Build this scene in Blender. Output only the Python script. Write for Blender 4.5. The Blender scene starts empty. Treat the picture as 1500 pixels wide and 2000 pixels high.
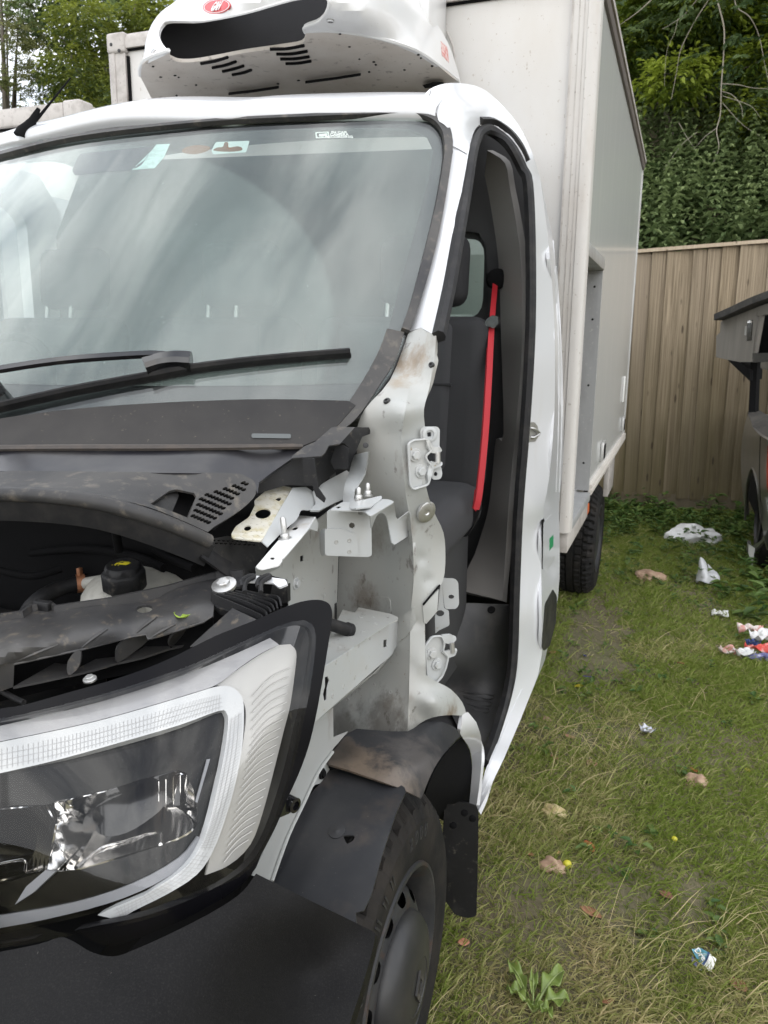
import bpy, bmesh, math, random
import numpy as np
from mathutils import Vector, Matrix, noise
from mathutils.geometry import delaunay_2d_cdt

sc = bpy.context.scene
col = sc.collection
R = math.radians
random.seed(7); rng = np.random.default_rng(7)

# ---------------------------------------------------------------- camera
CAM_H, FPX, PITCH, YAW, ROLL = 1.52, 1540.0, R(12.15), R(20.25), R(0.5)
_f = Vector((-math.sin(YAW)*math.cos(PITCH), math.cos(YAW)*math.cos(PITCH), -math.sin(PITCH)))
_r0 = Vector((math.cos(YAW), math.sin(YAW), 0)); _u0 = _r0.cross(_f)
_r = _r0*math.cos(ROLL)+_u0*math.sin(ROLL); _u = -_r0*math.sin(ROLL)+_u0*math.cos(ROLL)
EYE = Vector((0, 0, CAM_H))
cd = bpy.data.cameras.new('camera'); cam = bpy.data.objects.new('camera', cd); col.objects.link(cam)
cam.matrix_world = Matrix(((_r.x, _u.x, -_f.x, 0), (_r.y, _u.y, -_f.y, 0), (_r.z, _u.z, -_f.z, CAM_H), (0, 0, 0, 1)))
cd.sensor_fit = 'VERTICAL'; cd.sensor_height = 36.0; cd.sensor_width = 27.0
cd.lens = 36.0*FPX/2000.0
cd.clip_start = 0.02; cd.clip_end = 500
cd.dof.use_dof = True; cd.dof.focus_distance = 1.25; cd.dof.aperture_fstop = 14.0
sc.camera = cam

# ---------------------------------------------------------------- sky, sun, exposure
SUN_EL, SUN_AZ = R(38), R(140)     # direction towards the sun: high, behind the camera's right shoulder
wd = bpy.data.worlds.new('World'); sc.world = wd; wd.use_nodes = True
nt = wd.node_tree; nt.nodes.clear()
def wn(t, **k):
    n = nt.nodes.new(t)
    for a, b in k.items(): setattr(n, a, b)
    return n
sky = wn('ShaderNodeTexSky', sky_type='NISHITA', sun_disc=False, sun_elevation=SUN_EL, sun_rotation=SUN_AZ)
sky.air_density = 1.0; sky.dust_density = 2.0
tc = wn('ShaderNodeTexCoord'); mp = wn('ShaderNodeMapping'); mp.inputs['Scale'].default_value = (1.5, 1.5, 2.2)
mp.inputs['Rotation'].default_value = (0.3, 0.5, 0.9)
nz = wn('ShaderNodeTexNoise'); nz.inputs['Scale'].default_value = 1.7; nz.inputs['Detail'].default_value = 7; nz.inputs['Roughness'].default_value = 0.52
nz.inputs['Distortion'].default_value = 0.5
rp = wn('ShaderNodeValToRGB'); rp.color_ramp.elements[0].position = 0.32; rp.color_ramp.elements[0].color = (0.1, 0.1, 0.1, 1)
rp.color_ramp.elements[1].position = 0.5; rp.color_ramp.elements[1].color = (1, 1, 1, 1)
cl = wn('ShaderNodeTexNoise'); cl.inputs['Scale'].default_value = 1.9; cl.inputs['Detail'].default_value = 5
cr = wn('ShaderNodeValToRGB'); cr.color_ramp.elements[0].position = 0.3; cr.color_ramp.elements[0].color = (3.6, 4.1, 5.0, 1)
cr.color_ramp.elements[1].position = 0.66; cr.color_ramp.elements[1].color = (14.5, 14.6, 14.8, 1)
mx = wn('ShaderNodeMix', data_type='RGBA'); bg = wn('ShaderNodeBackground'); bg.inputs['Strength'].default_value = 0.14
wo = wn('ShaderNodeOutputWorld')
L = nt.links.new
L(tc.outputs['Generated'], mp.inputs['Vector']); L(mp.outputs['Vector'], nz.inputs['Vector']); L(mp.outputs['Vector'], cl.inputs['Vector'])
L(nz.outputs['Fac'], rp.inputs['Fac']); L(cl.outputs['Fac'], cr.inputs['Fac'])
L(rp.outputs['Color'], mx.inputs[0]); L(sky.outputs['Color'], mx.inputs[6]); L(cr.outputs['Color'], mx.inputs[7])
L(mx.outputs[2], bg.inputs['Color']); L(bg.outputs['Background'], wo.inputs['Surface'])
sd = bpy.data.lights.new('sun', 'SUN'); sd.energy = 1.0; sd.angle = R(165); sd.color = (1.0, 0.96, 0.9)
sun = bpy.data.objects.new('sun', sd); col.objects.link(sun)
_sd = Vector((math.sin(SUN_AZ)*math.cos(SUN_EL), math.cos(SUN_AZ)*math.cos(SUN_EL), math.sin(SUN_EL)))
sun.rotation_euler = _sd.to_track_quat('Z', 'Y').to_euler()
vs = sc.view_settings; vs.view_transform = 'Standard'; vs.look = 'None'; vs.exposure = 0.52; vs.gamma = 1.0; vs.use_curve_mapping = False
sc.cycles.use_adaptive_sampling = True; sc.cycles.adaptive_threshold = 0.025; sc.cycles.max_bounces = 4; sc.cycles.diffuse_bounces = 2; sc.cycles.glossy_bounces = 3; sc.cycles.transmission_bounces = 4; sc.cycles.transparent_max_bounces = 12; sc.cycles.caustics_reflective = False; sc.cycles.caustics_refractive = False

# ---------------------------------------------------------------- measuring: a photo pixel and one known coordinate give a point in the yard
def ray(px, py): return _f + _r*((px-750)/FPX) - _u*((py-1000)/FPX)
def P(px, py, ax, v):
    d = ray(px, py)
    t = v/d.x if ax == 'x' else (v/d.y if ax == 'y' else (v-CAM_H)/d.z)
    return EYE + d*t
def Z(ox, oy, s): return lambda *pts: [(ox+x/s, oy+y/s) for x, y in pts]
ZA = Z(400, 780, 2.7273); ZB = Z(0, 1050, 2.1429); ZC = Z(200, 0, 2.0); ZD = Z(0, 200, 1.6667); ZE = Z(0, 680, 2.0833)
ZF = Z(780, 220, 2.04); ZG = Z(480, 1350, 3.0); ZH = Z(1050, 0, 3.3333); ZI = Z(1080, 400, 2.5); ZJ = Z(850, 1100, 2.2215)
ZK = Z(0, 0, 3.75); ZL = Z(820, 1000, 3.3333); ZM = Z(0, 1650, 2.0)
def plane(p0, n):
    p0 = Vector(p0); n = Vector(n)
    def f(px, py):
        d = ray(px, py); return EYE + d*((p0-EYE).dot(n)/d.dot(n))
    return f
def plane3(a, b, c):
    a, b, c = P(*a), P(*b), P(*c)
    return plane(a, (b-a).cross(c-a))
def XP(v): return plane((v, 0, 0), (1, 0, 0))
def YP(v): return plane((0, v, 0), (0, 1, 0))
def ZP(v): return plane((0, 0, v), (0, 0, 1))
def tps(anchors, off=0.0):
    """smooth surface through anchor points (px, py, axis, value); off pushes it back along the view of a point on it"""
    pts = np.array([(a[0]/1000.0, a[1]/1000.0) for a in anchors]); n = len(pts)
    t = []
    for a in anchors:
        p = a[2] if isinstance(a[2], Vector) else P(a[0], a[1], a[2], a[3])
        t.append((p-EYE).length/ray(a[0], a[1]).length)
    def U(r2): return 0.5*r2*np.log(np.maximum(r2, 1e-12))
    D = ((pts[:, None]-pts[None])**2).sum(-1)
    A = np.zeros((n+3, n+3)); A[:n, :n] = U(D)+np.eye(n)*1e-7; A[:n, n] = 1; A[:n, n+1:] = pts; A[n, :n] = 1; A[n+1:, :n] = pts.T
    w = np.linalg.solve(A, np.concatenate([np.array(t), np.zeros(3)]))
    def f(px, py):
        q = np.array((px/1000.0, py/1000.0)); r2 = ((pts-q)**2).sum(-1)
        tt = float(U(r2)@w[:n]+w[n]+w[n+1:]@q)
        return EYE + ray(px, py)*(tt+off)
    return f
def implicit(F, t0, t1, n=24):
    def f(px, py):
        d = ray(px, py); a = t0; fa = F(EYE+d*a)
        for i in range(n):
            b = t0+(t1-t0)*(i+1)/n; fb = F(EYE+d*b)
            if fa*fb <= 0:
                for _ in range(30):
                    m = (a+b)/2; fm = F(EYE+d*m)
                    if fa*fm <= 0: b = m
                    else: a, fa = m, fm
                return EYE+d*((a+b)/2)
            a, fa = b, fb
        return EYE+d*t1
    return f

# ---------------------------------------------------------------- curve helpers
def sm(pts, n=6, closed=False):
    """Catmull-Rom through points"""
    P_ = [Vector(p) for p in pts]; m = len(P_); out = []
    segs = m if closed else m-1
    for i in range(segs):
        if closed: p0, p1, p2, p3 = P_[(i-1) % m], P_[i], P_[(i+1) % m], P_[(i+2) % m]
        else:
            p1, p2 = P_[i], P_[i+1]
            p0 = P_[i-1] if i > 0 else p1*2-p2
            p3 = P_[i+2] if i+2 < m else p2*2-p1
        for k in range(n):
            t = k/n
            out.append(0.5*((2*p1)+(p2-p0)*t+(2*p0-5*p1+4*p2-p3)*t*t+(-p0+3*p1-3*p2+p3)*t*t*t))
    if not closed: out.append(P_[-1])
    return [tuple(p) for p in out]
def rnd(pts, r, n=4):
    """fillet the corners of a closed polygon"""
    m = len(pts); out = []
    for i in range(m):
        p = Vector(pts[i]); a = Vector(pts[i-1])-p; b = Vector(pts[(i+1) % m])-p
        la, lb = a.length, b.length
        d = min(r, la*0.45, lb*0.45)
        s, e = p+a*(d/la), p+b*(d/lb)
        for k in range(n+1):
            t = k/n; out.append(tuple(s*(1-t)**2+p*2*t*(1-t)+e*t*t))
    return out
def ell(cx, cy, rx, ry, n=14, rot=0.0):
    return [(cx+rx*math.cos(a)*math.cos(rot)-ry*math.sin(a)*math.sin(rot), cy+rx*math.cos(a)*math.sin(rot)+ry*math.sin(a)*math.cos(rot)) for a in [2*math.pi*k/n for k in range(n)]]

# ---------------------------------------------------------------- objects
def link(name, me, mat, parent=None, label=None, smooth=35):
    o = bpy.data.objects.new(name, me); col.objects.link(o)
    if mat is not None:
        me.materials.clear(); me.materials.append(mat)
    if smooth:
        me.shade_smooth()
        try: me.set_sharp_from_angle(angle=R(smooth))
        except Exception: pass
    if parent is not None:
        o.parent = parent; o.matrix_parent_inverse = world_of(parent).inverted()
    if label: o['label'] = label
    return o
def world_of(o):
    m = o.matrix_basis.copy()
    if o.parent is not None: m = world_of(o.parent) @ o.matrix_parent_inverse @ m
    return m
def thing(name, loc, label, cat, group=None):
    o = bpy.data.objects.new(name, None); o.location = loc; col.objects.link(o); o.empty_display_size = 0.1
    tag(o, label, cat, group); return o
def tag(o, label, cat, group=None, kind=None):
    if label: o['label'] = label
    if cat: o['category'] = cat
    if group: o['group'] = group
    if kind: o['kind'] = kind
    return o
def raw(name, verts, faces, mat, parent=None, label=None, smooth=35):
    me = bpy.data.meshes.new(name); me.from_pydata([tuple(v) for v in verts], [], faces); me.update()
    return link(name, me, mat, parent, label, smooth)
def bm_obj(name, bm, mat, parent=None, label=None, smooth=35):
    me = bpy.data.meshes.new(name); bmesh.ops.recalc_face_normals(bm, faces=bm.faces); bm.to_mesh(me); bm.free()
    return link(name, me, mat, parent, label, smooth)
def inside(x, y, poly):
    c = False; j = len(poly)-1
    for i in range(len(poly)):
        xi, yi = poly[i]; xj, yj = poly[j]
        if (yi > y) != (yj > y) and x < (xj-xi)*(y-yi)/(yj-yi)+xi: c = not c
        j = i
    return c
def resamp(poly, step):
    out = []; m = len(poly)
    for i in range(m):
        a = Vector(poly[i]); b = Vector(poly[(i+1) % m]); l = (b-a).length
        if l < 1e-6: continue
        k = max(1, int(math.ceil(l/step)))
        for q in range(k): out.append(tuple(a+(b-a)*(q/k)))
    return out
def tess(outline, holes, step):
    polys = [resamp(outline, step)]+[resamp(h, step) for h in holes]
    V = []; Eg = []
    for p in polys:
        b = len(V); V += p; Eg += [(b+i, b+(i+1) % len(p)) for i in range(len(p))]
    xs = [p[0] for p in polys[0]]; ys = [p[1] for p in polys[0]]
    y = min(ys)+step*0.5; row = 0
    bnd = np.array(V)
    while y < max(ys):
        x = min(xs)+step*(0.5 if row % 2 else 0.0)
        while x < max(xs):
            if inside(x, y, polys[0]) and not any(inside(x, y, h) for h in polys[1:]):
                if ((bnd-np.array((x, y)))**2).sum(1).min() > (0.45*step)**2: V.append((x, y))
            x += step
        y += step*0.87; row += 1
    r = delaunay_2d_cdt([Vector(v) for v in V], Eg, [], 0, 1e-5)
    v2 = [(v.x, v.y) for v in r[0]]; F_ = []
    for f in r[2]:
        cx = sum(v2[i][0] for i in f)/len(f); cy = sum(v2[i][1] for i in f)/len(f)
        if inside(cx, cy, polys[0]) and not any(inside(cx, cy, h) for h in polys[1:]): F_.append(list(f))
    return v2, F_
def panel(name, outline, surf, mat, parent=None, holes=(), thick=0.0015, step=22, label=None, smooth=35, disp=None):
    """sheet whose outline is measured in the photo and which lies on a surface of the real thing; thick = sheet depth in metres"""
    v2, F_ = tess(outline, holes, step)
    V = [surf(*p) for p in v2]
    if disp: V = [disp(p, v) for p, v in zip(v2, V)]
    bm = bmesh.new(); bv = [bm.verts.new(v) for v in V]
    for f in F_:
        try: bm.faces.new([bv[i] for i in f])
        except ValueError: pass
    for v in [v for v in bm.verts if not v.link_faces]: bm.verts.remove(v)
    bm.normal_update()
    for f in bm.faces:
        if f.normal.dot(f.calc_center_median()-EYE) > 0: f.normal_flip()
    bm.normal_update()
    if thick:
        vs_ = list(bm.verts); fs = list(bm.faces)
        nb = {v: bm.verts.new(v.co-v.normal*thick) for v in vs_}
        be = [e for e in bm.edges if len(e.link_faces) == 1]
        loops = []
        for e in be:
            l = e.link_loops[0]; loops.append((l.vert, l.link_loop_next.vert))
        for f in fs: bm.faces.new([nb[v] for v in reversed(f.verts)])
        for a, b in loops: bm.faces.new([b, a, nb[a], nb[b]])
    me = bpy.data.meshes.new(name); bm.to_mesh(me); bm.free()
    return link(name, me, mat, parent, label, smooth)
def nrm(surf, px, py, e=3.0):
    a = surf(px, py); n = (surf(px+e, py)-a).cross(surf(px, py+e)-a).normalized()
    return a, (n if n.dot(a-EYE) < 0 else -n)
def frame(n):
    n = Vector(n).normalized(); h = Vector((0, 0, 1)) if abs(n.z) < 0.9 else Vector((1, 0, 0))
    a = h.cross(n).normalized(); return a, n.cross(a), n
def lathe(name, c, axis, prof, mat, parent=None, n=32, label=None, smooth=35, flute=None, capped=True, phase=0.0):
    """prof: (radius, height along axis)"""
    a, b, k = frame(axis); c = Vector(c); V = []; F_ = []
    for i, (r, h) in enumerate(prof):
        for j in range(n):
            t = 2*math.pi*j/n+phase; rr = r
            if flute: rr = flute(i, j, r)
            V.append(c+a*(rr*math.cos(t))+b*(rr*math.sin(t))+k*h)
    for i in range(len(prof)-1):
        for j in range(n): F_.append((i*n+j, i*n+(j+1) % n, (i+1)*n+(j+1) % n, (i+1)*n+j))
    if capped:
        if prof[0][0] > 1e-5: F_.append(tuple(range(n-1, -1, -1)))
        if prof[-1][0] > 1e-5: F_.append(tuple(range((len(prof)-1)*n, len(prof)*n)))
    return raw(name, V, F_, mat, parent, label, smooth)
def tube(name, pts, rad, mat, parent=None, n=10, label=None, sub=5, closed_ends=True, flat=None):
    P_ = [Vector(p) for p in (sm(pts, sub) if sub > 1 and len(pts) > 2 else pts)]
    m = len(P_); rs = rad if isinstance(rad, (list, tuple)) else [rad, rad]
    V = []; F_ = []; up = None
    for i, p in enumerate(P_):
        d = (P_[min(i+1, m-1)]-P_[max(i-1, 0)]).normalized()
        if up is None: up = frame(d)[0]
        up = (up-d*up.dot(d)).normalized(); s = d.cross(up)
        u = i/(m-1)*(len(rs)-1); k = min(int(u), len(rs)-2); r = rs[k]+(rs[k+1]-rs[k])*(u-k)
        for j in range(n):
            t = 2*math.pi*j/n
            V.append(p+up*(r*math.cos(t))+s*(r*math.sin(t)*(flat or 1)))
    for i in range(m-1):
        for j in range(n): F_.append((i*n+j, i*n+(j+1) % n, (i+1)*n+(j+1) % n, (i+1)*n+j))
    if closed_ends: F_ += [tuple(range(n-1, -1, -1)), tuple(range((m-1)*n, m*n))]
    return raw(name, V, F_, mat, parent, label, 50)
def sweep(name, pts, prof, up, mat, parent=None, label=None, sub=4, closed_prof=True, smooth=35):
    """profile (side, up) in metres swept along points; up = reference direction"""
    P_ = [Vector(p) for p in (sm(pts, sub) if sub > 1 and len(pts) > 2 else pts)]; m = len(P_); k = len(prof)
    V = []; F_ = []; up = Vector(up)
    for i, p in enumerate(P_):
        d = (P_[min(i+1, m-1)]-P_[max(i-1, 0)]).normalized(); s = d.cross(up).normalized(); w = s.cross(d).normalized()
        for a, b in prof: V.append(p+s*a+w*b)
    kk = k if closed_prof else k-1
    for i in range(m-1):
        for j in range(kk): F_.append((i*k+j, i*k+(j+1) % k, (i+1)*k+(j+1) % k, (i+1)*k+j))
    if closed_prof: F_ += [tuple(range(k-1, -1, -1)), tuple(range((m-1)*k, m*k))]
    o = raw(name, V, F_, mat, parent, label, smooth)
    bm = bmesh.new(); bm.from_mesh(o.data); bmesh.ops.recalc_face_normals(bm, faces=bm.faces); bm.to_mesh(o.data); bm.free()
    return o
def grid(name, rows, mat, parent=None, label=None, sub=4, thick=0.0, smooth=35, subc=None):
    """loft through rows of 3D points"""
    rr = [sm(r, subc or sub) for r in rows]; c = len(rr[0])
    cols = [sm([r[j] for r in rr], sub) for j in range(c)]; n = len(cols[0])
    V = [cols[j][i] for i in range(n) for j in range(c)]
    F_ = [(i*c+j, i*c+j+1, (i+1)*c+j+1, (i+1)*c+j) for i in range(n-1) for j in range(c-1)]
    o = raw(name, V, F_, mat, parent, label, smooth)
    if thick:
        md = o.modifiers.new('sheet', 'SOLIDIFY'); md.thickness = abs(thick); md.offset = -1 if thick > 0 else 1
    return o
def boxm(bm, x0, x1, y0, y1, z0, z1, M=None):
    r = bmesh.ops.create_cube(bm, size=1.0)
    T = Matrix.Translation(((x0+x1)/2, (y0+y1)/2, (z0+z1)/2)) @ Matrix.Diagonal((x1-x0, y1-y0, z1-z0, 1))
    bmesh.ops.transform(bm, matrix=(M @ T) if M else T, verts=r['verts']); return r['verts']
def box(name, x0, x1, y0, y1, z0, z1, mat, parent=None, bev=0.0, label=None, M=None, seg=2):
    bm = bmesh.new(); boxm(bm, x0, x1, y0, y1, z0, z1, M)
    if bev: bmesh.ops.bevel(bm, geom=list(bm.edges), offset=bev, segments=seg, profile=0.5, affect='EDGES')
    return bm_obj(name, bm, mat, parent, label)
def prism(name, pts3, depth, mat, parent=None, bev=0.0, label=None, smooth=35):
    """solid from a flat loop of 3D points pushed along vector depth"""
    bm = bmesh.new(); vs_ = [bm.verts.new(p) for p in pts3]; f = bm.faces.new(vs_)
    r = bmesh.ops.extrude_face_region(bm, geom=[f]); bmesh.ops.translate(bm, vec=Vector(depth), verts=[g for g in r['geom'] if isinstance(g, bmesh.types.BMVert)])
    bmesh.ops.recalc_face_normals(bm, faces=bm.faces)
    if bev: bmesh.ops.bevel(bm, geom=list(bm.edges), offset=bev, segments=2, profile=0.5, affect='EDGES')
    return bm_obj(name, bm, mat, parent, label, smooth)
def bolt(c, n, r, mat, parent, name='bolt', washer=1.5, h=0.6):
    """hexagon bolt head on a washer"""
    a, b, k = frame(n); c = Vector(c); bm = bmesh.new()
    def ring(rad, hh, m): return [bm.verts.new(c+a*(rad*math.cos(2*math.pi*j/m))+b*(rad*math.sin(2*math.pi*j/m))+k*hh) for j in range(m)]
    def stack(rs, m):
        R_ = [ring(x, y, m) for x, y in rs]
        for i in range(len(R_)-1):
            for j in range(m): bm.faces.new((R_[i][j], R_[i][(j+1) % m], R_[i+1][(j+1) % m], R_[i+1][j]))
        bm.faces.new(R_[-1]); bm.faces.new(list(reversed(R_[0])))
    stack([(r*washer, -r*.3), (r*washer, r*0.15), (r*washer*0.93, r*0.22)], 18)
    stack([(r, r*0.1), (r, r*(h+0.1)), (r*0.86, r*(h+0.22))], 6)
    return bm_obj(name, bm, mat, parent, None, 30)
def text_obj(name, s, M, size, mat, parent=None, extr=0.0004, bold=0.0, shear=0.0, align='CENTER'):
    cu = bpy.data.curves.new(name, 'FONT'); cu.body = s; cu.size = size; cu.extrude = extr; cu.offset = bold; cu.shear = shear
    cu.align_x = align; cu.align_y = 'CENTER'; cu.resolution_u = 4
    o = bpy.data.objects.new(name, cu); me = bpy.data.meshes.new_from_object(o); bpy.data.objects.remove(o); bpy.data.curves.remove(cu)
    me.transform(M); me.name = name
    return link(name, me, mat, parent, None, 0)
def basis(o, x, y):
    x = Vector(x).normalized(); z = x.cross(Vector(y)).normalized(); y = z.cross(x); o = Vector(o)
    return Matrix(((x.x, y.x, z.x, o.x), (x.y, y.y, z.y, o.y), (x.z, y.z, z.z, o.z), (0, 0, 0, 1)))
# ---------------------------------------------------------------- materials
def new_mat(name):
    m = bpy.data.materials.new(name); m.use_nodes = True; t = m.node_tree; t.nodes.clear()
    o = t.nodes.new('ShaderNodeOutputMaterial'); return m, t, o
def N(t, ty, **k):
    n = t.nodes.new(ty)
    for a, b in k.items():
        if a in n.inputs: n.inputs[a].default_value = b
        else: setattr(n, a, b)
    return n
def noise_node(t, vec, scale, detail=5, rough=0.55, dist=0.0):
    n = N(t, 'ShaderNodeTexNoise'); n.inputs['Scale'].default_value = scale; n.inputs['Detail'].default_value = detail
    n.inputs['Roughness'].default_value = rough; n.inputs['Distortion'].default_value = dist
    if vec is not None: t.links.new(vec, n.inputs['Vector'])
    return n.outputs['Fac']
def ramp(t, fac, stops):
    r = N(t, 'ShaderNodeValToRGB'); e = r.color_ramp.elements
    while len(e) < len(stops): e.new(0.5)
    for x, (p, c) in zip(e, stops):
        x.position = p; x.color = (c, c, c, 1) if isinstance(c, (int, float)) else (*c, 1)
    t.links.new(fac, r.inputs['Fac']); return r.outputs['Color']
def mixc(t, fac, a, b):
    m = N(t, 'ShaderNodeMix', data_type='RGBA')
    for i, v in ((0, fac), (6, a), (7, b)):
        if isinstance(v, (int, float)): m.inputs[i].default_value = v
        elif isinstance(v, tuple): m.inputs[i].default_value = (*v, 1)
        else: t.links.new(v, m.inputs[i])
    return m.outputs[2]
def math_(t, op, a, b=0.0, clamp=False):
    m = N(t, 'ShaderNodeMath', operation=op, use_clamp=clamp)
    for i, v in ((0, a), (1, b)):
        if isinstance(v, (int, float)): m.inputs[i].default_value = v
        else: t.links.new(v, m.inputs[i])
    return m.outputs[0]
def coords(t, scale=(1, 1, 1), kind='Object'):
    c = N(t, 'ShaderNodeTexCoord'); m = N(t, 'ShaderNodeMapping'); m.inputs['Scale'].default_value = scale
    t.links.new(c.outputs[kind], m.inputs['Vector']); return m.outputs['Vector']
def pbr(name, colr, rough=0.5, metal=0.0, layers=(), bump=None, coat=0.0, spec=0.5, rvar=None, ior=None, trans=0.0, emit=None, spots=()):
    """layers: (colour, noise scale, ramp lo, ramp hi, strength, axis stretch) laid over the base colour (dust, rust, stains)"""
    m, t, o = new_mat(name); b = N(t, 'ShaderNodeBsdfPrincipled'); t.links.new(b.outputs[0], o.inputs[0])
    c = None; base = colr
    for (lc, scl, lo, hi, stg, st) in layers:
        f = noise_node(t, coords(t, st), scl, 4, 0.62)
        f = math_(t, 'MULTIPLY', ramp(t, f, [(lo, 0.0), (hi, 1.0)]), stg)
        base = mixc(t, f, base, lc)
    for (ctr, rad, sc_, stg) in spots:       # a stain with a place of its own, ragged by noise
        tcn = N(t, 'ShaderNodeTexCoord'); vd = N(t, 'ShaderNodeVectorMath', operation='DISTANCE'); t.links.new(tcn.outputs['Object'], vd.inputs[0]); vd.inputs[1].default_value = tuple(ctr)
        f = math_(t, 'ADD', math_(t, 'DIVIDE', vd.outputs['Value'], rad), math_(t, 'MULTIPLY', math_(t, 'SUBTRACT', noise_node(t, coords(t, (1, 1, .6)), 28, 6, .7), .5), 2.6))
        base = mixc(t, math_(t, 'MULTIPLY', ramp(t, f, [(.3, 1.0), (1.0, 0.0)]), stg), base, sc_)
    if isinstance(base, tuple): b.inputs['Base Color'].default_value = (*base, 1)
    else: t.links.new(base, b.inputs['Base Color'])
    b.inputs['Roughness'].default_value = rough; b.inputs['Metallic'].default_value = metal
    b.inputs['Coat Weight'].default_value = coat; b.inputs['Coat Roughness'].default_value = 0.06
    b.inputs['Specular IOR Level'].default_value = spec
    if ior: b.inputs['IOR'].default_value = ior
    if trans: b.inputs['Transmission Weight'].default_value = trans
    if rvar:
        f = noise_node(t, coords(t), rvar[0], 5); t.links.new(ramp(t, f, [(0.3, rvar[1]), (0.7, rvar[2])]), b.inputs['Roughness'])
    if bump:
        f = noise_node(t, coords(t), bump[0], bump[2] if len(bump) > 2 else 3)
        bp = N(t, 'ShaderNodeBump'); bp.inputs['Strength'].default_value = bump[1]; bp.inputs['Distance'].default_value = 0.002
        t.links.new(f, bp.inputs['Height']); t.links.new(bp.outputs[0], b.inputs['Normal'])
    if emit: b.inputs['Emission Color'].default_value = (*emit[0], 1); b.inputs['Emission Strength'].default_value = emit[1]
    return m
I3 = (1, 1, 1)
M = {}
M['white'] = pbr('white_paint', (0.62, 0.63, 0.645), 0.28, coat=0.6, layers=[((0.55, 0.53, 0.5), 9, 0.55, 0.8, 0.35, (1, 1, .35)), ((0.3, 0.27, 0.22), 130, 0.70, 0.76, 0.5, I3)])
M['white_dirty'] = pbr('white_box_panel', (0.66, 0.65, 0.63), 0.4, layers=[((0.5, 0.44, 0.36), 3.0, 0.4, 0.75, 0.4, (1, 1, .5)), ((0.3, 0.23, 0.16), 75, 0.66, 0.71, 0.55, (1, 1, .7)), ((0.22, 0.17, 0.12), 170, 0.66, 0.71, 0.6, I3)])
M['apron'] = pbr('bare_wing_paint', (0.37, 0.38, 0.37), 0.42, coat=0.15, layers=[((0.40, 0.38, 0.34), 6, 0.45, 0.75, 0.5, (1, 1, .3)), ((0.17, 0.13, 0.095), 13, 0.62, 0.78, 0.55, (1, 1, .55)), ((0.2, 0.13, 0.08), 120, 0.69, 0.73, 0.8, I3)], bump=(60, 0.08))
M['apron_lt'] = pbr('bare_bracket_paint', (0.44, 0.455, 0.455), 0.38, coat=0.2, layers=[((0.44, 0.42, 0.38), 14, 0.5, 0.75, 0.45, I3), ((0.25, 0.18, 0.1), 90, 0.68, 0.72, 0.7, I3)], bump=(80, 0.08))
M['cream'] = pbr('dusty_cream_bracket', (0.54, 0.52, 0.45), 0.6, layers=[((0.42, 0.37, 0.22), 55, 0.45, 0.62, 0.8, I3), ((0.2, 0.17, 0.12), 160, 0.6, 0.66, 0.7, I3)], bump=(120, 0.15))
M['pillar_dirt'] = pbr('pillar_paint_with_mud', (0.70, 0.70, 0.69), 0.38, coat=0.3, layers=[((0.36, 0.28, 0.2), 9, 0.52, 0.66, 0.8, I3), ((0.12, 0.09, 0.06), 30, 0.62, 0.7, 0.6, I3)], bump=(50, 0.08))
M['black'] = pbr('black_plastic', (0.011, 0.011, 0.012), 0.5, spec=0.35, layers=[((0.09, 0.086, 0.08), 7, 0.5, 0.8, 0.5, I3), ((0.17, 0.15, 0.12), 60, 0.6, 0.75, 0.4, I3)], bump=(700, 0.12, 2), rvar=(15, 0.42, 0.62))
M['black_dusty'] = pbr('dusty_black_plastic', (0.03, 0.03, 0.032), 0.5, spec=.35, layers=[((0.10, 0.094, 0.085), 5, 0.35, 0.75, 0.75, I3), ((0.22, 0.19, 0.15), 45, 0.55, 0.75, 0.45, I3)], bump=(600, 0.1, 2))
M['bumper'] = pbr('bumper_plastic', (0.0065, 0.0065, 0.007), 0.55, spec=0.1, layers=[((0.02, 0.0195, 0.0185), 3, 0.4, 0.8, 0.5, I3), ((0.03, 0.029, 0.028), 500, 0.5, 0.7, 0.4, I3), ((0.2, 0.19, 0.17), 240, 0.72, 0.76, 0.5, I3)], bump=(900, 0.25, 2))
M['rim_black'] = pbr('lamp_rim_black', (0.004, 0.004, 0.005), 0.25, spec=0.12)
M['gloss_black'] = pbr('gloss_black', (0.008, 0.008, 0.009), 0.12, coat=0.5, layers=[((0.06, 0.055, 0.04), 25, 0.55, 0.8, 0.35, I3)])
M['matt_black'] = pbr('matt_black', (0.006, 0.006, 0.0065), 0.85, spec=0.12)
M['rubber'] = pbr('rubber', (0.012, 0.012, 0.013), 0.6, spec=.3, layers=[((0.06, 0.055, 0.05), 30, 0.45, 0.8, 0.45, I3)])
M['tyre'] = pbr('tyre_rubber', (0.013, 0.0127, 0.0124), 0.8, spec=0.2, layers=[((0.045, 0.038, 0.032), 9, 0.45, 0.8, 0.7, I3)], bump=(140, 0.3))
M['liner'] = pbr('arch_liner_plastic', (0.016, 0.017, 0.020), 0.4, spec=0.45, layers=[((0.06, 0.058, 0.056), 5, 0.45, 0.8, 0.6, I3), ((0.10, 0.075, 0.055), 9, 0.56, 0.76, 0.45, I3), ((0.2, 0.18, 0.15), 260, 0.70, 0.74, 0.7, I3)], bump=(200, 0.05))
M['steel'] = pbr('painted_steel_rim', (0.030, 0.031, 0.033), 0.5, metal=0.1, spec=.3, layers=[((0.075, 0.04, 0.025), 22, 0.56, 0.70, 0.7, I3), ((0.08, 0.075, 0.07), 8, 0.45, 0.75, 0.5, I3)], bump=(90, 0.2))
M['hubcap'] = pbr('hubcap_plastic', (0.016, 0.0165, 0.018), 0.45, layers=[((0.055, 0.052, 0.047), 9, 0.4, 0.75, 0.6, I3)])
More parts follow.
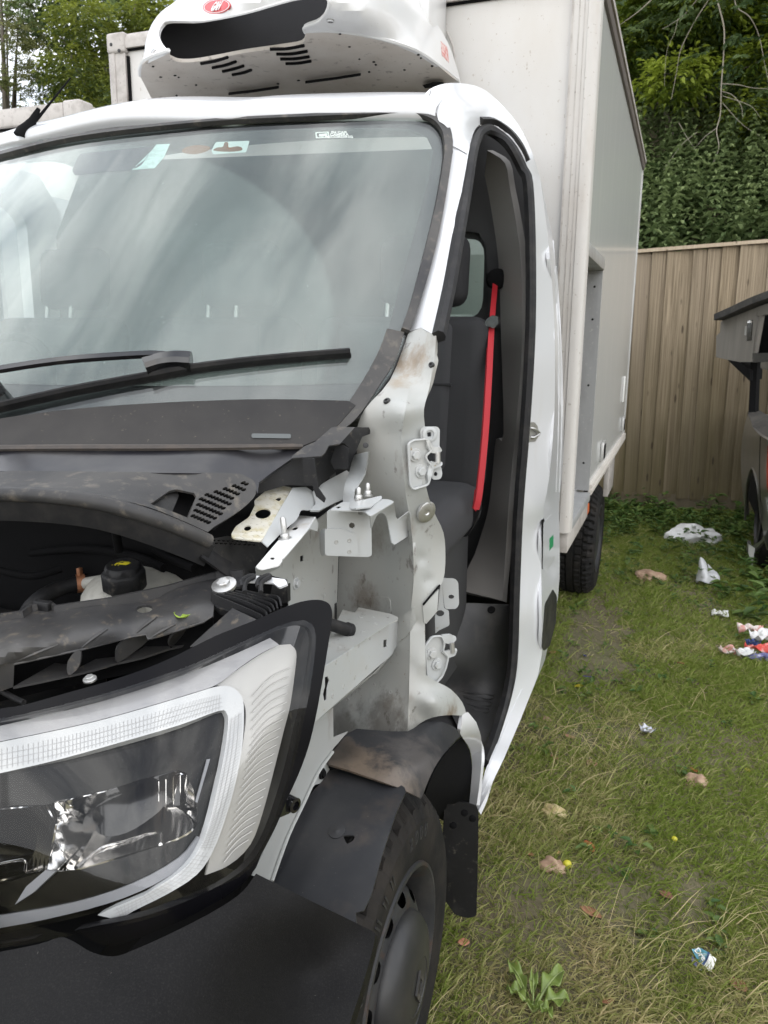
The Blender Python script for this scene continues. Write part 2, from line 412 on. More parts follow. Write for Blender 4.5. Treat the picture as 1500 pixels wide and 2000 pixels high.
M['zinc'] = pbr('zinc_fastener', (0.55, 0.55, 0.54), 0.38, metal=0.85, layers=[((0.2, 0.15, 0.1), 150, 0.58, 0.7, 0.5, I3)])
M['alu'] = pbr('aluminium', (0.52, 0.52, 0.51), 0.42, metal=0.55, layers=[((0.3, 0.28, 0.26), 14, 0.45, 0.7, 0.5, (1, 1, .3))])
M['rail'] = pbr('grey_corner_trim', (0.50, 0.47, 0.44), 0.5, layers=[((0.2, 0.17, 0.15), 14, 0.45, 0.72, 0.6, I3), ((0.12, 0.09, 0.07), 70, 0.62, 0.7, 0.6, I3)])
M['trim_grey'] = pbr('interior_grey_trim', (0.20, 0.19, 0.178), 0.6, bump=(400, 0.1))
M['cab_dark'] = pbr('interior_dark', (0.03, 0.03, 0.031), 0.7)
M['mat_rubber'] = pbr('floor_moulding', (0.045, 0.045, 0.046), 0.55, layers=[((0.13, 0.12, 0.11), 12, 0.5, 0.8, 0.5, I3)], bump=(500, 0.2, 2))
M['seat'] = pbr('seat_fabric', (0.035, 0.035, 0.038), 0.9, bump=(900, 0.4, 2))
M['seat_side'] = pbr('seat_side_fabric', (0.018, 0.018, 0.02), 0.85, bump=(900, 0.3, 2))
M['red_belt'] = pbr('red_webbing', (0.40, 0.010, 0.018), 0.65, bump=(1200, 0.3, 2))
M['green'] = pbr('green_sticker', (0.02, 0.25, 0.10), 0.4)
M['red'] = pbr('red_print', (0.55, 0.025, 0.03), 0.4)
M['red_faded'] = pbr('faded_red_print', (0.55, 0.2, 0.18), 0.5, layers=[((0.7, 0.66, 0.63), 90, 0.45, 0.6, 0.7, I3)])
M['print_white'] = pbr('white_print', (0.8, 0.8, 0.78), 0.5)
M['yellow'] = pbr('yellow_print', (0.75, 0.65, 0.03), 0.5)
M['copper'] = pbr('hose_clip', (0.42, 0.19, 0.10), 0.45, metal=0.4)
M['tank'] = pbr('milky_tank_plastic', (0.52, 0.51, 0.46), 0.38, layers=[((0.3, 0.28, 0.23), 40, 0.5, 0.7, 0.5, I3)], bump=(160, 0.25))
M['foil'] = pbr('rusty_brown', (0.2, 0.1, 0.05), 0.8)
def glassy(name, tint, f0, rough=0.0, dust=None, dust_col=(0.5, 0.5, 0.48)):
    """thin sheet of glass or clear plastic: tinted see-through, mirror by Fresnel, a film of dust"""
    m, t, o = new_mat(name)
    tr = N(t, 'ShaderNodeBsdfTransparent'); tr.inputs[0].default_value = (*tint, 1)
    gl = N(t, 'ShaderNodeBsdfGlossy'); gl.inputs['Roughness'].default_value = rough
    lw = N(t, 'ShaderNodeLayerWeight'); lw.inputs['Blend'].default_value = 0.5      # Schlick reflectance, the same from both sides of the sheet
    f = math_(t, 'ADD', math_(t, 'MULTIPLY', math_(t, 'POWER', lw.outputs['Facing'], 5.0), 1.0-f0), f0, True)
    mx = N(t, 'ShaderNodeMixShader'); t.links.new(f, mx.inputs[0]); t.links.new(tr.outputs[0], mx.inputs[1]); t.links.new(gl.outputs[0], mx.inputs[2])
    last = mx
    if dust is not None:
        df = N(t, 'ShaderNodeBsdfDiffuse'); df.inputs[0].default_value = (*dust_col, 1)
        d = dust(t) if callable(dust) else dust
        m2 = N(t, 'ShaderNodeMixShader')
        if isinstance(d, (int, float)): m2.inputs[0].default_value = d
        else: t.links.new(d, m2.inputs[0])
        t.links.new(mx.outputs[0], m2.inputs[1]); t.links.new(df.outputs[0], m2.inputs[2]); last = m2
    t.links.new(last.outputs[0], o.inputs[0]); return m
# ================================================================ the van
XC = -1.363; HUB = Vector((-0.385, 1.20, 0.345))
van = thing('refrigerated_van', (XC, 2.9, 0), 'white refrigerated box van with its bonnet, front wing and passenger door missing', 'van')

M['scuttle'] = pbr('scuttle_plastic', (0.022, 0.021, 0.021), 0.62, spec=0.3, layers=[((0.055, 0.051, 0.047), 4, 0.40, 0.75, 0.7, I3), ((0.16, 0.13, 0.10), 120, 0.66, 0.72, 0.5, I3)], bump=(500, 0.1, 2))
# ---- windscreen surface: raked and bowed across the cab
def ws_y(x, z): return 1.04+(z-1.33)*0.986+0.45*(x-XC)**2
WS = implicit(lambda p: p.y-ws_y(p.x, p.z), 0.7, 3.2)
def ws_off(d):
    n0 = Vector((0, -0.71, 0.70))
    return lambda px, py: WS(px, py)+n0*d
def xz_panel(name, outline, hole, off, mat, parent, thick=0.004, step=0.05):
    v2, F_ = tess(outline, [hole] if hole else [], step)
    V = [Vector((x, ws_y(x, z)-off*0.71, z+off*0.70)) for x, z in v2]; n = len(V)
    V += [v+Vector((0, thick*.71, -thick*.7)) for v in V]
    ed = {}
    for f in F_:
        for i in range(3): ed.setdefault(frozenset((f[i], f[(i+1) % 3])), []).append((f[i], f[(i+1) % 3]))
    F2 = list(F_)+[[i+n for i in reversed(f)] for f in F_]+[[e[0][1], e[0][0], e[0][0]+n, e[0][1]+n] for e in ed.values() if len(e) == 1]
    o = raw(name, V, F2, mat, parent)
    bm = bmesh.new(); bm.from_mesh(o.data); bmesh.ops.delete(bm, geom=[v for v in bm.verts if not v.link_faces], context='VERTS'); bmesh.ops.recalc_face_normals(bm, faces=bm.faces); bm.to_mesh(o.data); bm.free()
    return o
def half_to_full(px_pts):
    r = [WS(*p) for p in px_pts]; r = [(p.x, p.z) for p in r]
    return r+[(2*XC-x, z) for x, z in reversed(r)]
glass_half = [(330, 246), (500, 234), (650, 229), (800, 228), (845, 232), (868, 243), (880, 262), (884, 290), (862, 390), (832, 520), (798, 640), (762, 728), (715, 795), (650, 850), (615, 868), (450, 872), (240, 874)]
clear_half = ZD((560, 98), (850, 82), (1200, 76), (1330, 80), (1388, 105), (1408, 150), (1395, 240), (1352, 400), (1302, 580), (1260, 740), (1240, 840), (1215, 885), (1160, 908), (900, 914), (500, 916))
go = half_to_full(glass_half); gi = half_to_full(clear_half)
piv = [WS(*p) for p in ZD((600, 165), (900, 320), (1040, 500))]
(ax_, az_), (bx_, bz_), (cx_, cz_) = [(p.x, p.z*1.414) for p in piv]
_d = 2*(ax_*(bz_-cz_)+bx_*(cz_-az_)+cx_*(az_-bz_))
_ux = ((ax_**2+az_**2)*(bz_-cz_)+(bx_**2+bz_**2)*(cz_-az_)+(cx_**2+cz_**2)*(az_-bz_))/_d
_uz = ((ax_**2+az_**2)*(cx_-bx_)+(bx_**2+bz_**2)*(ax_-cx_)+(cx_**2+cz_**2)*(bx_-ax_))/_d
WR = math.hypot(ax_-_ux, az_-_uz)
def screen_dust(t):
    c = N(t, 'ShaderNodeTexCoord'); s = N(t, 'ShaderNodeSeparateXYZ'); t.links.new(c.outputs['Object'], s.inputs[0])
    dx = math_(t, 'SUBTRACT', s.outputs['X'], _ux); dz = math_(t, 'SUBTRACT', math_(t, 'MULTIPLY', s.outputs['Z'], 1.414), _uz)
    d = math_(t, 'SQRT', math_(t, 'ADD', math_(t, 'MULTIPLY', dx, dx), math_(t, 'MULTIPLY', dz, dz)))
    swept = ramp(t, math_(t, 'SUBTRACT', d, WR-0.5), [(0.49, 1.0), (0.503, 0.0)])
    nz_ = ramp(t, noise_node(t, coords(t, (1, 1, 1)), 5, 6), [(0.35, 0.06), (0.75, 0.14)])
    sp = ramp(t, noise_node(t, coords(t), 190, 2), [(0.70, 0.0), (0.74, 0.25)])
    return math_(t, 'ADD', math_(t, 'ADD', math_(t, 'MULTIPLY', swept, 0.09), nz_), sp)
M['windscreen'] = glassy('windscreen_glass', (0.885, 0.925, 0.91), 0.075, 0.003)
M['dust_film'] = glassy('dust_film_on_glass', (1.0, 1.0, 1.0), 0.0, 0.3, screen_dust, (0.50, 0.535, 0.52))
M['frit'] = pbr('black_frit', (0.02, 0.02, 0.022), 0.35)
ws = xz_panel('windscreen', go, None, 0.0, M['windscreen'], van, 0.005)
xz_panel('dust_film', gi, None, -0.0058, M['dust_film'], ws, 0.0002)
xz_panel('frit_band', go, gi, -0.0075, M['frit'], ws, 0.0015)
# stickers and camera bracket on the inside of the glass
sheet = ws_off(-0.0053)
M['sticker'] = pbr('pale_sticker', (0.55, 0.72, 0.70), 0.5, layers=[((0.30, 0.42, 0.4), 60, 0.45, 0.6, 0.5, I3)])
M['mirror_dark'] = pbr('mirror_back', (0.06, 0.06, 0.07), 0.4)
panel('mirror_backing', rnd(ZD((230, 215), (255, 160), (500, 135), (455, 200), (420, 215), (320, 222), (240, 232)), 8), sheet, M['mirror_dark'], ws, step=14, thick=.0002)
panel('sticker', ZD((425, 213), (490, 150), (505, 130), (550, 128), (530, 172), (500, 207)), sheet, M['sticker'], ws, thick=.0002, step=14, label='pale green tax sticker on the windscreen')
M['print_faint'] = pbr('pale_print_on_glass', (0.62, 0.70, 0.68), 0.6)
panel('sticker', rnd(ZD((685, 150), (700, 122), (810, 118), (798, 156), (690, 162)), 3), sheet, M['print_faint'], ws, thick=.0002, step=14)
panel('sticker_scrap', sm(ZD((590, 155), (600, 140), (640, 132), (680, 138), (670, 152), (630, 162)), 4, True), ws_off(-0.00525), M['foil'], ws, thick=.0002, step=10)
panel('sticker_scrap', sm(ZD((692, 150), (705, 140), (722, 138), (728, 124), (740, 124), (742, 140), (768, 136), (784, 140), (782, 150), (740, 154)), 3, True), ws_off(-0.00515), M['foil'], ws, thick=.0002, step=10)
def frame_px(outer, inner, nm, surf, mat, par): panel(nm, outer, surf, mat, par, holes=[inner], step=10, thick=.0002)
frame_px(rnd(ZD((1024, 90), (1068, 88), (1068, 108), (1026, 110)), 2), rnd(ZD((1028, 93), (1064, 91), (1064, 105), (1030, 107)), 2), 'sticker', sheet, M['print_white'], ws)
panel('sticker', rnd(ZD((1036, 96), (1052, 95), (1062, 93), (1062, 103), (1052, 102), (1050, 105), (1036, 104)), 1), sheet, M['print_white'], ws, thick=.0002, step=6)
for i, s in enumerate(('IN CAR', 'CAMERA', 'RECORDING')):
    c_ = sheet(*ZD((1102, 91+i*7.5))[0]); a_ = sheet(*ZD((1130, 91+i*7.5))[0])
    text_obj('lettering', s, basis(c_, a_-c_, Vector((0, .7, .7))), 0.0115, M['print_white'], ws, bold=0.0003)

# ---- pillar trim down the side of the glass
panel('windscreen_trim', sm(ZD((-60, 190), (0, 172), (200, 125), (400, 95), (700, 66), (1000, 50), (1200, 41), (1330, 34), (1400, 39), (1440, 60), (1468, 95), (1477, 150), (1470, 220), (1440, 400), (1402, 560), (1362, 690), (1338, 755)), 4)+ZD((1312, 746))+sm(ZD((1345, 650), (1385, 500), (1425, 330), (1447, 200), (1450, 145), (1440, 100), (1412, 68), (1370, 52), (1330, 47), (1200, 51), (1000, 59), (700, 74), (400, 104), (200, 134), (0, 183), (-60, 201)), 4), ws_off(0.011), M['black_dusty'], van, thick=0.013, step=11)
# cheek of body-coloured ditch where the trim ends and the bare pillar begins
panel('screen_edge_seal', sm(ZD((1318, 752), (1290, 840), (1240, 920), (1180, 1010), (1130, 1060), (1085, 1075)), 4)+sm(ZD((1040, 1100), (1100, 1030), (1150, 960), (1200, 880), (1240, 800), (1262, 740)), 4), ws_off(0.004), M['black_dusty'], van, thick=0.004, step=18)

SCU = ws_off(0.006)
panel('scuttle_panel', sm(ZE((-60, 312), (0, 296), (250, 262), (500, 240), (800, 224), (1100, 216), (1420, 222)), 3)+ZE((1450, 240), (1380, 320), (1300, 380), (1240, 404), (600, 404), (-60, 402)), SCU, M['scuttle'], van, thick=.008, step=20)
# ---- wiper
wip = bpy.data.objects.new('windscreen_wiper', None); col.objects.link(wip); wip.parent = van; wip.matrix_parent_inverse = world_of(van).inverted()
def wpt(q, h): return WS(*q)+Vector((0, -0.71, 0.70))*h
bl = [wpt(q, 0.016) for q in ZE((-60, 268), (10, 255), (300, 190), (620, 131), (800, 98), (1100, 62), (1432, 34))]
sweep('wiper_blade', bl, [(-0.0045, -0.008), (0.0045, -0.008), (0.0055, 0.000), (0.002, 0.006), (-0.002, 0.006), (-0.0055, 0.000)], (0, -0.71, 0.7), M['rubber'], wip)
sweep('wiper_rubber', [p+Vector((0, .71, -.7))*0.010 for p in bl], [(-0.003, -0.007), (0.003, -0.007), (0.003, 0.002), (-0.003, 0.002)], (0, -0.71, 0.7), M['rubber'], wip)
am = [wpt(q, h) for q, h in zip(ZE((-80, 190), (0, 172), (300, 118), (600, 78), (700, 72)), (0.05, 0.05, 0.045, 0.034, 0.03))]
sweep('wiper_arm', am, [(-0.007, -0.004), (0.007, -0.004), (0.006, 0.004), (-0.006, 0.004)], (0, -0.71, 0.7), M['gloss_black'], wip)
cn = [wpt(q, 0.024) for q in ZE((615, 112), (680, 92), (740, 84), (800, 86))]
sweep('wiper_joint', cn, [(-0.016, -0.016), (0.016, -0.014), (0.014, 0.008), (0.006, 0.014), (-0.010, 0.014), (-0.017, 0.004)], (0, -0.71, 0.7), M['gloss_black'], wip)
lathe('wiper_spindle', wpt(ZE((-10, 160))[0], 0.03), (0, -.6, .8), [(0.001, 0.03), (0.012, 0.026), (0.014, 0), (0.014, -0.04)], M['gloss_black'], wip, 16)

# ---- cowl
CWU = tps([(-60, 875, 'y', 1.07), (0, 875, 'y', 1.06), (300, 874, 'y', 1.115), (600, 868, 'y', 1.30), (-60, 920, 'y', 0.99), (0, 920, 'y', 0.985), (300, 925, 'y', 1.04), (500, 930, 'y', 1.17), (450, 872, 'y', 1.19)])
panel('cowl_trim', [(-60, 876), (290, 876), (590, 876)]+ZE((1200, 440), (1100, 510), (1055, 545), (1048, 590), (1030, 545), (1000, 522), (930, 510))+[(-60, 920)], CWU, M['gloss_black'] if False else pbr('cowl_black', (0.014, 0.014, 0.018), 0.32, layers=[((0.10, 0.095, 0.085), 6, 0.45, 0.8, 0.5, I3)]), van, thick=0.006)
sweep('cowl_seal', [CWU(*q)+Vector((0, -.004, .006)) for q in ((-60, 880), (0, 880), (150, 879), (300, 879), (450, 878), (592, 876))], [(-0.006, -0.004), (0.006, -0.004), (0.006, 0.001), (0, 0.003), (-0.006, 0.001)], (0, -0.5, 0.8), pbr('brown_dusty_seal', (0.05, 0.043, 0.038), 0.7, layers=[((0.09, 0.07, 0.055), 30, .45, .7, .6, I3)]), van)
panel('vin_slot', rnd(ZE((1030, 358), (1190, 360), (1190, 378), (1030, 376)), 5), ws_off(0.008), pbr('pale_slot', (0.09, 0.10, 0.10), 0.4), ws, thick=0.0006, step=12)
CWL = tps([(-60, 921, 'y', 0.99), (0, 921, 'y', 0.985), (300, 926, 'y', 1.04), (450, 925, 'y', 1.12), (500, 945, 'y', 1.145), (498, 965, 'y', 1.13), (450, 1010, 'y', 1.07), (410, 1035, 'y', 1.03), (-60, 955, 'y', 0.905), (0, 955, 'y', 0.90), (200, 965, 'y', 0.925), (300, 992, 'y', 0.95)])
slots = []
reg = ZE((768, 688), (822, 600), (1000, 543), (1016, 552), (866, 714), (830, 710))
for i in range(-2, 10):
    for j in range(-2, 12):
        x, y = 800+i*19.5-j*2+(0), 622-i*6.5+j*14.5
        x += (j % 2)*6+i*0.0
        x, y = 818+i*37+(18 if j % 2 else 0)-j*5.5, 613-i*12-(6 if j % 2 else 0)+j*11.5
        if inside(x, y, [(a*1.0, b*1.0) for a, b in [((p[0])*2.0833, (p[1]-680)*2.0833) for p in reg]]):
            slots.append([(q[0]/2.0833, 680+q[1]/2.0833) for q in ell(x, y, 11.5, 6.2, 8, -0.3)])
recess = ZE((612, 634), (650, 607), (690, 580), (720, 574), (790, 590), (798, 604), (764, 690), (690, 660))
panel('cowl_panel', sm(ZE((-100, 498), (500, 503), (930, 508), (1000, 522), (1036, 545), (1043, 590), (1000, 640), (930, 690), (872, 726)), 3)+sm(ZE((845, 748), (750, 705), (600, 645), (400, 600), (200, 575), (-100, 560)), 3), CWL, M['black_dusty'], van, holes=slots+[recess], thick=0.004, step=16)
CWD = lambda px, py: CWL(px, py)+ray(px, py)*0.05
panel('cowl_well', ZE((560, 650), (680, 555), (1030, 530), (1043, 590), (870, 740), (760, 715)), CWD, M['matt_black'], van, thick=0.003, step=24)
panel('cowl_recess_wall', ZE((612, 634), (690, 580), (720, 574), (728, 600), (700, 668)), lambda px, py: CWL(px, py)+ray(px, py)*0.018, M['black'], van, thick=0.003, step=14)
spts = [P(*q, 'y', y) for q, y in zip(ZE((-100, 592), (0, 592), (200, 601), (400, 628), (600, 684), (750, 742), (848, 786)), (0.865, 0.86, 0.87, 0.89, 0.93, 0.98, 1.02))]
tube('bonnet_seal', spts, 0.0115, M['black_dusty'], van, 14)
sweep('bonnet_seal_flange', [p+Vector((0, 0.003, -0.018)) for p in spts], [(-0.003, -0.024), (0.003, -0.024), (0.004, 0.012), (-0.004, 0.012)], (0, -0.3, 0.95), M['rubber'], van)
# end of the cowl under the hinge bracket, with its own slots
CWE = tps([(408, 1050, 'y', 1.05), (460, 1045, 'y', 1.13), (520, 1060, 'y', 1.2), (500, 1105, 'y', 1.14), (440, 1100, 'y', 1.07)])
sl2 = []
for r_ in range(2):
    for k in range(9):
        x, y = 872+k*19+r_*9, 782-k*0.5+r_*12+k*1.2
        sl2.append([(q[0]/2.0833, 680+q[1]/2.0833) for q in ell(x, y, 7.5, 3.6, 6, 0.1)])
panel('cowl_end', ZE((848, 778), (925, 764), (1040, 778), (1098, 800), (1060, 870), (1035, 915), (1000, 900), (960, 880), (905, 850), (850, 815)), CWE, M['black'], van, holes=sl2, thick=0.003, step=12)
panel('cowl_end_lip', ZE((835, 800), (905, 850), (960, 880), (1010, 905), (1030, 925), (930, 930), (890, 900), (820, 850)), tps([(400, 1065, 'y', 1.03), (490, 1120, 'y', 1.1), (430, 1120, 'y', 1.03), (395, 1090, 'y', 1.0)]), M['rubber'], van, thick=0.004, step=14)
# ---- bare door post and bulkhead side, stripped of its wing
post_anch = [(800, 648, WS(800, 648)), (850, 655, 'x', -.455), (762, 742, WS(762, 742)), (846, 720, 'x', -.45), (712, 800, WS(712, 800)), (832, 780, 'x', -.447), (775, 790, 'y', 1.37), (805, 740, 'x', -.475),
  (750, 850, 'y', 1.385), (826, 825, 'x', -.447), (690, 960, 'y', 1.43), (740, 960, 'y', 1.41), (790, 960, 'y', 1.395), (832, 950, 'x', -.43),
  (655, 1050, 'y', 1.475), (720, 1050, 'y', 1.465), (800, 1050, 'y', 1.425), (868, 1060, 'x', -.415), (655, 1130, 'y', 1.475), (720, 1130, 'y', 1.465), (810, 1130, 'y', 1.43), (868, 1125, 'x', -.412),
  (720, 1195, 'y', 1.47), (800, 1200, 'y', 1.435), (835, 1190, 'x', -.432), (655, 1300, 'y', 1.44), (740, 1300, 'y', 1.43), (800, 1300, 'y', 1.41), (832, 1300, 'x', -.427),
  (650, 1440, 'y', 1.38), (740, 1435, 'y', 1.365), (792, 1430, 'y', 1.36), (850, 1345, 'x', -.412), (905, 1375, 'x', -.375), (912, 1398, 'x', -.368), (830, 1407, 'x', -.425), (870, 1397, 'x', -.39), (845, 1370, 'x', -.405), (815, 1395, 'x', -.437)]
PST = tps(post_anch)
def dimples(lst):
    def f(p, v):
        for cx, cy, r, d in lst:
            q = math.hypot(p[0]-cx, (p[1]-cy)*0.75)
            if q < r: v = v-ray(*p).normalized()*(-d*(1-(q/r)**2))
        return v
    return f
post_out = sm([(800, 648), (822, 640), (852, 655), (848, 700), (838, 760), (828, 800), (830, 840), (828, 890), (832, 950), (848, 1000), (866, 1040), (870, 1085), (866, 1132), (850, 1155), (833, 1182), (830, 1225), (832, 1318)], 3)+sm([(850, 1330), (880, 1346), (903, 1372), (912, 1399)], 3)+sm([(905, 1398), (870, 1397), (832, 1406), (795, 1432), (760, 1438), (700, 1430), (652, 1441)], 3)+sm([(648, 1400), (655, 1320), (658, 1190), (655, 1050), (688, 960), (698, 900), (695, 850), (712, 800), (762, 742), (798, 650)], 3)
ent = pbr('inner_wing_paint', (0.375, 0.385, 0.37), 0.42, coat=0.15, layers=[((0.42, 0.40, 0.36), 6, 0.42, 0.72, 0.6, (1, 1, .3)), ((0.16, 0.12, 0.085), 11, 0.60, 0.72, 0.6, (1, 1, .6)), ((0.07, 0.05, 0.04), 40, 0.63, 0.70, 0.55, (1, 1, .6)), ((0.2, 0.13, 0.08), 130, 0.69, 0.73, 0.8, I3)], bump=(60, 0.08),
    spots=[(PST(793, 700), .05, (.24, .18, .12), .8), (PST(780, 735), .035, (.30, .24, .17), .7), (PST(745, 1412), .075, (.05, .04, .03), .6), (PST(670, 1425), .05, (.09, .08, .065), .45), (PST(720, 1175), .05, (.15, .12, .09), .6), (PST(700, 1040), .06, (.16, .14, .11), .5), (PST(812, 900), .035, (.16, .13, .1), .6), (PST(880, 1392), .04, (.14, .09, .05), .7), (PST(690, 900), .04, (.13, .10, .08), .6)])
CRL = [(826, 690), (806, 740), (792, 800), (784, 850), (786, 900), (792, 960), (800, 1010), (806, 1060), (808, 1130), (802, 1200), (800, 1300), (798, 1380), (796, 1431)]
crest = dict(zip(CRL, (None, None, 1.362, 1.370, 1.375, 1.382, 1.397, 1.406, 1.410, 1.414, 1.396, 1.374, 1.358)))
cr_an = [(p[0], p[1], 'y', y) for p, y in crest.items() if y]
left_an = [a for a in post_anch if a[0] < np.interp(a[1], [c[1] for c in CRL], [c[0] for c in CRL])-4]
right_an = [a for a in post_anch if a[0] > np.interp(a[1], [c[1] for c in CRL], [c[0] for c in CRL])+4]
PSL = tps(left_an+cr_an+[(826, 690, 'x', -.478), (806, 740, 'x', -.49)]); PRR = tps(right_an+cr_an+[(826, 690, 'x', -.478), (806, 740, 'x', -.49)])
def PST(px, py): return PSL(px, py) if px < np.interp(py, [c[1] for c in CRL], [c[0] for c in CRL]) else PRR(px, py)
crs = sm(CRL, 3)
right_edge = sm([(852, 655), (848, 700), (838, 760), (828, 800), (830, 840), (828, 890), (832, 950), (848, 1000), (866, 1040), (870, 1085), (866, 1132), (850, 1155), (833, 1182), (830, 1225), (832, 1318)], 3)+sm([(850, 1330), (880, 1346), (903, 1372), (912, 1399)], 3)+sm([(905, 1398), (870, 1397), (832, 1406), (797, 1431)], 3)
left_edge = sm([(794, 1432), (760, 1438), (700, 1430), (652, 1441)], 3)+sm([(648, 1400), (655, 1320), (658, 1190), (655, 1050), (688, 960), (698, 900), (695, 850), (712, 800), (762, 742), (798, 650)], 3)+[(822, 640), (835, 648)]
dm = dimples([(735, 870, 25, -0.003), (770, 830, 26, 0.003), (690, 1240, 14, .004), (700, 1385, 18, .004)])
panel('door_post', crs+left_edge, PSL, ent, van, thick=0.006, step=10, disp=dm)
panel('door_post_face', crs[::-1][0:]+[(835, 648)]+right_edge if False else [(835, 648)]+right_edge+crs[::-1], PRR, ent, van, thick=0.012, step=8, disp=dimples([(822, 1090, 12, .006), (836, 1134, 11, .006), (815, 1216, 10, .005), (838, 705, 10, .004)]))
PSR = lambda px, py: PST(px, py)-ray(px, py).normalized()*0.003
PS5 = lambda px, py: PST(px, py)-ray(px, py).normalized()*0.006
post = bpy.data.objects['door_post']
panel('weld_plate', rnd(ZA((1015, 628), (1092, 592), (1102, 718), (1030, 762), (1010, 745)), 8), PSR, ent, post, thick=0.003, step=12)
panel('weld_plate', rnd(ZA((1020, 1172), (1118, 1102), (1126, 1176), (1075, 1262), (1018, 1302)), 6), PSR, ent, post, thick=0.003, step=12)
panel('weld_plate', rnd(ZA((812, 1052), (985, 1054), (990, 1144), (815, 1112)), 10), PSR, ent, post, thick=0.003, step=12)
panel('weld_plate', ZA((1160, 1100), (1172, 1088), (1228, 1030), (1246, 1012), (1238, 1130), (1180, 1196), (1168, 1190)), PSR, ent, post, thick=0.003, step=12)
# nuts and plugs pressed into the post
for q, r_ in (((756, 784), 0.007), ((843, 713), 0.006)):
    a, n = nrm(PST, *q); lathe('clip_nut', a, n, [(r_, -0.002), (r_, 0.002), (r_*0.85, 0.004), (r_*0.45, 0.004), (r_*0.4, 0.0), (0.0001, 0.0)], M['hubcap'], post, 18)
a, n = nrm(PST, *ZA((1178, 598))[0]); n = (n+Vector((0.9, -0.2, 0))).normalized()
lathe('blanking_plug', a+n*0.002, n, [(0.0215, -0.004), (0.0215, 0.0015), (0.019, 0.003), (0.006, 0.0022), (0.004, 0.0004), (0.0001, 0.0004)], M['zinc'], post, 26)
panel('seam_sealer', ZA((708, 838), (714, 838), (706, 1080), (698, 1082)), PSR, M['matt_black'], post, thick=0.001, step=20)
panel('seam_sealer', ZA((1160, 1090), (1250, 985), (1256, 992), (1166, 1100)), PS5, M['matt_black'], post, thick=0.001, step=20)

# ---- upper rail running forward behind the headlight
rail_s = XP(-0.495); rail_t = ZP(1.0)
panel('wing_rail_top', ZA((600, 1420), (650, 1290), (700, 1190), (735, 1120), (800, 1135), (820, 1108), (990, 1142), (1030, 1160), (1026, 1176), (990, 1190), (640, 1422)), rail_t, ent, van, thick=0.0018, step=18)
sq = ZA((952, 1283), (970, 1278), (969, 1318), (951, 1322))
key = ZA((640, 1480), (655, 1475), (664, 1500), (654, 1540), (650, 1600), (636, 1608), (630, 1570), (640, 1530))
panel('wing_rail_side', ZA((560, 1475), (640, 1421), (990, 1190), (1029, 1176), (1030, 1300), (1012, 1330), (1000, 1356), (880, 1462), (760, 1566), (600, 1708), (540, 1750)), rail_s, M['apron_lt'], van, holes=[sq, key], thick=0.0018, step=20)
panel('wing_rail_lower', ZA((600, 1708), (760, 1566), (900, 1462), (1000, 1356), (1000, 1445), (900, 1465)), plane3((620, 1406, 'x', -.497), (766, 1277, 'x', -.497), (730, 1320, 'x', -.53)), ent, van, thick=0.0015, step=20)
# flat inner panel beside the engine bay
INP = XP(-0.62)
sqh = ZA((508, 836), (526, 830), (526, 862), (508, 866))
panel('inner_wing', ZA((275, 935), (290, 900), (420, 850), (530, 720), (600, 640), (665, 590), (700, 560), (712, 840), (705, 1080), (690, 1090), (690, 1330), (560, 1330), (450, 1150), (445, 1000), (440, 960), (340, 935)), INP, ent, van, holes=[sqh], thick=0.0018, step=22, disp=dimples([(575, 1075, 20, -.01), (590, 1090, 20, -.006)]))
bolt(INP(*ZA((485, 980))[0]), (1, 0, 0), 0.008, M['apron_lt'], van)
# flange along the top of the inner panel
FLZ = plane3((500, 1108, 'z', 1.195), (580, 1012, 'z', 1.205), (618, 1014, 'z', 1.208))
slot = rnd(ZA((456, 694), (476, 676), (502, 678), (486, 698)), 5)
panel('wing_flange', rnd(ZA((270, 893), (486, 640), (500, 618), (590, 626), (596, 650), (545, 700), (420, 845), (396, 882), (300, 905)), 4), FLZ, pbr('flange_paint', (0.72, 0.72, 0.71), 0.4, layers=[((0.5, 0.45, 0.36), 24, .5, .7, .5, I3)]), van, holes=[slot, ell(*ZA((360, 846))[0], 5, 3.2, 8)], thick=0.002, step=14)
panel('wing_flange_lip', ZA((271, 895), (300, 906), (396, 884), (420, 848), (418, 858), (398, 898), (330, 930), (275, 938)), plane3((500, 1109, 'z', 1.193), (545, 1104, 'z', 1.19), (520, 1120, 'z', 1.178)), M['apron_lt'], van, thick=0.0015, step=14)
panel('wing_flange_lip', ZA((590, 626), (606, 662), (600, 704), (560, 690), (548, 698)), XP(-0.56), M['apron_lt'], van, thick=0.0015, step=14)
def stud(c, n, r, hgt, mat, par, nm='stud'):
    return lathe(nm, c, n, [(r*2.2, -0.001), (r*2.2, 0.0015), (r*1.55, 0.0017), (r*1.55, 0.008), (r*1.35, 0.0095), (r, 0.0097), (r, hgt), (r*.6, hgt+0.003), (0.0001, hgt+0.004)], mat, par, 12)
a, n = nrm(FLZ, *ZA((428, 742))[0]); stud(a, n, 0.005, 0.034, M['zinc'], van)

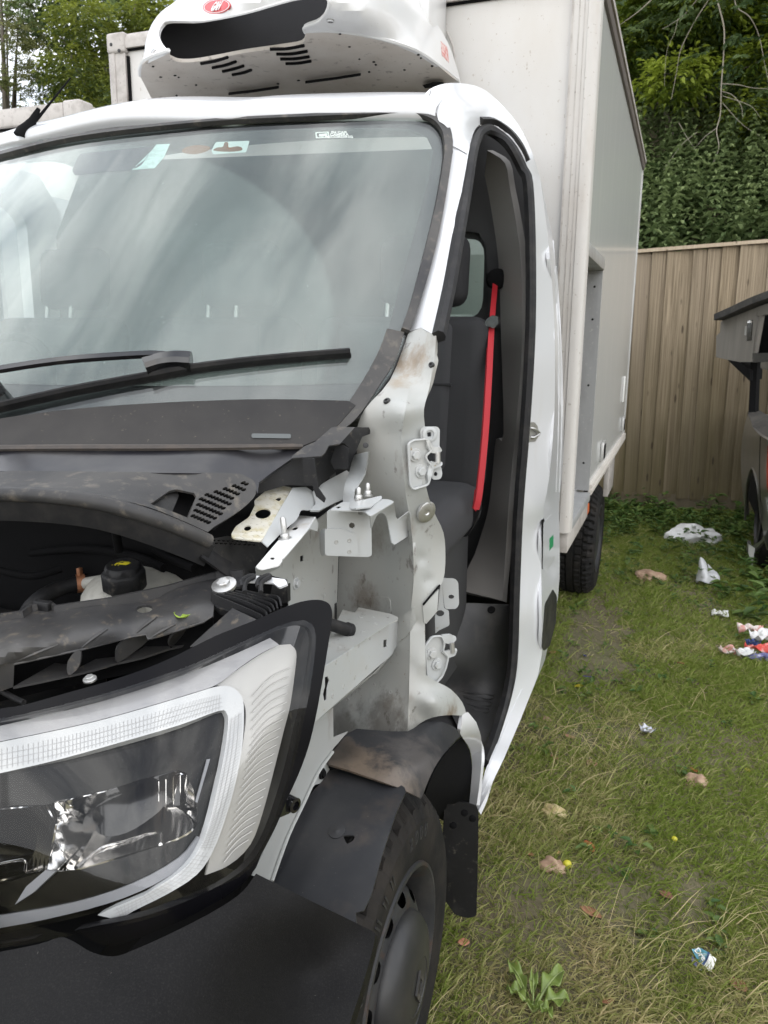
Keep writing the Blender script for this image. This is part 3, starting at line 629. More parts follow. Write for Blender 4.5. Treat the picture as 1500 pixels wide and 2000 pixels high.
# ---- cream bonnet hinge bracket
BHZ = plane3((452, 1046, 'z', 1.215), (546, 948, 'z', 1.262), (512, 1056, 'z', 1.208))
panel('bonnet_hinge_bracket', rnd(ZA((140, 718), (165, 676), (235, 628), (268, 562), (262, 540), (330, 482), (400, 458), (468, 470), (385, 610), (302, 755), (148, 738)), 5), BHZ, M['cream'], van, thick=0.0025, step=12,
      holes=[ell(*ZA((310, 608))[0], 15.5, 10, 16, -0.15), rnd(ZA((372, 532), (390, 518), (412, 524), (396, 544)), 3), ell(*ZA((228, 685))[0], 7.5, 5.5, 10, -.3)])
BHS = plane3((511, 1056, 'z', 1.207), (571, 951, 'z', 1.262), (560, 1040, 'x', -0.60))
panel('hinge_bracket_side', sm(ZA((302, 755), (385, 612), (468, 470)), 3)+sm(ZA((540, 466), (578, 496), (590, 550), (565, 588), (515, 590), (490, 640), (420, 700), (336, 786)), 3), BHS, M['apron_lt'], van, thick=0.002, step=14)
panel('hinge_bracket_beam', sm(ZA((575, 490), (640, 440), (755, 378)), 3)+ZA((775, 392), (768, 520), (690, 552), (610, 592), (560, 590), (592, 556)), tps([(610, 960, 'y', 1.3), (676, 920, 'y', 1.4), (683, 970, 'y', 1.38), (625, 995, 'y', 1.27), (605, 995, 'y', 1.26)]), M['apron_lt'], van, thick=0.004, step=14)
# ---- folded wing bracket with its two studs
F1 = plane3((640, 1000, 'y', 1.215), (726, 1033, 'y', 1.27), (640, 1080, 'y', 1.215))
hexh = ell(*ZA((784, 672))[0], 6.5, 6, 6, .3)
panel('wing_bracket', rnd(ZA((652, 600), (668, 586), (815, 590), (845, 594), (880, 625), (888, 690), (890, 832), (868, 840), (640, 832), (652, 690)), 5), F1, M['apron_lt'], van, holes=[hexh, rnd(ZA((815, 598), (848, 597), (850, 610), (836, 618), (817, 612)), 2)], thick=0.002, step=14)
wb = bpy.data.objects['wing_bracket']
F1b = plane3((640, 1000, 'y', 1.211), (726, 1033, 'y', 1.266), (640, 1080, 'y', 1.211))
panel('bracket_flap', rnd(ZA((640, 690), (742, 688), (752, 700), (800, 716), (814, 738), (818, 838), (640, 832)), 6), F1b, M['apron_lt'], wb, thick=0.002, step=14)
panel('bracket_flange', rnd(ZA((610, 705), (630, 688), (656, 690), (650, 818), (622, 838), (612, 800)), 5), plane3((640, 1034, 'y', 1.213), (624, 1040, 'y', 1.25), (640, 1080, 'y', 1.213)), M['apron_lt'], wb, thick=0.002, step=14)
TP = plane3((642, 995, 'z', 1.243), (770, 980, 'z', 1.243), (720, 1003, 'z', 1.24))
panel('bracket_top', rnd(ZA((664, 588), (735, 545), (850, 552), (940, 530), (985, 533), (1010, 546), (884, 622), (846, 594)), 5), TP, M['apron_lt'], wb, holes=[rnd(ZA((692, 574), (715, 566), (732, 572), (710, 582)), 1.5)], thick=0.002, step=14)
BRS = tps([(723, 1008, 'z', 1.24), (770, 980, 'z', 1.243), (726, 1035, 'x', -.49), (755, 1000, 'x', -.485), (770, 1062, 'x', -.475), (800, 1045, PSR(800, 1045)), (799, 1000, PSR(799, 1000))])
panel('bracket_side', ZA((882, 622), (1008, 546), (1018, 626), (1030, 640), (1085, 600), (1098, 720), (1012, 774), (996, 762))+sm(ZA((985, 700), (968, 628), (945, 606), (915, 622), (888, 690)), 3), BRS, M['apron_lt'], wb, holes=[ell(*ZA((876, 634))[0], 3.5, 5.5, 8)] if False else [], thick=0.002, step=12)
PLT = lambda px, py: TP(px, py)+Vector((0, 0, 0.005))
BRACE = tps([(700, 890, 'y', 1.36), (718, 885, 'x', -.50), (705, 935, 'y', 1.335), (672, 950, 'y', 1.31), (675, 980, 'y', 1.28), (715, 985, 'z', 1.249), (742, 970, 'z', 1.249), (690, 992, 'z', 1.249)])
panel('wing_brace', sm(ZA((790, 296), (772, 378), (746, 450), (736, 530), (742, 556), (780, 582)), 3)+rnd(ZA((880, 576), (943, 528), (942, 512), (800, 545), (790, 520), (802, 470)), 3)[2:]+sm(ZA((850, 400), (866, 330), (871, 280)), 3), BRACE, M['apron_lt'], van, thick=0.0025, step=12)
for q in ((820, 552), (868, 527)):
    a, n = nrm(PLT, *ZA(q)[0]); stud(a, (0, 0, 1), 0.0042, 0.020, M['zinc'], van)
# ---- black cowl corner piece
CE = tps([(570, 892, 'y', 1.235), (626, 890, 'y', 1.26), (642, 870, 'y', 1.28), (664, 866, 'y', 1.30), (650, 833, 'y', 1.335), (694, 834, 'y', 1.35), (595, 872, 'y', 1.27)])
panel('cowl_corner_top', ZA((464, 302), (530, 250), (590, 224), (680, 145), (800, 148), (720, 236), (660, 246), (640, 284), (620, 302), (466, 312)), CE, M['black_dusty'], van, thick=0.003, step=12)
panel('cowl_corner_flap', ZA((800, 148), (875, 150), (882, 168), (880, 184), (838, 200), (776, 350), (762, 374), (744, 340), (766, 256), (742, 232), (722, 236)), tps([(694, 834, 'y', 1.35), (722, 836, 'y', 1.37), (708, 853, 'y', 1.36), (684, 905, 'y', 1.33), (676, 870, 'y', 1.32), (665, 866, 'y', 1.30)]), M['black'], van, thick=0.003, step=12)
panel('cowl_corner_body', sm(ZA((270, 505), (283, 442), (330, 402), (450, 312)), 3)+ZA((622, 304), (660, 246), (722, 236), (764, 258), (758, 378), (700, 386), (622, 450), (600, 482), (580, 462), (440, 456), (350, 482)), tps([(500, 960, 'y', 1.2), (565, 895, 'y', 1.25), (626, 892, 'y', 1.30), (660, 870, 'y', 1.34), (678, 880, 'y', 1.37), (655, 922, 'y', 1.35), (615, 955, 'y', 1.29), (560, 948, 'y', 1.24)]), M['black'], van, thick=0.003, step=14)
panel('cowl_corner_rib', ZA((520, 310), (572, 312), (578, 460), (528, 445)), YP(1.232), M['black'], van, thick=0.003, step=14)
panel('cowl_corner_rib', ZA((570, 312), (582, 318), (600, 470), (640, 528), (634, 550), (592, 516), (574, 462)), YP(1.222), M['black'], van, thick=0.004, step=12)
panel('cowl_corner_rib', ZA((700, 240), (726, 238), (765, 262), (762, 372), (690, 372), (668, 330)), YP(1.31), M['black'], van, thick=0.004, step=12)
bolt(P(*ZA((857, 245))[0], 'y', 1.352), (0.3, -.9, .2), 0.0035, M['hubcap'], van)

# ---- door hinges left on the post
def hinge(c, nvec, base, arm1, arm2, pin, bolts, nm):
    h = bpy.data.objects.new(nm, None); col.objects.link(h); h.parent = van; h.matrix_parent_inverse = world_of(van).inverted()
    pl = plane(c, nvec); n = Vector(nvec).normalized()
    pl2 = plane(Vector(c)+n*0.006, nvec)
    v = panel('hinge_plate', rnd(ZA(*base), 5), pl, M['apron_lt'], h, thick=0.006, step=12)
    rim = rnd(ZA(*base), 5); cxm = sum(p[0] for p in rim)/len(rim); cym = sum(p[1] for p in rim)/len(rim)
    tube('hinge_rim', [pl2(*p) for p in rim+[rim[0]]], 0.0022, M['apron_lt'], h, 6, sub=1)
    for nm_, arm in (('hinge_arm', arm1), ('hinge_arm', arm2)):
        panel(nm_, rnd(ZA(*arm), 3), tps([(q[0], q[1], pl(*q)+n*(0.012 if k % 2 else 0.009)) for k, q in enumerate(ZA(*arm))]), M['apron_lt'], h, thick=0.006, step=10)
    p1, p2 = [pl(*ZA(q)[0])+n*0.006 for q in pin]
    tube('hinge_pin', [p1, p2], 0.0055, M['zinc'], h, 10, sub=1)
    for b in bolts: bolt(pl(*ZA(b)[0])+n*0.001, n, 0.0085, M['apron_lt'], h)
    return h
UH = P(835, 905, 'x', -.430); LH = P(855, 1295, 'x', -.415)
hinge(UH, (.75, -.66, .05), [(1085, 236), (1112, 218), (1186, 212), (1200, 244), (1212, 270), (1178, 300), (1182, 322), (1215, 362), (1204, 410), (1190, 455), (1112, 480), (1096, 462)],
      [(1178, 214), (1200, 222), (1214, 252), (1258, 256), (1266, 276), (1240, 288), (1206, 286), (1190, 256)], [(1192, 452), (1206, 412), (1218, 372), (1266, 352), (1266, 332), (1212, 334), (1192, 362), (1186, 400)], [(1230, 278), (1232, 338)], [(1120, 298), (1150, 384)], 'door_hinge')
hinge(LH, (.75, -.66, .05), [(1175, 1312), (1212, 1264), (1262, 1260), (1278, 1300), (1268, 1340), (1298, 1372), (1284, 1432), (1264, 1478), (1216, 1528), (1190, 1520)],
      [(1262, 1254), (1312, 1252), (1338, 1262), (1340, 1284), (1312, 1306), (1278, 1298)], [(1262, 1346), (1300, 1340), (1338, 1322), (1346, 1338), (1334, 1366), (1300, 1378)], [(1306, 1290), (1310, 1345)], [(1208, 1356), (1236, 1412)], 'door_hinge')
UT = plane(P(840, 850, 'x', -.43), (.6, -.8, .05))
panel('hinge_tab', rnd(ZA((1148, 162), (1166, 145), (1240, 145), (1252, 160), (1250, 262), (1216, 268), (1198, 240), (1184, 212), (1152, 214)), 7), UT, M['apron_lt'], van, holes=[rnd(ZA((1184, 176), (1206, 174), (1208, 198), (1186, 200)), 2)], thick=0.003, step=12)
lathe('hinge_tab_washer', UT(*ZA((1196, 187))[0]), (.6, -.8, .05), [(0.0145, -.001), (0.0145, 0.0025), (0.013, 0.0035), (0.0085, 0.0035), (0.0085, -.001)], M['apron_lt'], van, 20, capped=False)
panel('hinge_tab', rnd(ZA((1206, 370), (1258, 350), (1266, 400), (1256, 425), (1212, 430)), 6), UT, M['apron_lt'], van, holes=[ell(*ZA((1230, 398))[0], 3.6, 4.4, 8)], thick=0.003, step=12)
MT = plane(P(875, 1160, 'x', -.425), (.35, -.93, .05))
panel('door_check_bracket', rnd(ZA((1262, 958), (1275, 952), (1330, 955), (1350, 972), (1355, 1092), (1340, 1116), (1278, 1118)), 6), MT, M['apron_lt'], van, holes=[ell(*ZA((1313, 1052))[0], 5.8, 4.4, 8)], thick=0.0025, step=12)
panel('door_check_bracket', rnd(ZA((1250, 1020), (1262, 960), (1275, 1116), (1300, 1124), (1304, 1204), (1244, 1232), (1228, 1250), (1226, 1150), (1240, 1128)), 4), MT, M['apron_lt'], van, holes=[ell(*ZA((1254, 1140))[0], 8, 6.4, 10)], thick=0.0025, step=12)
# ---- rubber hose stub poking out beside the lamp
hs = P(*ZA((775, 1232))[0], 'z', 1.005); hb = P(*ZA((640, 1190))[0], 'z', 1.035)
dv = (hs-hb).normalized()
lathe('hose_stub', hb, dv, [(0.011, -0.03), (0.011, 0.0), (0.0118, (hs-hb).length-0.012), (0.0138, (hs-hb).length-0.010), (0.0138, (hs-hb).length), (0.0085, (hs-hb).length+0.0005), (0.0075, (hs-hb).length-0.02), (0.0001, (hs-hb).length-0.021)], M['rubber'], van, 22)

# ---- front edge of the inner wing, beside the arch liner
FE = XP(-0.535)
panel('wing_edge', sm(ZG((600, 236), (545, 300), (505, 350), (482, 430), (494, 470), (484, 515), (440, 540), (390, 565), (310, 720), (205, 1000), (165, 1118)), 3)+ZG((40, 1080))+sm(ZG((100, 950), (200, 720), (330, 380), (420, 110), (512, 90)), 3)+ZG((514, 270)), FE, M['apron'], van, thick=0.002, step=20, holes=[ell(*ZG((440, 482))[0], 5, 6, 8)])
tube('wing_edge_bead', [FE(*q)+Vector((.003, -.003, 0)) for q in sm(ZG((505, 350), (420, 470), (340, 640), (240, 850), (150, 1100)), 3)], 0.003, M['apron'], van, 6, sub=1)
bolt(FE(*ZG((440, 482))[0])+Vector((.003, 0, 0)), (1, 0, 0), 0.0065, M['matt_black'], van)
panel('post_tab', ZG((636, 238), (872, 258), (858, 286), (640, 266)), tps([(692, 1430, 'y', 1.345), (770, 1436, 'y', 1.33), (766, 1445, 'y', 1.31), (694, 1438, 'y', 1.32)]), M['apron'], van, thick=0.002, step=14)
# arch flare at the rear of the wheel opening
FL = tps([(903, 1435, 'x', -.37), (913, 1392, 'x', -.368), (938, 1440, 'x', -.355), (940, 1485, 'x', -.355), (930, 1570, 'x', -.36), (918, 1567, 'x', -.38), (920, 1465, 'x', -.385)])
panel('arch_flare', sm(ZG((1256, 250), (1266, 180), (1272, 138), (1302, 122)), 3)+sm(ZG((1350, 180), (1378, 268), (1382, 400), (1368, 560), (1352, 668)), 3)+sm(ZG((1310, 655), (1326, 450), (1312, 340), (1268, 268)), 3), FL, M['white'], van, thick=0.008, step=14)
# ---- wheel arch liner, in two loose pieces
LR = tps([(640, 1490, 'y', 1.165), (700, 1440, 'y', 1.26), (780, 1500, 'y', 1.2), (825, 1557, 'x', -.37), (899, 1437, 'x', -.368), (862, 1412, 'y', 1.42), (850, 1485, 'x', -.372), (790, 1432, 'y', 1.33), (720, 1520, 'y', 1.16)])
M['liner_b'] = pbr('arch_liner_dirty', (0.016, 0.017, 0.020), 0.4, spec=.45, layers=[((0.06, 0.058, 0.056), 5, 0.45, 0.8, 0.6, I3), ((0.2, 0.18, 0.15), 260, 0.70, 0.74, 0.7, I3)], spots=[(LR(690, 1500), .09, (.15, .115, .085), .85), (LR(770, 1530), .07, (.14, .11, .085), .8), (LR(660, 1470), .05, (.02, .018, .016), .8), (LR(815, 1480), .09, (.09, .08, .075), .6)])
panel('arch_liner', sm(ZG((482, 426), (478, 400), (550, 300), (600, 244)), 3)+ZG((650, 220), (860, 235))+sm(ZG((950, 235), (1050, 185), (1140, 176), (1226, 215), (1258, 264)), 3)+sm(ZG((1180, 335), (1105, 450), (1055, 560), (1028, 630)), 3)+sm(ZG((900, 567), (620, 468), (500, 432)), 3), LR, M['liner_b'], van, thick=0.004, step=16, label='rear half of the wheel arch liner, dirty and hanging loose')
def cyl_x(r, yc=1.20, zc=0.345):
    def f(px, py):
        d = ray(px, py); oy, oz = -yc, CAM_H-zc; a = d.y**2+d.z**2; b = 2*(oy*d.y+oz*d.z); c = oy*oy+oz*oz-r*r; D = max(b*b-4*a*c, 0)
        return EYE+d*((-b-math.sqrt(D))/(2*a))
    return f
LF = cyl_x(0.422)
panel('arch_liner', sm(ZG((455, 470), (620, 452), (900, 545), (938, 586)), 3)+sm(ZG((880, 720), (800, 960), (740, 1180), (692, 1286)), 3)+ZG((645, 1298), (650, 1370), (640, 1420), (400, 1330), (150, 1200), (168, 1116))+sm(ZG((260, 850), (370, 620), (455, 520)), 3), LF, M['liner'], van, thick=0.003, step=18, holes=[sm(ZG((572, 850), (590, 845), (632, 846), (636, 862), (622, 880), (596, 894), (585, 880)), 3, True)], label='front half of the wheel arch liner with a torn hole')
a, n = nrm(LF, *ZG((532, 820))[0]); lathe('liner_rivet', a, n, [(0.014, -0.001), (0.014, 0.0012), (0.012, 0.0016), (0.006, 0.001), (0.004, 0.002), (0.0001, 0.002)], M['liner'], van, 18)
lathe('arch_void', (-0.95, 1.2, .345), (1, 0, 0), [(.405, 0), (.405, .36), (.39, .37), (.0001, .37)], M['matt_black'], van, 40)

# ---- spot welds along the flanges
wm = pbr('weld_mark', (.36, .36, .345), .5)
for surf, lst in ((rail_s, [(700, 1400), (760, 1355), (820, 1312), (880, 1270), (930, 1232), (680, 1580), (740, 1530), (800, 1480), (860, 1428)]), (rail_t, [(720, 1320), (780, 1270), (840, 1235), (910, 1195), (830, 1160), (900, 1160)]), (F1b, [(770, 752), (770, 812), (700, 760)]), (INP, [(560, 760), (575, 860), (600, 960), (610, 700), (640, 1040), (520, 960)]), (PST, [(1065, 640), (1070, 690), (1085, 1140), (1080, 1200), (860, 1080), (930, 1085), (790, 1300), (900, 1520), (990, 1560), (760, 1600), (1040, 760), (1130, 620)]), (FE, [(470, 1640), (440, 1760), (520, 1580)])):
    for q in ZA(*lst):
        a, n = nrm(surf, *q); lathe('spot_weld', a, n, [(.0042, -.001), (.0042, .0004), (.0032, .0008), (.0022, .0001), (.0001, .0001)], wm, van, 10)
# ---- headlight
LA = [(0, 1385, 'y', .70), (-80, 1400, 'y', .69), (0, 1600, 'y', .645), (-80, 1650, 'y', .63), (0, 1835, 'y', .60), (-80, 1850, 'y', .595), (150, 1370, 'y', .725), (300, 1310, 'y', .775), (300, 1500, 'y', .70), (190, 1790, 'y', .615), (250, 1830, 'y', .62), (350, 1740, 'y', .655), (460, 1500, 'y', .765), (450, 1260, 'y', .845), (560, 1210, 'y', .915), (645, 1185, 'x', -.435), (600, 1480, 'x', -.43), (560, 1580, 'x', -.432), (495, 1708, 'x', -.442), (520, 1400, 'y', .835)]
def lamp(d):
    s = tps(LA); return lambda px, py: s(px, py)+ray(px, py)*d
lamp_root = bpy.data.objects.new('headlight', None); col.objects.link(lamp_root); lamp_root.parent = van; lamp_root.matrix_parent_inverse = world_of(van).inverted()
rim_top = ZB((-120, 745), (0, 716), (100, 700), (280, 650), (450, 602), (600, 552), (720, 502), (800, 462), (900, 412), (1000, 372), (1090, 336), (1180, 296), (1260, 268), (1330, 260), (1374, 274), (1390, 310), (1386, 370), (1366, 500), (1346, 620), (1320, 760), (1290, 880), (1250, 990), (1200, 1100), (1150, 1220), (1062, 1385))
rim_bot = ZM((1000, 90), (950, 150), (860, 215), (700, 300), (520, 372), (440, 396), (370, 380), (300, 338), (240, 332), (150, 362), (0, 396), (-120, 415))
out = sm(rim_top, 3)[:-1]+sm(rim_bot, 3)
inn = sm(ZB((-120, 790), (0, 770), (200, 725), (400, 675), (600, 615), (800, 545), (1000, 455), (1150, 390), (1235, 365), (1285, 375), (1305, 420), (1300, 520), (1280, 660), (1250, 800), (1215, 960), (1165, 1130), (1110, 1270), (1040, 1370), (930, 1450), (760, 1530), (580, 1590), (400, 1625), (200, 1668), (0, 1700), (-120, 1720)), 3)
lens_m = glassy('lens_plastic', (0.95, 0.95, 0.945), 0.028, 0.0)
panel('lamp_rim', out, lamp(0.0), M['rim_black'], lamp_root, holes=[inn], thick=0.012, step=16)
lc = Vector((sum(p[0] for p in inn)/len(inn), sum(p[1] for p in inn)/len(inn)))
lens = panel('lamp_lens', [tuple(lc+(Vector(p[:2])-lc)*1.03) for p in inn], lamp(-0.004), lens_m, lamp_root, thick=0, step=14)
panel('lamp_bowl', inn, lamp(0.19), M['gloss_black'], lamp_root, thick=0.004, step=26)
M['drl'] = pbr('light_guide', (0.50, 0.51, 0.515), 0.18, coat=0.7)
M['frost'] = pbr('indicator_reflector', (0.44, 0.432, 0.412), 0.28, metal=0.2, coat=0.5)
M['chrome'] = pbr('chrome_reflector', (0.92, 0.91, 0.90), 0.06, metal=1.0)
M['chrome_rib'] = None
def ribbed(name, colr, rough, scale, axis, metal=1.0, stg=0.6):
    m, t, o = new_mat(name); b = N(t, 'ShaderNodeBsdfPrincipled'); t.links.new(b.outputs[0], o.inputs[0])
    b.inputs['Base Color'].default_value = (*colr, 1); b.inputs['Metallic'].default_value = metal; b.inputs['Roughness'].default_value = rough
    w = N(t, 'ShaderNodeTexWave'); w.inputs['Scale'].default_value = scale; w.bands_direction = axis; t.links.new(coords(t), w.inputs['Vector'])
    bp = N(t, 'ShaderNodeBump'); bp.inputs['Strength'].default_value = stg; bp.inputs['Distance'].default_value = 0.002
    t.links.new(w.outputs['Fac'], bp.inputs['Height']); t.links.new(bp.outputs[0], b.inputs['Normal']); return m
M['chrome_rib'] = ribbed('ribbed_reflector', (0.86, 0.84, 0.81), 0.14, 34, 'DIAGONAL', stg=.10)
panel('lamp_top_sheen', sm(ZB((-120, 808), (0, 788), (200, 742), (400, 692), (600, 632), (800, 564), (1000, 480), (1130, 420)), 3)+sm(ZB((1168, 448), (1090, 486), (1000, 546), (905, 616), (800, 652), (600, 712), (400, 767), (200, 812), (0, 853), (-120, 877)), 3), lamp(0.022), pbr('lamp_sheen_plastic', (.36, .36, .37), .2, coat=.6, layers=[((.26, .26, .27), 18, .45, .65, .6, (1, 1, 4))]), lamp_root, thick=.004, step=16)  # white plastic strip, with the lens's reflection of the sky put into its colour
# white indicator field with raised ribs
fr = sm(ZB((1215, 446), (1240, 478), (1235, 560), (1215, 700), (1190, 800), (1150, 960), (1100, 1150), (1048, 1285), (960, 1370), (862, 1412)), 3)+sm(ZB((880, 1330), (950, 1150), (990, 1000), (1018, 850), (1030, 750), (1020, 690), (985, 640), (905, 618)), 3)+sm(ZB((1000, 548), (1090, 488), (1165, 450)), 3)
FRS = lamp(0.030)
panel('indicator_reflector', fr, FRS, M['frost'], lamp_root, thick=0.003, step=16)
for k in range(21):
    y0 = 545+k*36; xr = float(np.interp(y0, [478, 700, 800, 960, 1150, 1285, 1370], [1240, 1215, 1190, 1150, 1100, 1048, 960]))-16; xl = max(1040-(y0-740)*0.23, 880) if y0 > 700 else 1040
    yl = y0+98-k*1.2
    pts = sm(ZB((xr, y0), (xr-0.45*(xr-xl), y0+38), (xl+18, yl+20)), 4)
    tube('indicator_rib', [lamp(0.026)(*p) for p in pts], 0.0007, M['frost'], lamp_root, 5, sub=1)
# daytime light guide
drl = sm(ZB((-120, 880), (0, 856), (200, 815), (400, 770), (600, 715), (800, 655), (900, 625), (958, 622), (1000, 648), (1020, 700), (1016, 850), (992, 1000), (952, 1150), (892, 1312), (822, 1412), (700, 1492), (560, 1562), (500, 1602)), 3)+ZB((408, 1580), (470, 1550))+sm(ZB((600, 1498), (750, 1402), (830, 1310), (875, 1200), (910, 1050), (940, 900), (955, 780), (948, 735), (915, 725), (750, 785), (500, 858), (250, 928), (0, 986), (-120, 1010)), 3)
panel('light_guide', drl, lamp(0.020), M['drl'], lamp_root, thick=0.012, step=14)
cut = pbr('light_guide_lines', (0.36, 0.36, 0.36), 0.4)
DG = lamp(0.0195)
def ladder(o, i, n, par):
    bm = bmesh.new()
    for k in range(1, n):
        u = k/n
        def at(l, u):
            x = u*(len(l)-1); j = min(int(x), len(l)-2); a, b = Vector(l[j]), Vector(l[j+1]); return a+(b-a)*(x-j)
        a, b = at(o, u), at(i, u); t = (at(o, min(u+.01, 1))-at(o, u)).normalized()*0.6
        q = [DG(*(a+(b-a)*.06-t)), DG(*(a+(b-a)*.94-t)), DG(*(a+(b-a)*.94+t)), DG(*(a+(b-a)*.06+t))]
        bm.faces.new([bm.verts.new(v) for v in q])
    for w in (0.3, 0.55, 0.8):
        l = []
        for k in range(31):
            u = k/30; x = u*(len(o)-1); j = min(int(x), len(o)-2); a = Vector(o[j]).lerp(Vector(o[j+1]), x-j)
            x = u*(len(i)-1); j = min(int(x), len(i)-2); b = Vector(i[j]).lerp(Vector(i[j+1]), x-j); l.append(a+(b-a)*w)
        for k in range(30):
            a, b = l[k], l[k+1]; n_ = Vector((-(b-a).y, (b-a).x)).normalized()*0.5
            bm.faces.new([bm.verts.new(DG(*v)) for v in (a-n_, b-n_, b+n_, a+n_)])
    return bm_obj('light_guide_lines', bm, cut, par, smooth=0)
lg = bpy.data.objects['light_guide']
ladder(sm(ZB((1018, 720), (1014, 850), (990, 1000), (950, 1150), (890, 1310)), 4), sm(ZB((958, 760), (940, 900), (910, 1050), (875, 1200), (832, 1308)), 4), 46, lg)
ladder(sm(ZB((885, 1320), (820, 1412), (700, 1492), (560, 1562), (500, 1600)), 4), sm(ZB((828, 1312), (750, 1402), (650, 1468), (560, 1516), (470, 1552)), 4), 22, lg)
ladder(sm(ZB((-60, 890), (200, 840), (400, 795), (600, 740), (800, 680), (930, 650)), 4), sm(ZB((-60, 990), (200, 935), (400, 882), (600, 825), (760, 775), (930, 720)), 4), 60, lg)
# reflector bowls
BW = tps([(105, 1565, 'y', .76), (200, 1540, 'y', .78), (345, 1505, 'y', .80), (385, 1580, 'y', .77), (300, 1650, 'y', .72), (90, 1700, 'y', .70), (110, 1620, 'y', .74), (250, 1590, 'y', .86), (330, 1560, 'y', .85), (180, 1620, 'y', .80)])
bowl = sm(ZB((228, 1108), (440, 1062), (600, 1020), (735, 976)), 3)+sm(ZB((790, 1015), (818, 1090), (822, 1170), (800, 1228), (660, 1290), (330, 1388), (195, 1392)), 3)+sm(ZB((225, 1290), (240, 1190)), 2)
panel('lamp_reflector', bowl, BW, M['chrome'], lamp_root, thick=0.002, step=10)
up = sm(ZB((300, 1108), (440, 1065), (560, 1035), (545, 1100), (410, 1200), (330, 1280), (290, 1200)), 3, True)
panel('lamp_reflector_wing', ZB((232, 1112), (440, 1064), (450, 1090), (415, 1200), (330, 1300), (240, 1390), (196, 1390), (226, 1290), (242, 1190)), lambda px, py: BW(px, py)-ray(px, py)*0.006, M['chrome_rib'], lamp_root, thick=0.002, step=12)
panel('lamp_shade', sm(ZB((420, 1200), (520, 1140), (640, 1112), (740, 1130), (798, 1180), (800, 1225), (700, 1275), (500, 1335), (320, 1388), (340, 1330)), 3, True), lambda px, py: BW(px, py)-ray(px, py)*0.03, M['chrome_rib'], lamp_root, thick=0.002, step=12)
tube('lamp_trim', [BW(*q)-ray(*q)*0.034 for q in ZB((320, 1380), (420, 1300), (520, 1272), (660, 1232), (672, 1285))], 0.0022, M['chrome'], lamp_root, 8, sub=3)
lfb = ZB((-120, 1160), (0, 1140), (190, 1122), (232, 1200), (215, 1300), (196, 1392), (0, 1432), (-120, 1450))
panel('lamp_reflector', lfb, tps([(-50, 1590, 'y', .76), (0, 1585, 'y', .76), (90, 1575, 'y', .74), (100, 1640, 'y', .73), (90, 1700, 'y', .70), (-50, 1720, 'y', .69), (20, 1640, 'y', .82)]), M['chrome_rib'], lamp_root, thick=0.002, step=12)
tube('lamp_trim', [P(*q, 'y', .735) for q in ZB((-60, 1378), (60, 1352), (104, 1352), (106, 1395))], 0.002, M['chrome'], lamp_root, 8, sub=3)
for k in range(9):
    xa, xb_ = 545+k*30, 573+k*30; ya, yb_ = 1046-k*8.5, 1126-abs(k-4)*3+(14 if k > 6 else 0)
    d0 = .012; r1, r2 = random.uniform(-.016, .016), random.uniform(-.012, .012)
    q = ZB((xa, ya+8), (xb_, ya), (xb_, yb_), (xa, yb_+2))
    panel('reflector_facet', q, tps([(q[0][0], q[0][1], BW(*q[0])-ray(*q[0])*(d0+r1)), (q[1][0], q[1][1], BW(*q[1])-ray(*q[1])*(d0-r1)), (q[2][0], q[2][1], BW(*q[2])-ray(*q[2])*(d0-r1+r2+.012)), (q[3][0], q[3][1], BW(*q[3])-ray(*q[3])*(d0+r1+r2+.012))]), M['chrome'], lamp_root, thick=.001, step=8)
# dark inner bezel in front of the bowls, with pale strip and blade
BZ = lamp(0.036)
M['bezel'] = pbr('smoked_bezel', (0.006, 0.0057, 0.005), 0.15, spec=.2)
panel('lamp_bezel', sm(ZB((-120, 1012), (0, 988), (250, 930), (500, 860), (750, 787), (912, 728), (946, 740), (952, 790), (938, 900), (908, 1050), (873, 1200), (828, 1308), (748, 1400), (600, 1496), (470, 1550), (300, 1596), (0, 1660), (-120, 1680)), 3), BZ, M['bezel'], lamp_root, thick=0.003, step=16,
      holes=[sm(ZB((232, 1104), (440, 1058), (735, 972), (792, 1012), (822, 1090), (826, 1170), (804, 1232), (660, 1294), (330, 1392), (190, 1396), (-100, 1450), (-100, 1160), (190, 1118)), 2, True)])
BZ2 = lamp(0.030)
M['bez_grey'] = pbr('grey_lamp_strip', (0.20, 0.205, 0.22), 0.35)
panel('lamp_strip', sm(ZB((-120, 1600), (0, 1582), (300, 1530), (550, 1450), (750, 1340), (828, 1250)), 3)+sm(ZB((852, 1262), (800, 1350), (650, 1450), (450, 1532), (200, 1596), (0, 1634), (-120, 1655)), 3), BZ2, M['bez_grey'], lamp_root, thick=0.004, step=14)
panel('lamp_blade', ZB((62, 1536), (110, 1460), (190, 1392), (232, 1398), (140, 1485)), BZ2, M['bez_grey'], lamp_root, thick=0.004, step=12)
panel('lamp_rod', ZB((866, 928), (880, 926), (826, 1110), (818, 1106)), BZ2, M['bez_grey'], lamp_root, thick=0.002, step=12)
# lamp fixings on the side
for q, r_ in ((ZG((280, 665)), 0.011),):
    a = P(*q[0], 'x', -.465); lathe('lamp_fixing', a, (1, -.3, 0), [(r_, -0.03), (r_, 0.004), (r_*.6, 0.005), (r_*.5, -.002), (0.0001, -.002)], M['gloss_black'], lamp_root, 16)
panel('lamp_fixing_arm', rnd(ZG((205, 660), (265, 625), (300, 630), (305, 680), (260, 715), (190, 745)), 5), XP(-0.468), M['gloss_black'], lamp_root, thick=0.008, step=10)
# side of the lamp housing
panel('lamp_housing', sm(ZB((1390, 310), (1386, 370), (1366, 500), (1346, 620), (1320, 760), (1290, 880), (1250, 990), (1200, 1100), (1150, 1220), (1062, 1385)), 3)+ZB((1010, 1400), (1050, 1200), (1150, 900), (1250, 500), (1300, 300)), lamp(0.05), M['black'], lamp_root, thick=0.03, step=20)
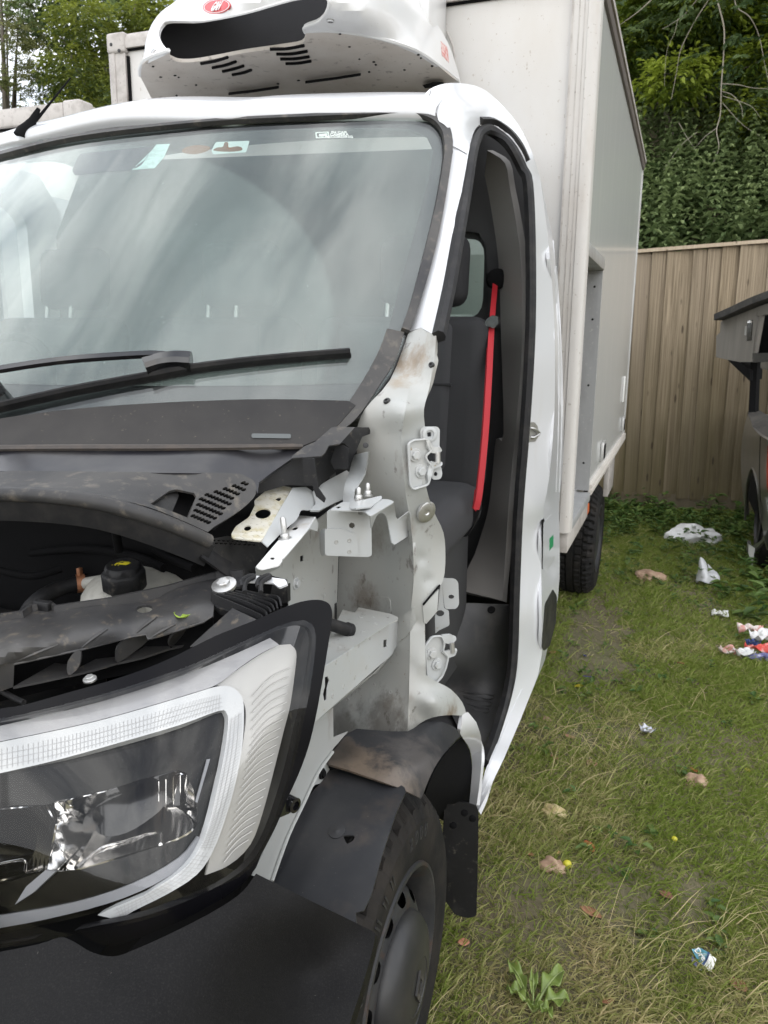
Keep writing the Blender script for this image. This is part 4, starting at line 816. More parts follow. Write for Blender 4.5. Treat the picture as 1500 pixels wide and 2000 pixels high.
# ---- bumper
BA = [(495, 1712, 'x', -.435), (620, 1770, 'x', -.372), (732, 1822, 'x', -.325), (712, 1900, 'x', -.318), (683, 2000, 'x', -.316), (655, 2080, 'x', -.318), (480, 1770, 'x', -.42), (350, 1860, 'y', .60), (210, 1860, 'y', .575), (120, 1822, 'y', .57), (0, 1852, 'y', .555), (-80, 1870, 'y', .55), (0, 2080, 'y', .47), (300, 2080, 'y', .50), (500, 2000, 'y', .64), (250, 1950, 'y', .535), (600, 1900, 'y', .77)]
BS = tps(BA)
bump_top = ZM((-120, 440), (0, 418), (150, 388), (230, 362), (262, 366), (300, 385), (360, 420), (440, 436), (520, 412), (700, 330), (860, 245), (950, 180), (1000, 112))
panel('front_bumper', sm(bump_top, 3)+[(506, 1709), (620, 1766), (690, 1800), (729, 1819)]+sm([(734, 1825), (725, 1866), (703, 1940), (683, 2000), (655, 2090)], 3)+[(-60, 2090)], BS, M['bumper'], van, thick=0.004, step=22)
bump = bpy.data.objects['front_bumper']
BS2 = lambda px, py: BS(px, py)-ray(px, py).normalized()*0.004
panel('bumper_return', [(734, 1825), (725, 1866), (703, 1940), (683, 2000), (655, 2090), (668, 2090), (694, 2000), (712, 1942), (732, 1870), (738, 1832)], tps([(734, 1825, 'x', -.326), (683, 2000, 'x', -.317), (694, 2000, 'x', -.335), (738, 1835, 'x', -.34)]), M['bumper'], bump, thick=0.003)
# ---- slam panel across the front of the engine bay
ZS = Z(0, 1180, 3.75)
SA = [(-60, 1215, 'z', 1.115), (0, 1210, 'z', 1.118), (100, 1190, 'z', 1.122), (300, 1165, 'z', 1.13), (430, 1135, 'z', 1.145), (470, 1130, 'z', 1.15), (430, 1170, 'z', 1.14), (-60, 1290, 'z', 1.112), (0, 1285, 'z', 1.113)]
SA += [(*ZS(q)[0], 'z', z) for q, z in (((60, 400), 1.108), ((400, 258), 1.120), ((780, 178), 1.124), ((1140, 88), 1.130), ((1400, 20), 1.136), ((200, 330), 1.116), ((590, 215), 1.122), ((300, 396), 1.096), ((100, 436), 1.094), ((520, 352), 1.098), ((760, 294), 1.102), ((1200, 222), 1.106), ((1000, 232), 1.104), ((1450, 150), 1.112))]
SP = tps(SA)
hole1 = ell(*ZB((605, 298))[0], 16, 8, 14, -.1)
M['slam'] = pbr('slam_panel_plastic', (0.028, 0.028, 0.030), 0.42, layers=[((0.095, 0.09, 0.082), 5, 0.42, 0.75, 0.6, I3), ((0.22, 0.18, 0.13), 50, 0.58, 0.72, 0.45, I3)], bump=(260, 0.12))
slam_top = ZB((-120, 352), (0, 346), (95, 332), (130, 306), (210, 290), (232, 310), (300, 300), (450, 280), (600, 250), (700, 226), (820, 190), (905, 168), (1025, 160))
panel('slam_panel', slam_top+ZB((1020, 200), (900, 225))+ZS((1560, 90), (1500, 128), (1312, 192), (1112, 250), (1086, 256), (1070, 222), (960, 240), (600, 332), (100, 440), (88, 430), (-200, 470)), SP, M['slam'], van, holes=[hole1], thick=0.004, step=11)
slam = bpy.data.objects['slam_panel']
sweep('slam_panel_ridge', [SP(*q)+Vector((0, 0, .004)) for q in ZB((-120, 350), (0, 346), (95, 334), (130, 308), (210, 292), (235, 310), (450, 280), (700, 226), (905, 168), (1020, 160))], [(-0.004, -0.010), (0.004, -0.010), (0.003, 0.006), (-0.003, 0.006)], (0, 0, 1), M['slam'], slam, sub=1)
qc = SP(*ZB((182, 302))[0]); box('slam_clip', qc.x-.014, qc.x+.014, qc.y-.006, qc.y+.006, qc.z-.004, qc.z+.014, M['black'], slam, 0.002)
for a_, b_ in (((600, 322), (790, 185)), ((1000, 215), (1150, 95)), ((100, 432), (425, 302)), ((1112, 246), (1290, 150))):
    tube('slam_crease', [SP(*q)+Vector((0, 0, .001)) for q in sm(ZS(a_, ((a_[0]+b_[0])/2-8, (a_[1]+b_[1])/2), b_), 4)], [.001, .0028, .001], M['slam'], slam, 6, sub=1)
tube('slam_lip', [SP(*q) for q in ZS((100, 440), (600, 332), (960, 240), (1070, 222), (1086, 256), (1112, 250), (1312, 192), (1500, 128))], .0018, M['slam'], slam, 6, sub=1)
# pockets below the lip: dark backs, floors and curved dividers
panel('slam_pocket_back', ZS((-200, 440), (100, 420), (600, 310), (960, 220), (1320, 170), (1560, 70), (1560, 400), (1100, 480), (300, 640), (-200, 760)), lambda px, py: P(px, py, 'y', SP(px, py).y+.05), M['matt_black'], van, thick=.002, step=22)
PF = ZP(1.066)
for q in (((96, 606), (140, 580), (400, 432), (496, 440), (490, 490), (508, 520), (300, 566)), ((508, 522), (560, 474), (700, 402), (848, 384), (852, 400), (866, 426), (690, 480)), ((864, 430), (930, 384), (1080, 302), (1242, 276), (1240, 300), (1250, 322), (1050, 388)), ((1250, 324), (1330, 250), (1420, 200), (1560, 150), (1560, 250), (1400, 285))):
    panel('slam_pocket_floor', ZS(*q), PF, M['slam'], slam, thick=.003, step=12)
def divider(pts, a, b, c): panel('slam_divider', sm(ZS(*pts), 2, True), plane3((*ZS(a)[0], 'z', 1.10), (*ZS(b)[0], 'z', 1.067), (*ZS(c)[0], 'z', 1.085)), M['slam'], slam, thick=.003, step=9)
divider([(548, 348), (590, 342), (588, 420), (566, 474), (510, 522), (490, 490), (496, 420)], (548, 348), (508, 520), (588, 430))
divider([(925, 254), (985, 240), (1070, 224), (1090, 262), (990, 345), (866, 428), (850, 385), (862, 310)], (925, 254), (864, 428), (1080, 275))
divider([(1314, 192), (1360, 178), (1335, 235), (1262, 312), (1240, 290), (1254, 240)], (1314, 192), (1250, 318), (1350, 205))
panel('slam_front', ZS((-200, 470), (88, 430), (104, 446), (98, 606), (0, 640), (-200, 700)), plane3((*ZS((-200, 470))[0], 'z', 1.10), (*ZS((90, 432))[0], 'z', 1.096), (*ZS((90, 606))[0], 'z', 1.06)), M['slam'], slam, thick=.003, step=16)
panel('slam_shield', [(380+x/6.818, 1100+y/6.818) for x, y in ((-60, 1110), (0, 1050), (505, 598), (850, 760), (560, 890), (300, 1010), (60, 1110))], tps([(380, 1254, 'z', 1.105), (454, 1188, 'z', 1.14), (505, 1211, 'z', 1.14), (424, 1248, 'z', 1.112)]), M['slam'], slam, thick=.004, step=12)
bolt(P(*ZB((376, 592))[0], 'z', 1.075), (0, -.2, 1), 0.006, M['zinc'], van)
tube('bonnet_cable', [P(*q, 'z', 1.05) for q in ZB((-60, 610), (10, 645), (60, 672), (100, 690))], 0.004, M['rubber'], van)
# finned mount with bolt, white striker bracket with rubber loops
MZ = tps([(420, 1150, 'z', 1.155), (470, 1135, 'z', 1.165), (550, 1170, 'z', 1.155), (510, 1210, 'z', 1.14), (560, 1130, 'z', 1.175), (500, 1125, 'z', 1.175)])
ZT = Z(380, 1100, 6.818)
mount = panel('lamp_mount', rnd(ZT((222, 352), (250, 308), (350, 280), (600, 308), (640, 362), (700, 380), (1000, 420), (1110, 446), (1165, 570), (905, 745), (870, 705), (560, 565), (300, 495), (228, 425)), 3), lambda px, py: MZ(px, py)-Vector((0, 0, .012)), M['black'], van, thick=0.012, step=10)
for q in (((232, 400), (300, 450), (550, 552), (860, 690), (905, 742)), ((300, 415), (600, 490), (915, 632), (962, 702)), ((390, 398), (700, 480), (965, 592), (1015, 662)), ((470, 390), (760, 462), (1005, 545), (1062, 640)), ((550, 378), (850, 450), (1060, 505), (1105, 615)), ((640, 370), (900, 420), (1105, 455), (1155, 582))):
    sweep('mount_rib', [MZ(*p) for p in ZT(*q)], [(-.0013, -.014), (.0013, -.014), (.0013, .002), (-.0013, .002)], (0, 0, 1), M['black'], mount, sub=4)
a, n = nrm(MZ, *ZA((105, 997))[0]); bolt(a+n*.003, n, 0.010, M['zinc'], van, washer=1.9)
STK = tps([(480, 1135, 'z', 1.185), (492, 1123, 'z', 1.187), (558, 1133, 'z', 1.187), (560, 1140, 'z', 1.185), (546, 1147, 'z', 1.18)])
panel('striker_bracket', rnd(ZA((212, 968), (250, 938), (300, 940), (430, 958), (440, 984), (396, 1002), (360, 975)), 3), STK, M['white'], van, thick=0.003, step=10, holes=[ell(*ZA((290, 958))[0], 7, 2.6, 10)])
panel('striker_body', ZA((360, 985), (396, 1004), (440, 986), (442, 1080), (408, 1090), (350, 1040)), YP(1.06), M['black'], van, thick=0.01, step=12)
for x0 in (205, 290):
    tube('rubber_loop', [STK(*q)+Vector((0, -.003, .004)) for q in sm(ZA((x0, 1010), (x0-2, 980), (x0+20, 960), (x0+55, 948), (x0+62, 958), (x0+30, 975), (x0+14, 1000), (x0+14, 1040)), 3)], 0.0035, M['rubber'], van, 7, sub=1)
# ---- coolant tank
tc_ = P(250, 1150, 'z', 1.045); ct = bpy.data.objects.new('coolant_tank', None); col.objects.link(ct); ct.parent = van; ct.matrix_parent_inverse = world_of(van).inverted()
bx = P(278, 1150, 'z', 1.05); c0 = Vector((bx.x, bx.y, 1.03))
lathe('tank_body', c0, (0, 0, 1), [(0.07, -0.10), (0.108, -0.075), (0.118, -0.02), (0.112, 0.015), (0.098, 0.036), (0.070, 0.052), (0.036, 0.060), (0.001, 0.062)], M['tank'], ct, 40)
capc = P(244, 1145, 'z', 1.092)
lathe('tank_neck', capc-Vector((0, 0, .03)), (0.06, -.12, 1), [(0.033, -0.02), (0.033, 0.018), (0.037, 0.020), (0.037, 0.026), (0.03, 0.027)], M['tank'], ct, 30)
cax = Vector((0.06, -.16, 1)).normalized()
lathe('tank_cap', capc, cax, [(0.034, -0.004), (0.036, 0.0), (0.036, 0.026), (0.034, 0.030), (0.031, 0.032), (0.030, 0.040), (0.027, 0.043), (0.0001, 0.044)], M['black'], ct, 48, flute=lambda i, j, r: r*(1.05 if (j % 8) < 4 and i < 5 else 1.0))
A_, B_, K_ = frame(cax); ctop = capc+cax*0.0445
sym = basis(ctop, Vector((1, .25, 0)), Vector((-.25, 1, .1)))
def flat(name, pts2, Mx, mat, par): return raw(name, [Mx @ Vector((x, y, 0)) for x, y in pts2], [tuple(range(len(pts2)))], mat, par, smooth=0)
for q in ([(-.008, -.004), (.010, -.006), (.013, .002), (.004, .004), (-.006, .003)], [(.000, .004), (.012, .003), (.014, .006), (.002, .007)], [(-.002, .0075), (.009, .0075), (.010, .010), (-.001, .010)], [(-.010, .004), (-.007, .004), (-.002, .012), (-.005, .012)], [(-.012, -.006), (-.008, -.006), (-.008, .003), (-.011, .003)], [(-.016, -.009), (-.013, -.009), (-.013, -.007), (-.016, -.007)], [(-.010, -.010), (-.007, -.010), (-.007, -.008), (-.010, -.008)], [(-.004, -.011), (-.001, -.011), (-.001, -.009), (-.004, -.009)]):
    flat('hot_hand_symbol', q, sym, M['yellow'], ct)
tube('tank_spout', [c0+Vector((-.07, -.02, .035)), P(165, 1140, 'z', 1.045)], 0.012, M['tank'], ct, 14, sub=1)
hp = [P(x, y, 'z', z) for x, y, z in ((185, 1136, 1.045), (150, 1140, 1.045), (110, 1152, 1.04), (75, 1172, 1.03), (52, 1200, 1.0), (45, 1240, .95))]
tube('coolant_hose', hp, 0.0155, M['rubber'], ct, 16)
hd = (hp[1]-hp[0]).normalized(); pc = P(158, 1139, 'z', 1.045)
lathe('hose_clip', pc-hd*0.008, hd, [(0.0165, 0), (0.0185, 0.0), (0.0185, 0.016), (0.0165, 0.016)], M['copper'], ct, 20)
box('hose_clip_tab', pc.x-.004, pc.x+.004, pc.y-.006, pc.y+.004, pc.z+.014, pc.z+.032, M['copper'], ct, .001)
# engine bay walls
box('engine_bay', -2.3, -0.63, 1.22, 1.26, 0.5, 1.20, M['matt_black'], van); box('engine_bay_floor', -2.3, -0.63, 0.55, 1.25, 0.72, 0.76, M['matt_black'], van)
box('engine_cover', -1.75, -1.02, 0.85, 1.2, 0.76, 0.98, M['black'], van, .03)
for q in ([(380, 1110, 'y', 1.15), (330, 1090, 'y', 1.2), (300, 1070, 'y', 1.2)], [(60, 1080, 'y', 1.18), (160, 1072, 'y', 1.19), (260, 1085, 'y', 1.19), (320, 1110, 'y', 1.15)], [(225, 1030, 'y', 1.12), (228, 1050, 'y', 1.15), (232, 1075, 'y', 1.17)], [(-20, 1110, 'y', 1.1), (60, 1125, 'y', 1.12), (120, 1110, 'y', 1.16)]):
    tube('engine_hose', [P(*a) for a in q], 0.008, M['matt_black'], van, 8)

# ---- the same panels carried on across the front of the van beyond the picture's left edge
def bridge(name, surf, px, ys, mat, th=.004, crown=.02):
    rows = []
    for y in ys:
        p = surf(px, y); rows.append([p+(Vector((2*XC-p.x, p.y, p.z))-p)*u-Vector((0, crown*math.sin(math.pi*u), 0)) for u in [k/8 for k in range(9)]])
    return grid(name, rows, mat, van, sub=2, thick=th)
bridge('scuttle_panel', SCU, -29, np.linspace(829, 873, 4), M['scuttle'], .006, 0)
bridge('cowl_trim', CWU, -59, np.linspace(877, 919, 4), bpy.data.materials['cowl_black'])
bridge('cowl_panel', CWL, -47, np.linspace(920, 947, 4), M['black_dusty'])
tube('bonnet_seal', [spts[0]+(Vector((2*XC-spts[0].x, spts[0].y, spts[0].z))-spts[0])*u-Vector((0, .02*math.sin(math.pi*u), 0)) for u in [k/8 for k in range(9)]], .0115, M['black_dusty'], van, 14)
bridge('slam_panel', SP, -52, np.linspace(1214, 1300, 5), M['slam'])
bridge('front_bumper', BS, -59, np.linspace(1862, 2088, 6), M['bumper'])
bridge('grille_panel', lamp(.01), -54, np.linspace(1402, 1850, 6), M['black'])
# ---- cab roof
def sub_empty(name, parent=van):
    o = bpy.data.objects.new(name, None); col.objects.link(o); o.parent = parent; o.matrix_parent_inverse = world_of(parent).inverted(); return o
hd_px = [(330, 246), (420, 239), (500, 234), (650, 229), (760, 228), (830, 230), (852, 235)]
hh = [WS(*p) for p in hd_px]; hh[0].x = XC; hh[0] = Vector((XC, ws_y(XC, 2.045), 2.045))
hh = [hh[0]]+[p for p in hh[1:] if p.x > XC+0.06]
hh = [Vector((2*XC-p.x, p.y, p.z)) for p in reversed(hh[1:])]+hh
rows = [[p+Vector((0, .004, -.012)) for p in hh], [p+Vector((0, -.008, .010)) for p in hh], [p+Vector((0, .012, .038)) for p in hh], [p+Vector((0, .10, .078)) for p in hh], [p+Vector((0, .26, .120)) for p in hh],
        [Vector((p.x, 2.35, 2.195-0.05*((p.x-XC)/.8)**2)) for p in hh], [Vector((p.x, 2.6, 2.195-0.05*((p.x-XC)/.8)**2)) for p in hh]]
grid('cab_roof', rows, M['white'], van, sub=5, thick=0.003)
# ---- corner of the roof and windscreen pillar
wsd = lambda a, b: WS(a, b)+ray(a, b)*.012
CA = [(830, 228, wsd(830, 228)), (884, 290, wsd(884, 290)), (873, 340, wsd(873, 340)), (862, 390, wsd(862, 390)), (847, 455, wsd(847, 455)), (832, 520, wsd(832, 520)), (816, 582, wsd(816, 582)), (800, 645, wsd(800, 645)), (850, 655, 'x', -.455), (870, 560, 'x', -.475), (890, 450, 'x', -.49), (915, 300, 'x', -.525), (925, 258, 'x', -.545), (955, 243, 'x', -.535), (985, 258, 'x', -.50), (1030, 330, 'x', -.435), (1040, 352, 'x', -.425),
      (838, 175, 'y', 2.10), (826, 195, 'y', 2.05), (870, 163, 'y', 2.2), (905, 163, 'y', 2.30), (940, 172, 'y', 2.37), (970, 195, 'x', -.535), (1010, 240, 'x', -.475), (1040, 300, 'x', -.43), (1056, 352, 'x', -.415), (880, 205, 'y', 2.045), (850, 205, 'y', 2.03), (925, 215, 'y', 2.13), (903, 262, 'y', 2.03)]
CS = tps(CA)
panel('cab_corner', sm([(816, 229), (826, 195), (838, 175), (870, 163), (905, 163), (940, 172), (970, 195), (1010, 240), (1038, 295), (1056, 352)], 3)+sm([(1040, 352), (1030, 325), (1010, 285), (985, 258), (955, 243), (936, 244), (924, 262), (915, 300), (902, 380), (890, 450), (870, 560), (850, 655)], 3)+[(822, 640), (800, 647)]+sm([(832, 520), (862, 390), (884, 290), (880, 262), (868, 243), (845, 232)], 3), CS, M['white'], van, thick=0.012, step=14)
cc = bpy.data.objects['cab_corner']
CSr = lambda px, py: CS(px, py)-ray(px, py).normalized()*0.003
M['joint'] = pbr('panel_joint', (0.25, 0.25, 0.25), 0.6)
tube('roof_joint', [CSr(*q) for q in ((842, 176), (836, 195), (828, 200), (824, 215), (812, 216))], 0.0015, M['joint'], cc, 5, sub=1)
tube('pillar_joint', [CSr(*q) for q in ((884, 286), (895, 291), (912, 301))], 0.0012, M['joint'], cc, 5, sub=1)
# gutter strip along the roof edge
sweep('door_gutter', [CSr(*q) for q in ((938, 236), (965, 238), (995, 258), (1016, 285), (1030, 315))], [(-.006, -.008), (.006, -.008), (.006, .008), (-.006, .008)], (.5, -.3, .8), M['black'], van, sub=3)
# ---- rear door jamb and quarter
JA = [(1038, 350, 'y', 2.27), (1044, 470, 'y', 2.25), (1044, 640, 'y', 2.22), (1034, 820, 'y', 2.19), (1020, 1000, 'y', 2.17), (1014, 1150, 'y', 2.16), (1010, 1290, 'y', 2.14), (998, 1360, 'x', -.38), (972, 1440, 'x', -.383), (945, 1510, 'x', -.385), (932, 1580, 'x', -.382),
      (1056, 352, 'y', 2.34), (1072, 480, 'y', 2.36), (1083, 640, 'y', 2.36), (1083, 800, 'y', 2.36), (1073, 930, 'y', 2.34), (1060, 1010, 'y', 2.33), (1057, 1110, 'y', 2.33), (1057, 1270, 'y', 2.33), (1030, 1370, 'x', -.347), (985, 1475, 'x', -.352), (940, 1590, 'x', -.36),
      (1060, 700, 'y', 2.26), (1040, 1000, 'y', 2.22), (1038, 1200, 'y', 2.22)]
JS = tps(JA)
panel('door_jamb', sm([(1040, 350), (1046, 470), (1046, 640), (1036, 820), (1022, 1000), (1016, 1150), (1012, 1290), (1000, 1360), (975, 1440), (948, 1505), (930, 1576)], 3)+[(935, 1584)]+sm([(985, 1480), (1030, 1372), (1058, 1280), (1057, 1110), (1060, 1010), (1073, 930), (1083, 800), (1083, 640), (1072, 480), (1056, 352)], 3), JS, M['white'], van, thick=0.010, step=15)
jamb = bpy.data.objects['door_jamb']
QA = [(1056, 352, 'y', 2.34), (1072, 480, 'y', 2.36), (1083, 640, 'y', 2.36), (1083, 800, 'y', 2.36), (1073, 930, 'y', 2.34), (1060, 1010, 'y', 2.33), (1057, 1110, 'y', 2.33), (1057, 1270, 'y', 2.33), (1030, 1370, 'x', -.347),
      (1078, 460, 'y', 2.62), (1093, 600, 'y', 2.62), (1100, 760, 'y', 2.62), (1100, 900, 'y', 2.62), (1092, 985, 'y', 2.62), (1093, 1060, 'y', 2.62), (1090, 1160, 'y', 2.62), (1064, 1290, 'y', 2.52)]
QS = tps(QA)
panel('cab_quarter', sm([(1056, 352), (1072, 480), (1083, 640), (1083, 800), (1073, 930), (1060, 1010), (1057, 1110), (1057, 1270), (1030, 1372)], 3)+sm([(1064, 1290), (1090, 1165), (1093, 1060), (1092, 985), (1100, 900), (1100, 760), (1093, 600), (1078, 460)], 3), QS, M['white'], van, thick=0.010, step=14)
QSr = lambda px, py: QS(px, py)-ray(px, py).normalized()*0.006
for q0, q1 in (((1086, 520), (1092, 960)), ((1080, 470), (1086, 960))):
    tube('quarter_swage', [QS(q0[0]+(q1[0]-q0[0])*u+8*math.sin(math.pi*u), q0[1]+(q1[1]-q0[1])*u) for u in [k/8 for k in range(9)]], 0.0025, M['white'], van, 6, sub=1)
panel('fuel_flap', rnd([(1062, 1020), (1078, 1003), (1083, 1010), (1084, 1090), (1068, 1118), (1060, 1112)], 4), QSr, M['white'], van, thick=0.006, step=10)
panel('fuel_flap_gap', rnd([(1058, 1016), (1064, 1010), (1064, 1116), (1058, 1112)], 2), lambda px, py: QS(px, py)-ray(px, py).normalized()*0.002, M['matt_black'], van, thick=0.001, step=10)
panel('fuel_label', [(1073, 1052), (1081, 1044), (1081, 1066), (1073, 1076)], lambda px, py: QS(px, py)-ray(px, py).normalized()*0.007, M['green'], van, thick=0.0006, step=10)
panel('side_moulding', rnd([(1064, 1180), (1080, 1150), (1088, 1165), (1086, 1215), (1074, 1262), (1062, 1272), (1058, 1262)], 4), QSr, M['black'], van, thick=0.014, step=10)
# door striker
sk = JS(1040, 845)
panel('door_striker', rnd([(1028, 826), (1044, 824), (1050, 832), (1052, 852), (1046, 862), (1030, 864)], 3), lambda px, py: JS(px, py)-ray(px, py).normalized()*0.004, M['zinc'], van, thick=0.004, step=8)
ds = bpy.data.objects['door_striker']
tube('striker_loop', [JS(*q)-ray(*q).normalized()*h for q, h in (((1036, 836), .004), ((1044, 838), .02), ((1054, 846), .022), ((1044, 854), .02), ((1036, 854), .004))], 0.0035, M['zinc'], ds, 8)
# sill steps: two ledges running back from the arch
panel('sill_ledge', [(938, 1540), (962, 1478), (985, 1425), (1012, 1362), (1020, 1345), (1026, 1352), (1000, 1415), (968, 1490), (940, 1555)], lambda px, py: JS(px, py)-ray(px, py).normalized()*0.003, M['white'], van, thick=0.003, step=14)
# ---- door seal all round the opening
def seal_pts(lst, surf, d): return [surf(*q)-ray(*q).normalized()*d for q in lst]
inner = [(858, 657), (879, 560), (898, 452), (910, 382), (922, 305), (932, 268), (943, 255), (957, 253), (980, 268), (1003, 294), (1022, 332)]
s_up = seal_pts(inner, CS, -0.008)
s_dn = seal_pts([(1032, 360), (1037, 470), (1037, 640), (1027, 820), (1013, 1000), (1007, 1150), (1002, 1290), (990, 1360), (965, 1440), (945, 1490)], JS, -0.004)
sweep('door_seal', s_up+s_dn, [(-.012, -.010), (.012, -.010), (.013, .006), (.005, .012), (-.006, .012), (-.013, .004)], (.85, -.5, 0), M['rubber'], van, sub=3)
# ---- cab interior
gt = M['trim_grey']
pb = tps([(955, 330, 'y', 2.36), (990, 340, 'y', 2.33), (1018, 480, 'y', 2.30), (1018, 640, 'y', 2.28), (1006, 820, 'y', 2.25), (990, 1000, 'y', 2.22), (985, 1160, 'y', 2.2), (960, 480, 'y', 2.42), (968, 700, 'y', 2.42), (960, 900, 'y', 2.4), (940, 1050, 'y', 2.35), (898, 1150, 'y', 2.25)])
panel('pillar_trim', sm(ZF((350, 150), (420, 200), (440, 300), (462, 420), (485, 600), (490, 900), (470, 1200), (440, 1500), (420, 1800), (412, 1945)), 3)+ZF((250, 1905), (245, 1870))+sm(ZF((300, 1760), (350, 1600), (370, 1450), (385, 1300), (415, 1280), (405, 900), (395, 600), (365, 380), (340, 250)), 3), pb, gt, van, thick=0.02, step=20)
# bulkhead with rear window
w0, w1 = P(893, 465, 'y', 2.5), P(942, 622, 'y', 2.5)
def yz_wall(name, y, outl, holes, mat, par, th=0.03):
    v2, F_ = tess(outl, holes, 0.15)
    bm = bmesh.new(); bv = [bm.verts.new((x, y, z)) for x, z in v2]
    for f in F_: bm.faces.new([bv[i] for i in f])
    bmesh.ops.delete(bm, geom=[v for v in bm.verts if not v.link_faces], context='VERTS')
    r = bmesh.ops.extrude_face_region(bm, geom=list(bm.faces)); bmesh.ops.translate(bm, vec=(0, th, 0), verts=[g for g in r['geom'] if isinstance(g, bmesh.types.BMVert)])
    return bm_obj(name, bm, mat, par)
wh = rnd([(w0.x-.22, w1.z), (w1.x, w1.z), (w1.x, w0.z), (w0.x-.22, w0.z)], .06)
yz_wall('cab_bulkhead', 2.5, [(-2.30, .45), (-.47, .45), (-.47, 1.45), (-.54, 1.85), (-.66, 2.1), (-2.1, 2.15), (-2.25, 1.9)], [wh], M['cab_dark'], van)
box('rear_window', w0.x-.24, w1.x+.02, 2.515, 2.52, w1.z-.02, w0.z+.02, glassy('cab_glass', (.78, .86, .83), .05), van)
grid('headlining', [[Vector((p.x, p.y+.10, p.z+.02)) for p in hh], [Vector((p.x, 2.36, 2.17-0.05*((p.x-XC)/.9)**2)) for p in hh], [Vector((p.x, 2.5, 2.17-0.05*((p.x-XC)/.9)**2)) for p in hh]], pbr('headlining_cloth', (.10, .10, .10), .95), van, sub=3, thick=.01)
panel('rear_upper_trim', [(895, 340), (940, 250), (985, 262), (1026, 330), (1034, 500), (1034, 640), (955, 640), (950, 480), (935, 455), (895, 450)], YP(2.47), M['cab_dark'], van, thick=.02, step=40, holes=[[(890, 460), (932, 460), (945, 500), (947, 630), (890, 630)]] if False else [])
# seats
def seat(x0, x1, nm):
    s = sub_empty(nm)
    def slab(name, x0, x1, y0, y1, z0, z1, mat, tilt, bev, piv):
        o = box(name, x0, x1, y0, y1, z0, z1, mat, s, bev, seg=4)
        T = Matrix.Translation(piv) @ Matrix.Rotation(R(tilt), 4, 'X') @ Matrix.Translation(-Vector(piv)); o.data.transform(T); return o
    pv = (x1, 2.1, 1.1); hx = (x0+x1)/2+.05
    slab('backrest', x0, x1, 2.10, 2.24, 1.10, 1.60, M['seat_side'], -6, .05, pv)
    slab('backrest_insert', x0+.07, x1-.09, 2.088, 2.16, 1.16, 1.58, M['seat'], -6, .03, pv)
    slab('backrest_seam', x0+.07, x1-.09, 2.0855, 2.1, 1.405, 1.412, M['seat_side'], -6, .001, pv)
    slab('headrest', hx-.13, hx+.13, 2.13, 2.22, 1.63, 1.83, M['seat_side'], -6, .04, pv)
    for dx in (-.05, .05): tube('headrest_post', [((x0+x1)/2+dx, 2.20, 1.55), ((x0+x1)/2+dx, 2.22, 1.68)], .007, M['zinc'], s, 8, sub=1)
    slab('cushion', x0, x1, 1.74, 2.2, 1.0, 1.14, M['seat'], 4, .05, pv)
    slab('seat_base', x0+.04, x1-.03, 1.8, 2.15, .6, 1.03, M['cab_dark'], 0, .02, pv)
    return s
seat(-1.02, -.50, 'passenger_seat'); seat(-1.62, -1.10, 'middle_seat'); seat(-2.25, -1.75, 'driver_seat')
# red seat belt
belt = sub_empty('seat_belt')
bp_ = [P(967, 556, 'y', 2.36), P(960, 640, 'y', 2.20), P(955, 740, 'y', 2.12), P(948, 850, 'y', 2.05), P(937, 960, 'y', 2.0), P(930, 995, 'y', 1.99)]
sweep('belt_webbing', bp_, [(-.0085, -.001), (.0085, -.001), (.0085, .001), (-.0085, .001)], (.55, -.83, 0), M['red_belt'], belt, sub=4)
sweep('belt_webbing', [p+Vector((-.008, .012, 0)) for p in bp_[1:]], [(-.007, -.001), (.007, -.001), (.007, .001), (-.007, .001)], (.8, -.6, 0), M['red_belt'], belt, sub=4)
b0 = P(955, 640, 'y', 2.28)
panel('belt_buckle', rnd(ZF((345, 825), (370, 806), (392, 812), (396, 840), (375, 860), (352, 850), (335, 890), (325, 885)), 3), YP(2.18), M['gloss_black'], belt, thick=.015, step=8)
panel('belt_stalk', rnd(ZF((278, 1590), (300, 1560), (322, 1575), (300, 1640), (270, 1690), (250, 1690), (265, 1640)), 3), YP(2.06), M['gloss_black'], belt, thick=.02, step=8)
panel('belt_anchor', rnd(ZF((292, 1575), (300, 1500), (318, 1500), (322, 1560), (305, 1590)), 3), YP(2.05), M['red_belt'], belt, thick=.004, step=8)
lathe('belt_guide', P(970, 545, 'y', 2.38), (.4, -.9, 0), [(.03, -.01), (.03, .01), (.02, .016), (.0001, .016)], M['matt_black'], belt, 16)
# step well and floor
ST = tps([(900, 1185, 'y', 2.12), (985, 1180, 'x', -.43), (995, 1270, 'x', -.425), (900, 1280, 'y', 2.04), (990, 1330, 'x', -.42), (890, 1345, 'z', .50), (955, 1350, 'z', .50), (905, 1410, 'z', .475), (940, 1440, 'z', .47), (935, 1495, 'x', -.425), (965, 1400, 'x', -.43), (870, 1300, 'y', 1.98)])
panel('step_moulding', sm(ZL((150, 620), (285, 592), (450, 600), (580, 606)), 2)+sm(ZL((605, 700), (618, 900), (598, 1080), (530, 1270), (440, 1480), (400, 1660)), 3)+sm(ZL((300, 1500), (200, 1300), (120, 1100), (110, 800)), 3), ST, M['mat_rubber'], van, thick=.004, step=16)
STr = lambda px, py: ST(px, py)-ray(px, py).normalized()*0.003
for k in range(3):
    y0 = 1160+k*44
    tube('step_rib', [STr(*q) for q in ZL((260+k*26, y0), (360+k*10, y0+22), (470-k*12, y0+32), (478-k*14, y0+48), (440-k*12, y0+56), (280+k*30, y0+34))], .0025, M['mat_rubber'], van, 5)
a, n = nrm(ST, *ZL((465, 636))[0]); lathe('step_screw', a, n, [(.012, -.001), (.012, .002), (.006, .002), (.0055, .0005), (.0001, .0005)], M['matt_black'], van, 16)
